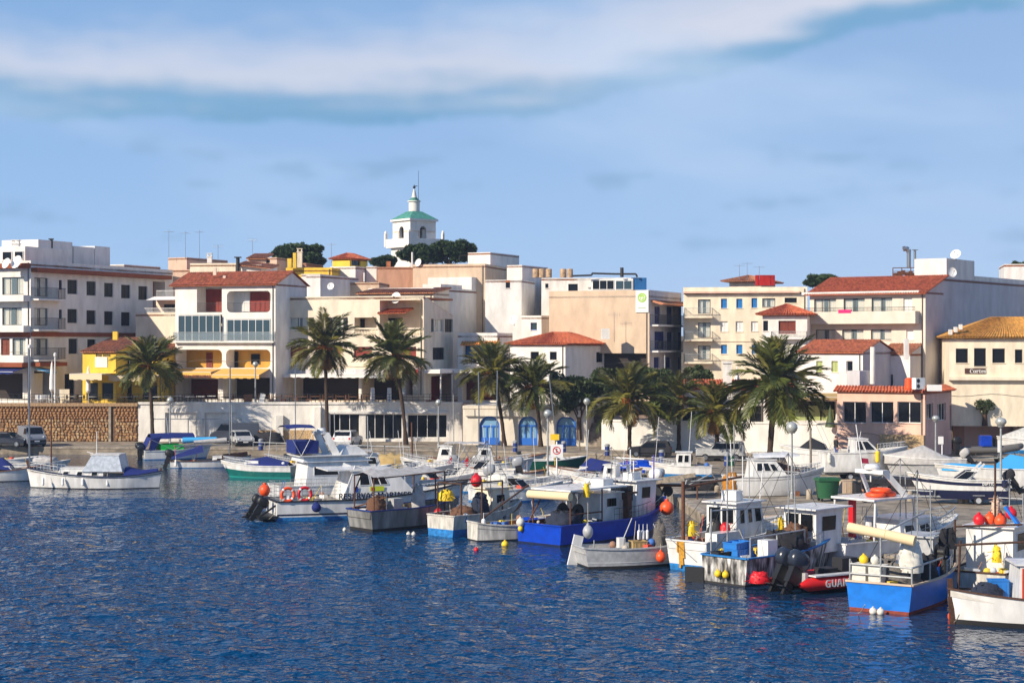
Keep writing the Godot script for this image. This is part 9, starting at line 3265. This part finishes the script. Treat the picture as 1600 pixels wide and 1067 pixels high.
func vehicles() -> void:
	car("black small hatchback parked at the garden wall beside a palm", on(1016, 714), 172, 3.9, 1.75, 1.45, M.canvas_dark, "mini", M.black)
	car("silver boxy off-roader parked behind the thick garden wall palm", on(1126, 720), 174, 4.3, 1.85, 1.72, M.gel_grey, "jeep", M.black)
	car("white estate car seen from behind at the shop windows", on(543, 698), -100 + 180, 4.6, 1.9, 1.7, M.gel, "suv", M.gel_grey)
	car("silver car parked nose out beside the dark van", on(377, 696), -70, 4.2, 1.8, 1.5, M.gel_grey, "suv", M.black)
	car("dark grey van before the white garage wall", on(366, 692), -172, 5.0, 2.0, 2.1, mat(c8(70, 74, 84), 0.3), "van", M.black)
	car("old grey van with dark windows by the rubble wall", on(48, 697), -60, 4.4, 1.9, 2.0, mat(c8(120, 124, 132), 0.35), "van", M.black)
	car("dark blue car cut by the left edge of the rubble wall", on(12, 698), -12, 4.3, 1.8, 1.5, mat(c8(34, 38, 52), 0.3), "suv", M.black)
	heap("boat_cover", "black cover over a low shape beside the silver car", "cover", on(418, 694), Vector3(3.4, 1.2, 1.8), M.canvas_dark, 95)
	car("dark car in the shade at the right behind the inflatable", on(1520, 700), 170, 4.3, 1.8, 1.5, mat(c8(60, 60, 66), 0.3), "suv", M.black)
	car("white van in the shade at the right edge", on(1600, 698), 172, 4.8, 1.9, 1.9, M.gel_grey, "van", M.black)

func person(label: String, foot: Vector3, turn: float, shirt: Material, legs: Material, skin: Material, hair: Material, seated := false) -> void:
	var t := thing("person", label, "person", foot, turn)
	var J := {"hip": [Vector3(0, 0.95, 0), 0.15], "waist": [Vector3(0, 1.12, 0.01), 0.135], "chest": [Vector3(0, 1.33, 0.0), 0.165], "neck": [Vector3(0, 1.50, 0.01), 0.06], "head": [Vector3(0, 1.64, 0.03), 0.10],
		"sl": [Vector3(-0.19, 1.42, 0), 0.065], "el": [Vector3(-0.25, 1.14, -0.03), 0.05], "wl": [Vector3(-0.27, 0.88, 0.05), 0.036], "hl": [Vector3(-0.27, 0.78, 0.08), 0.04],
		"sr": [Vector3(0.19, 1.42, 0), 0.065], "er": [Vector3(0.26, 1.15, -0.04), 0.05], "wr": [Vector3(0.25, 0.92, 0.10), 0.036], "hr": [Vector3(0.24, 0.83, 0.14), 0.04],
		"tl": [Vector3(-0.1, 0.90, 0), 0.105], "kl": [Vector3(-0.11, 0.50, 0.03), 0.065], "al": [Vector3(-0.12, 0.09, -0.02), 0.045], "fl": [Vector3(-0.13, 0.045, 0.15), 0.042],
		"tr": [Vector3(0.1, 0.90, 0), 0.105], "kr": [Vector3(0.11, 0.50, 0.05), 0.065], "ar": [Vector3(0.12, 0.09, 0.0), 0.045], "fr": [Vector3(0.14, 0.045, 0.17), 0.042]}
	var bones := [["hip", "waist"], ["waist", "chest"], ["chest", "neck"], ["neck", "head"], ["chest", "sl"], ["sl", "el"], ["el", "wl"], ["wl", "hl"], ["chest", "sr"], ["sr", "er"], ["er", "wr"], ["wr", "hr"], ["hip", "tl"], ["tl", "kl"], ["kl", "al"], ["al", "fl"], ["hip", "tr"], ["tr", "kr"], ["kr", "ar"], ["ar", "fr"]]
	var cell := 0.03
	var dim := Vector3i(26, 62, 20)
	var org := Vector3(-0.39, -0.04, -0.28)
	var fld := PackedFloat32Array()
	fld.resize(dim.x * dim.y * dim.z)
	for z in dim.z:
		for y in dim.y:
			for x in dim.x:
				var q := org + Vector3(x, y, z) * cell
				var acc := 0.0
				for b in bones:
					var a: Vector3 = J[b[0]][0]; var e: Vector3 = J[b[1]][0]
					var s := clampf((q - a).dot(e - a) / (e - a).length_squared(), 0, 1)
					var dd := q.distance_to(a.lerp(e, s)) - lerpf(J[b[0]][1], J[b[1]][1], s)
					acc += exp(-dd * 45.0)
				fld[(z * dim.y + y) * dim.x + x] = -log(maxf(acc, 1e-9)) / 45.0
	var idx := {}
	var vs := []
	for z in dim.z - 1:
		for y in dim.y - 1:
			for x in dim.x - 1:
				var sum := Vector3.ZERO
				var cnt := 0
				for e in [[0, 1], [2, 3], [4, 5], [6, 7], [0, 2], [1, 3], [4, 6], [5, 7], [0, 4], [1, 5], [2, 6], [3, 7]]:
					var p0 := Vector3i(x + (e[0] & 1), y + ((e[0] >> 1) & 1), z + ((e[0] >> 2) & 1))
					var p1 := Vector3i(x + (e[1] & 1), y + ((e[1] >> 1) & 1), z + ((e[1] >> 2) & 1))
					var f0 := fld[(p0.z * dim.y + p0.y) * dim.x + p0.x]
					var f1 := fld[(p1.z * dim.y + p1.y) * dim.x + p1.x]
					if (f0 < 0) != (f1 < 0):
						sum += Vector3(p0).lerp(Vector3(p1), f0 / (f0 - f1))
						cnt += 1
				if cnt:
					idx[Vector3i(x, y, z)] = vs.size()
					vs.append(org + sum / cnt * cell)
	var mb := MB.new()
	for k in idx:
		for ax in 3:
			var d := Vector3i(1, 0, 0) if ax == 0 else (Vector3i(0, 1, 0) if ax == 1 else Vector3i(0, 0, 1))
			var u := Vector3i(0, 1, 0) if ax == 0 else (Vector3i(0, 0, 1) if ax == 1 else Vector3i(1, 0, 0))
			var w := Vector3i(0, 0, 1) if ax == 0 else (Vector3i(1, 0, 0) if ax == 1 else Vector3i(0, 1, 0))
			var p0: Vector3i = k
			var p1: Vector3i = k + d
			var f0 := fld[(p0.z * dim.y + p0.y) * dim.x + p0.x]
			var f1 := fld[(p1.z * dim.y + p1.y) * dim.x + p1.x]
			if (f0 < 0) == (f1 < 0) or not (idx.has(k - u) and idx.has(k - w) and idx.has(k - u - w)):
				continue
			var a: Vector3 = vs[idx[k]]; var b: Vector3 = vs[idx[k - u]]; var c: Vector3 = vs[idx[k - u - w]]; var e: Vector3 = vs[idx[k - w]]
			var y := a.y
			var cl: Color = shirt.albedo_color if y > 0.93 and y < 1.5 else legs.albedo_color
			if y > 1.5 or (absf(a.x) > 0.2 and y < 0.9 and y > 0.7):
				cl = skin.albedo_color
			if y < 0.1:
				cl = Color(0.1, 0.1, 0.1)
			mb.col = cl.srgb_to_linear()
			mb.quado(a, b, c, e, Vector3(d) * (1.0 if f0 < 0 else -1.0))
	obj("body", mb, mat(Color(1, 1, 1), 0.85), t)
	mb = MB.new()
	mb.ball(Vector3(0, 1.69, 0.0), 0.115, 10, Vector3(0.9, 0.85, 1.0))
	obj("hair", mb, hair, t)
	mb = MB.new()
	mb.ball(Vector3(0, 1.635, 0.135), 0.018, 6, Vector3(0.8, 1.3, 1))
	for s in [-1.0, 1.0]:
		mb.ball(Vector3(s * 0.104, 1.635, 0.02), 0.024, 6, Vector3(0.4, 1.2, 0.8))
	obj("face", mb, skin, t)
	for s in [-1.0, 1.0]:
		mb = MB.new()
		for k in 4:
			var h: Vector3 = J["hl" if s < 0 else "hr"][0] + Vector3(0.0, -0.02, -0.03 + k * 0.02)
			mb.tube(h, h + Vector3(-s * 0.01, -0.055 + 0.006 * absf(k - 1.5), 0.005), 0.01, 0.008, 5)
			mb.tube(h + Vector3(-s * 0.01, -0.05, 0.005), h + Vector3(-s * 0.03, -0.085, 0.012), 0.008, 0.007, 5)
		var q: Vector3 = J["hl" if s < 0 else "hr"][0] + Vector3(-s * 0.02, 0.01, 0.03)
		mb.tube(q, q + Vector3(-s * 0.02, -0.045, 0.035), 0.011, 0.009, 5)
		obj("fingers", mb, skin, t)

func street_furniture() -> void:
	globe_lamp("nearest globe lamp, left of the green bin", on(1238, 779), 4.75, 0.39)
	globe_lamp("globe lamp right of the navy and white speedboat", on(1565, 789), 5.35, 0.36, true)
	globe_lamp("globe lamp between the covered boat and the speedboat", on(1463, 740), 4.4, 0.30, true)
	globe_lamp("globe lamp on the promenade before the arched house", Vector3(at(398.5, 0, 180).x, TR, -180), 4.2, 0.3)
	globe_lamp("globe lamp between the leftmost palm and the garages", on(265, 697), 4.6, 0.34)
	globe_lamp("globe lamp at the right corner of the glazed shops", on(685, 700), 4.5, 0.3)
	globe_lamp("globe lamp right of the last blue arched door", on(917, 703), 4.7, 0.33)
	globe_lamp("globe lamp by the yellow signboard before the arched doors", on(856, 745), 4.9, 0.32)
	for q in [[45, 545, "left plain lamp post on the promenade at the apartment block"], [85, 558, "lamp post beside the tall closed parasol"]]:
		var mb := MB.new()
		var f := Vector3(at(q[0], 0, 180).x, TR, -180)
		var h: float = HC - (q[1] - 533.5) * 180.0 / F - TR
		mb.tube(f, f + Vector3.UP * h, 0.09, 0.07, 8)
		mb.lathe([Vector2(0.07, 0), Vector2(0.16, 0.1), Vector2(0.16, 0.4), Vector2(0, 0.5)], f + Vector3.UP * h, 10)
		solo("street_lamp", q[2], "street lamp", mb, M.frame)
	var poles_ := [[1268, 770, 668, 0.09, "weathered wooden pole right of the nearest globe lamp"], [1148, 724, 645, 0.06, "slim grey street pole in front of the silver off-roader"], [1040, 690, 555, 0.07, "tall white street pole before the dark trees"], [644, 718, 660, 0.08, "orange-topped mooring pole at the tan tarpaulin"], [575, 712, 650, 0.06, "thin dark pole before the shop windows"], [523, 700, 645, 0.05, "thin pole left of the white estate car"], [709, 697, 616, 0.05, "thin flag pole at the right end of the promenade wall"], [362, 700, 632, 0.05, "pole beside the second garage door"], [906, 705, 672, 0.07, "short wooden post beside the last arched door"]]
	for q in poles_:
		var mb := MB.new()
		var f := on(q[0], q[1])
		mb.tube(f, at(q[0] - 1, q[2], -f.z), q[3], q[3] * 0.85, 8)
		solo("pole", q[4], "pole", mb, M.rustiron if q[0] == 644 else (M.wood_grey if q[0] in [1268, 906] else M.galv))
	var bl := [[1193.5, 775, 13, "stone bollard in front of the cuddy cruiser"], [1265, 780, 15, "stone bollard at the foot of the wooden pole"], [1423, 783, 15, "lone round stone bollard right of the black flatbed"], [1502, 787, 14, "left one of the twin stone bollards under the speedboat"], [1511, 787, 14, "right one of the twin stone bollards under the speedboat"], [1121, 774, 12, "stone bollard behind the yellow-streaked boat"], [1338, 745, 15, "square stone block under the cuddy boat with yellow fender"], [1095, 733, 14, "square brown stone pillar below the black hatchback"], [1173, 722, 14, "stone post right of the silver off-roader"]]
	for q in bl:
		var f := on(q[0], q[1])
		var mb := MB.new()
		if q[3].contains("square"):
			mb.box(f + Vector3.UP * 0.5, Vector3(0.6, 1.0, 0.5))
		else:
			mb.lathe([Vector2(0.2, 0), Vector2(0.19, 0.5), Vector2(0.17, 0.62), Vector2(0.1, 0.68), Vector2(0, 0.69)], f, 12)
		solo("stone_bollard", q[3], "bollard", mb, M.concrete, "bollards along the quay")
	var sp := [[805, 706, "blue service post before the middle arched door"], [881, 707, "blue service post before the right arched door"], [949, 712, "blue service post beside the steps"], [1034, 722, "blue-green service post behind the black hatchback's bonnet"], [1136, 728, "left blue service post of the pair by the off-roader"], [1144, 728, "right green service post of the pair by the off-roader"], [407, 703, "dark blue service post left of the small motorboats"]]
	for i in sp.size():
		var q = sp[i]
		var t := thing("service_post", q[2], "post", on(q[0], q[1]), 0.0, "service posts along the quay")
		var mb := MB.new()
		mb.lathe([Vector2(0.22, 0), Vector2(0.22, 0.85)], Vector3.ZERO, 12)
		obj("body", mb, M.blue_dark if i != 5 else M.green_plastic, t)
		mb = MB.new()
		mb.lathe([Vector2(0.25, 0.85), Vector2(0.25, 1.0), Vector2(0.15, 1.08), Vector2(0, 1.1)], Vector3.ZERO, 12)
		mb.lathe([Vector2(0.235, 0.4), Vector2(0.235, 0.5)], Vector3.ZERO, 12)
		obj("cap", mb, M.galv, t)
	var t := thing("road_sign", "square white sign with a round red no-entry-on-foot mark on a post", "sign", on(870, 748), 0.0, "", true)
	var d := -t.position.z
	var mb := MB.new()
	mb.tube(t.position, at(870, 690, d), 0.06, 0.06, 8)
	obj("post", mb, M.plastic_white, t)
	mb = MB.new()
	var c := at(870, 704, d - 0.12)
	mb.box(c, Vector3(0.95, 0.95, 0.04))
	obj("panel", mb, M.plastic_white, t)
	mb = MB.new()
	var sb := Basis(Vector3.RIGHT, Vector3.BACK, Vector3.DOWN)
	mb.lathe([Vector2(0.24, 0.03), Vector2(0.31, 0.03)], c, 24, sb)
	mb.beam(c + Vector3(-0.19, 0.19, 0.032), c + Vector3(0.19, -0.19, 0.032), 0.01, 0.06)
	obj("ring_mark", mb, M.red, t)
	mb = MB.new()
	mb.ball(c + Vector3(0, 0.13, 0.028), 0.045, 8, Vector3(1, 1, 0.2))
	mb.beam(c + Vector3(0, 0.08, 0.028), c + Vector3(-0.01, -0.04, 0.028), 0.01, 0.07)
	mb.beam(c + Vector3(-0.01, -0.03, 0.028), c + Vector3(-0.07, -0.17, 0.028), 0.01, 0.04)
	mb.beam(c + Vector3(-0.01, -0.03, 0.028), c + Vector3(0.06, -0.17, 0.028), 0.01, 0.04)
	obj("figure_mark", mb, M.black, t)
	mb = MB.new()
	mb.box(at(867, 683, 142), Vector3(0.72, 0.5, 0.05))
	mb.tube(at(867, 688, 142), at(867, 735, 142), 0.03, 0.03, 5)
	solo("yellow_sign", "small rounded yellow sign above the no-walking sign", "sign", mb, M.sign_yellow)
	mb = MB.new()
	mb.box(at(1471, 688, 137.4), Vector3(0.42, 0.62, 0.05))
	mb.tube(at(1473, 692, 137.5), on(1473, 738), 0.045, 0.045, 6)
	solo("notice_sign", "small white notice on a post right of the middle right lamp", "sign", mb, M.plastic_white)
	mb = MB.new()
	mb.box(at(1563, 697, 109.6), Vector3(0.16, 0.5, 0.02) * 1.6)
	solo("notice_plate", "white plate fixed on the rightmost globe lamp post", "sign", mb, M.plastic_white)
	t = thing("wheeled_bin", "large dark green wheeled rubbish bin on the quay", "bin", on(1293, 783), deg_to_rad(8))
	mb = MB.new()
	mb.loft([[Vector3(-0.55, 0.2, -0.4), Vector3(0.55, 0.2, -0.4), Vector3(0.55, 0.2, 0.4), Vector3(-0.55, 0.2, 0.4)], [Vector3(-0.68, 1.35, -0.5), Vector3(0.68, 1.35, -0.5), Vector3(0.68, 1.35, 0.5), Vector3(-0.68, 1.35, 0.5)]], true)
	mb.quado(Vector3(-0.55, 0.2, -0.4), Vector3(0.55, 0.2, -0.4), Vector3(0.55, 0.2, 0.4), Vector3(-0.55, 0.2, 0.4), Vector3.DOWN)
	obj("body", mb, M.green_plastic, t)
	mb = MB.new()
	mb.box(Vector3(0, 1.42, 0), Vector3(1.5, 0.14, 1.12))
	mb.box(Vector3(0, 1.52, 0), Vector3(1.3, 0.08, 0.9))
	obj("lid", mb, M.green_plastic, t)
	for s in [-1.0, 1.0]:
		for x in [-0.45, 0.45]:
			mb = MB.new()
			mb.tube(Vector3(x, 0.1, s * 0.35 - 0.03), Vector3(x, 0.1, s * 0.35 + 0.03), 0.1, 0.1, 10)
			obj("wheel", mb, M.rubber, t)
	crate("pale wooden crate standing right of the green bin", on(1326, 770) , 0.2, M.tan, Vector3(1.1, 0.9, 0.8))
	crate("grey crate behind the standing person", on(1352, 772), 0.1, M.canvas_dark, Vector3(1.5, 0.8, 0.9))
	mb = MB.new()
	mb.lathe([Vector2(0.38, 0), Vector2(0.4, 0.3), Vector2(0.36, 0.36), Vector2(0, 0.37)], on(1288, 800), 14)
	solo("round_tub", "round white tub with a blue rim on the quay before the green bin", "tub", mb, M.plastic_white)
	person("person in dark clothes standing on the quay beside the black flatbed", on(1350, 785), deg_to_rad(60), mat(c8(44, 38, 42), 0.9), mat(c8(34, 34, 42), 0.9), mat(c8(190, 140, 112), 0.7), mat(c8(40, 30, 26), 0.8))
	person("person in a dark top standing aboard the white cuddy boat's stern", gp(get_node("cuddy_boat"), Vector3(-2.1, 0.62, 0.2)), deg_to_rad(100), mat(c8(40, 34, 34), 0.9), mat(c8(70, 84, 140), 0.9), mat(c8(190, 140, 112), 0.7), mat(c8(70, 46, 34), 0.8))
	mb = MB.new()
	for i in 9:
		var p := on(1175 + i * 11, 722)
		mb.tube(p, p + Vector3.UP * 0.9, 0.03, 0.03, 5)
	for h in [0.45, 0.88]:
		mb.tube(on(1175, 722) + Vector3.UP * h, on(1263, 722) + Vector3.UP * h, 0.025, 0.025, 5)
	solo("quay_railing", "low grey railing behind the largest palm's foot", "railing", mb, M.galv)
	mb = MB.new()
	mb.tube(on(395, 704) + Vector3.UP * 0.8, on(640, 712) + Vector3.UP * 0.8, 0.04, 0.04, 6)
	for i in 14:
		var p := on(395, 704).lerp(on(640, 712), i / 13.0)
		mb.tube(p, p + Vector3.UP * 0.82, 0.03, 0.03, 5)
	solo("quay_railing", "long low handrail along the inner quay before the parked cars", "railing", mb, M.galv)
	rope("pale rope from the trawler's bow to the quay", on(1030, 838, 1.9), on(1110, 806, 0.75), 0.25)
	rope("dark rope from the patrol boat's stern down to the water", on(430, 800, 1.1), on(418, 812, 0.05), 0.05)
	rope("pale rope hanging at the stem of the right edge boat", on(1500, 960, 1.2), on(1492, 972, 0.15), 0.05)
	rope("pale rope at the stern of the sky blue boat", on(1352, 945, 1.2), on(1342, 958, 0.05), 0.08)

func _ready() -> void:
	rng.seed = 1
	make_materials()
	environment()
	setting()
	houses_left()
	houses_middle()
	houses_right()
	promenade_walls()
	furniture()
	backdrop()
	plants()
	boats_left()
	boats_right()
	boats_middle()
	ashore()
	vehicles()
	street_furniture()
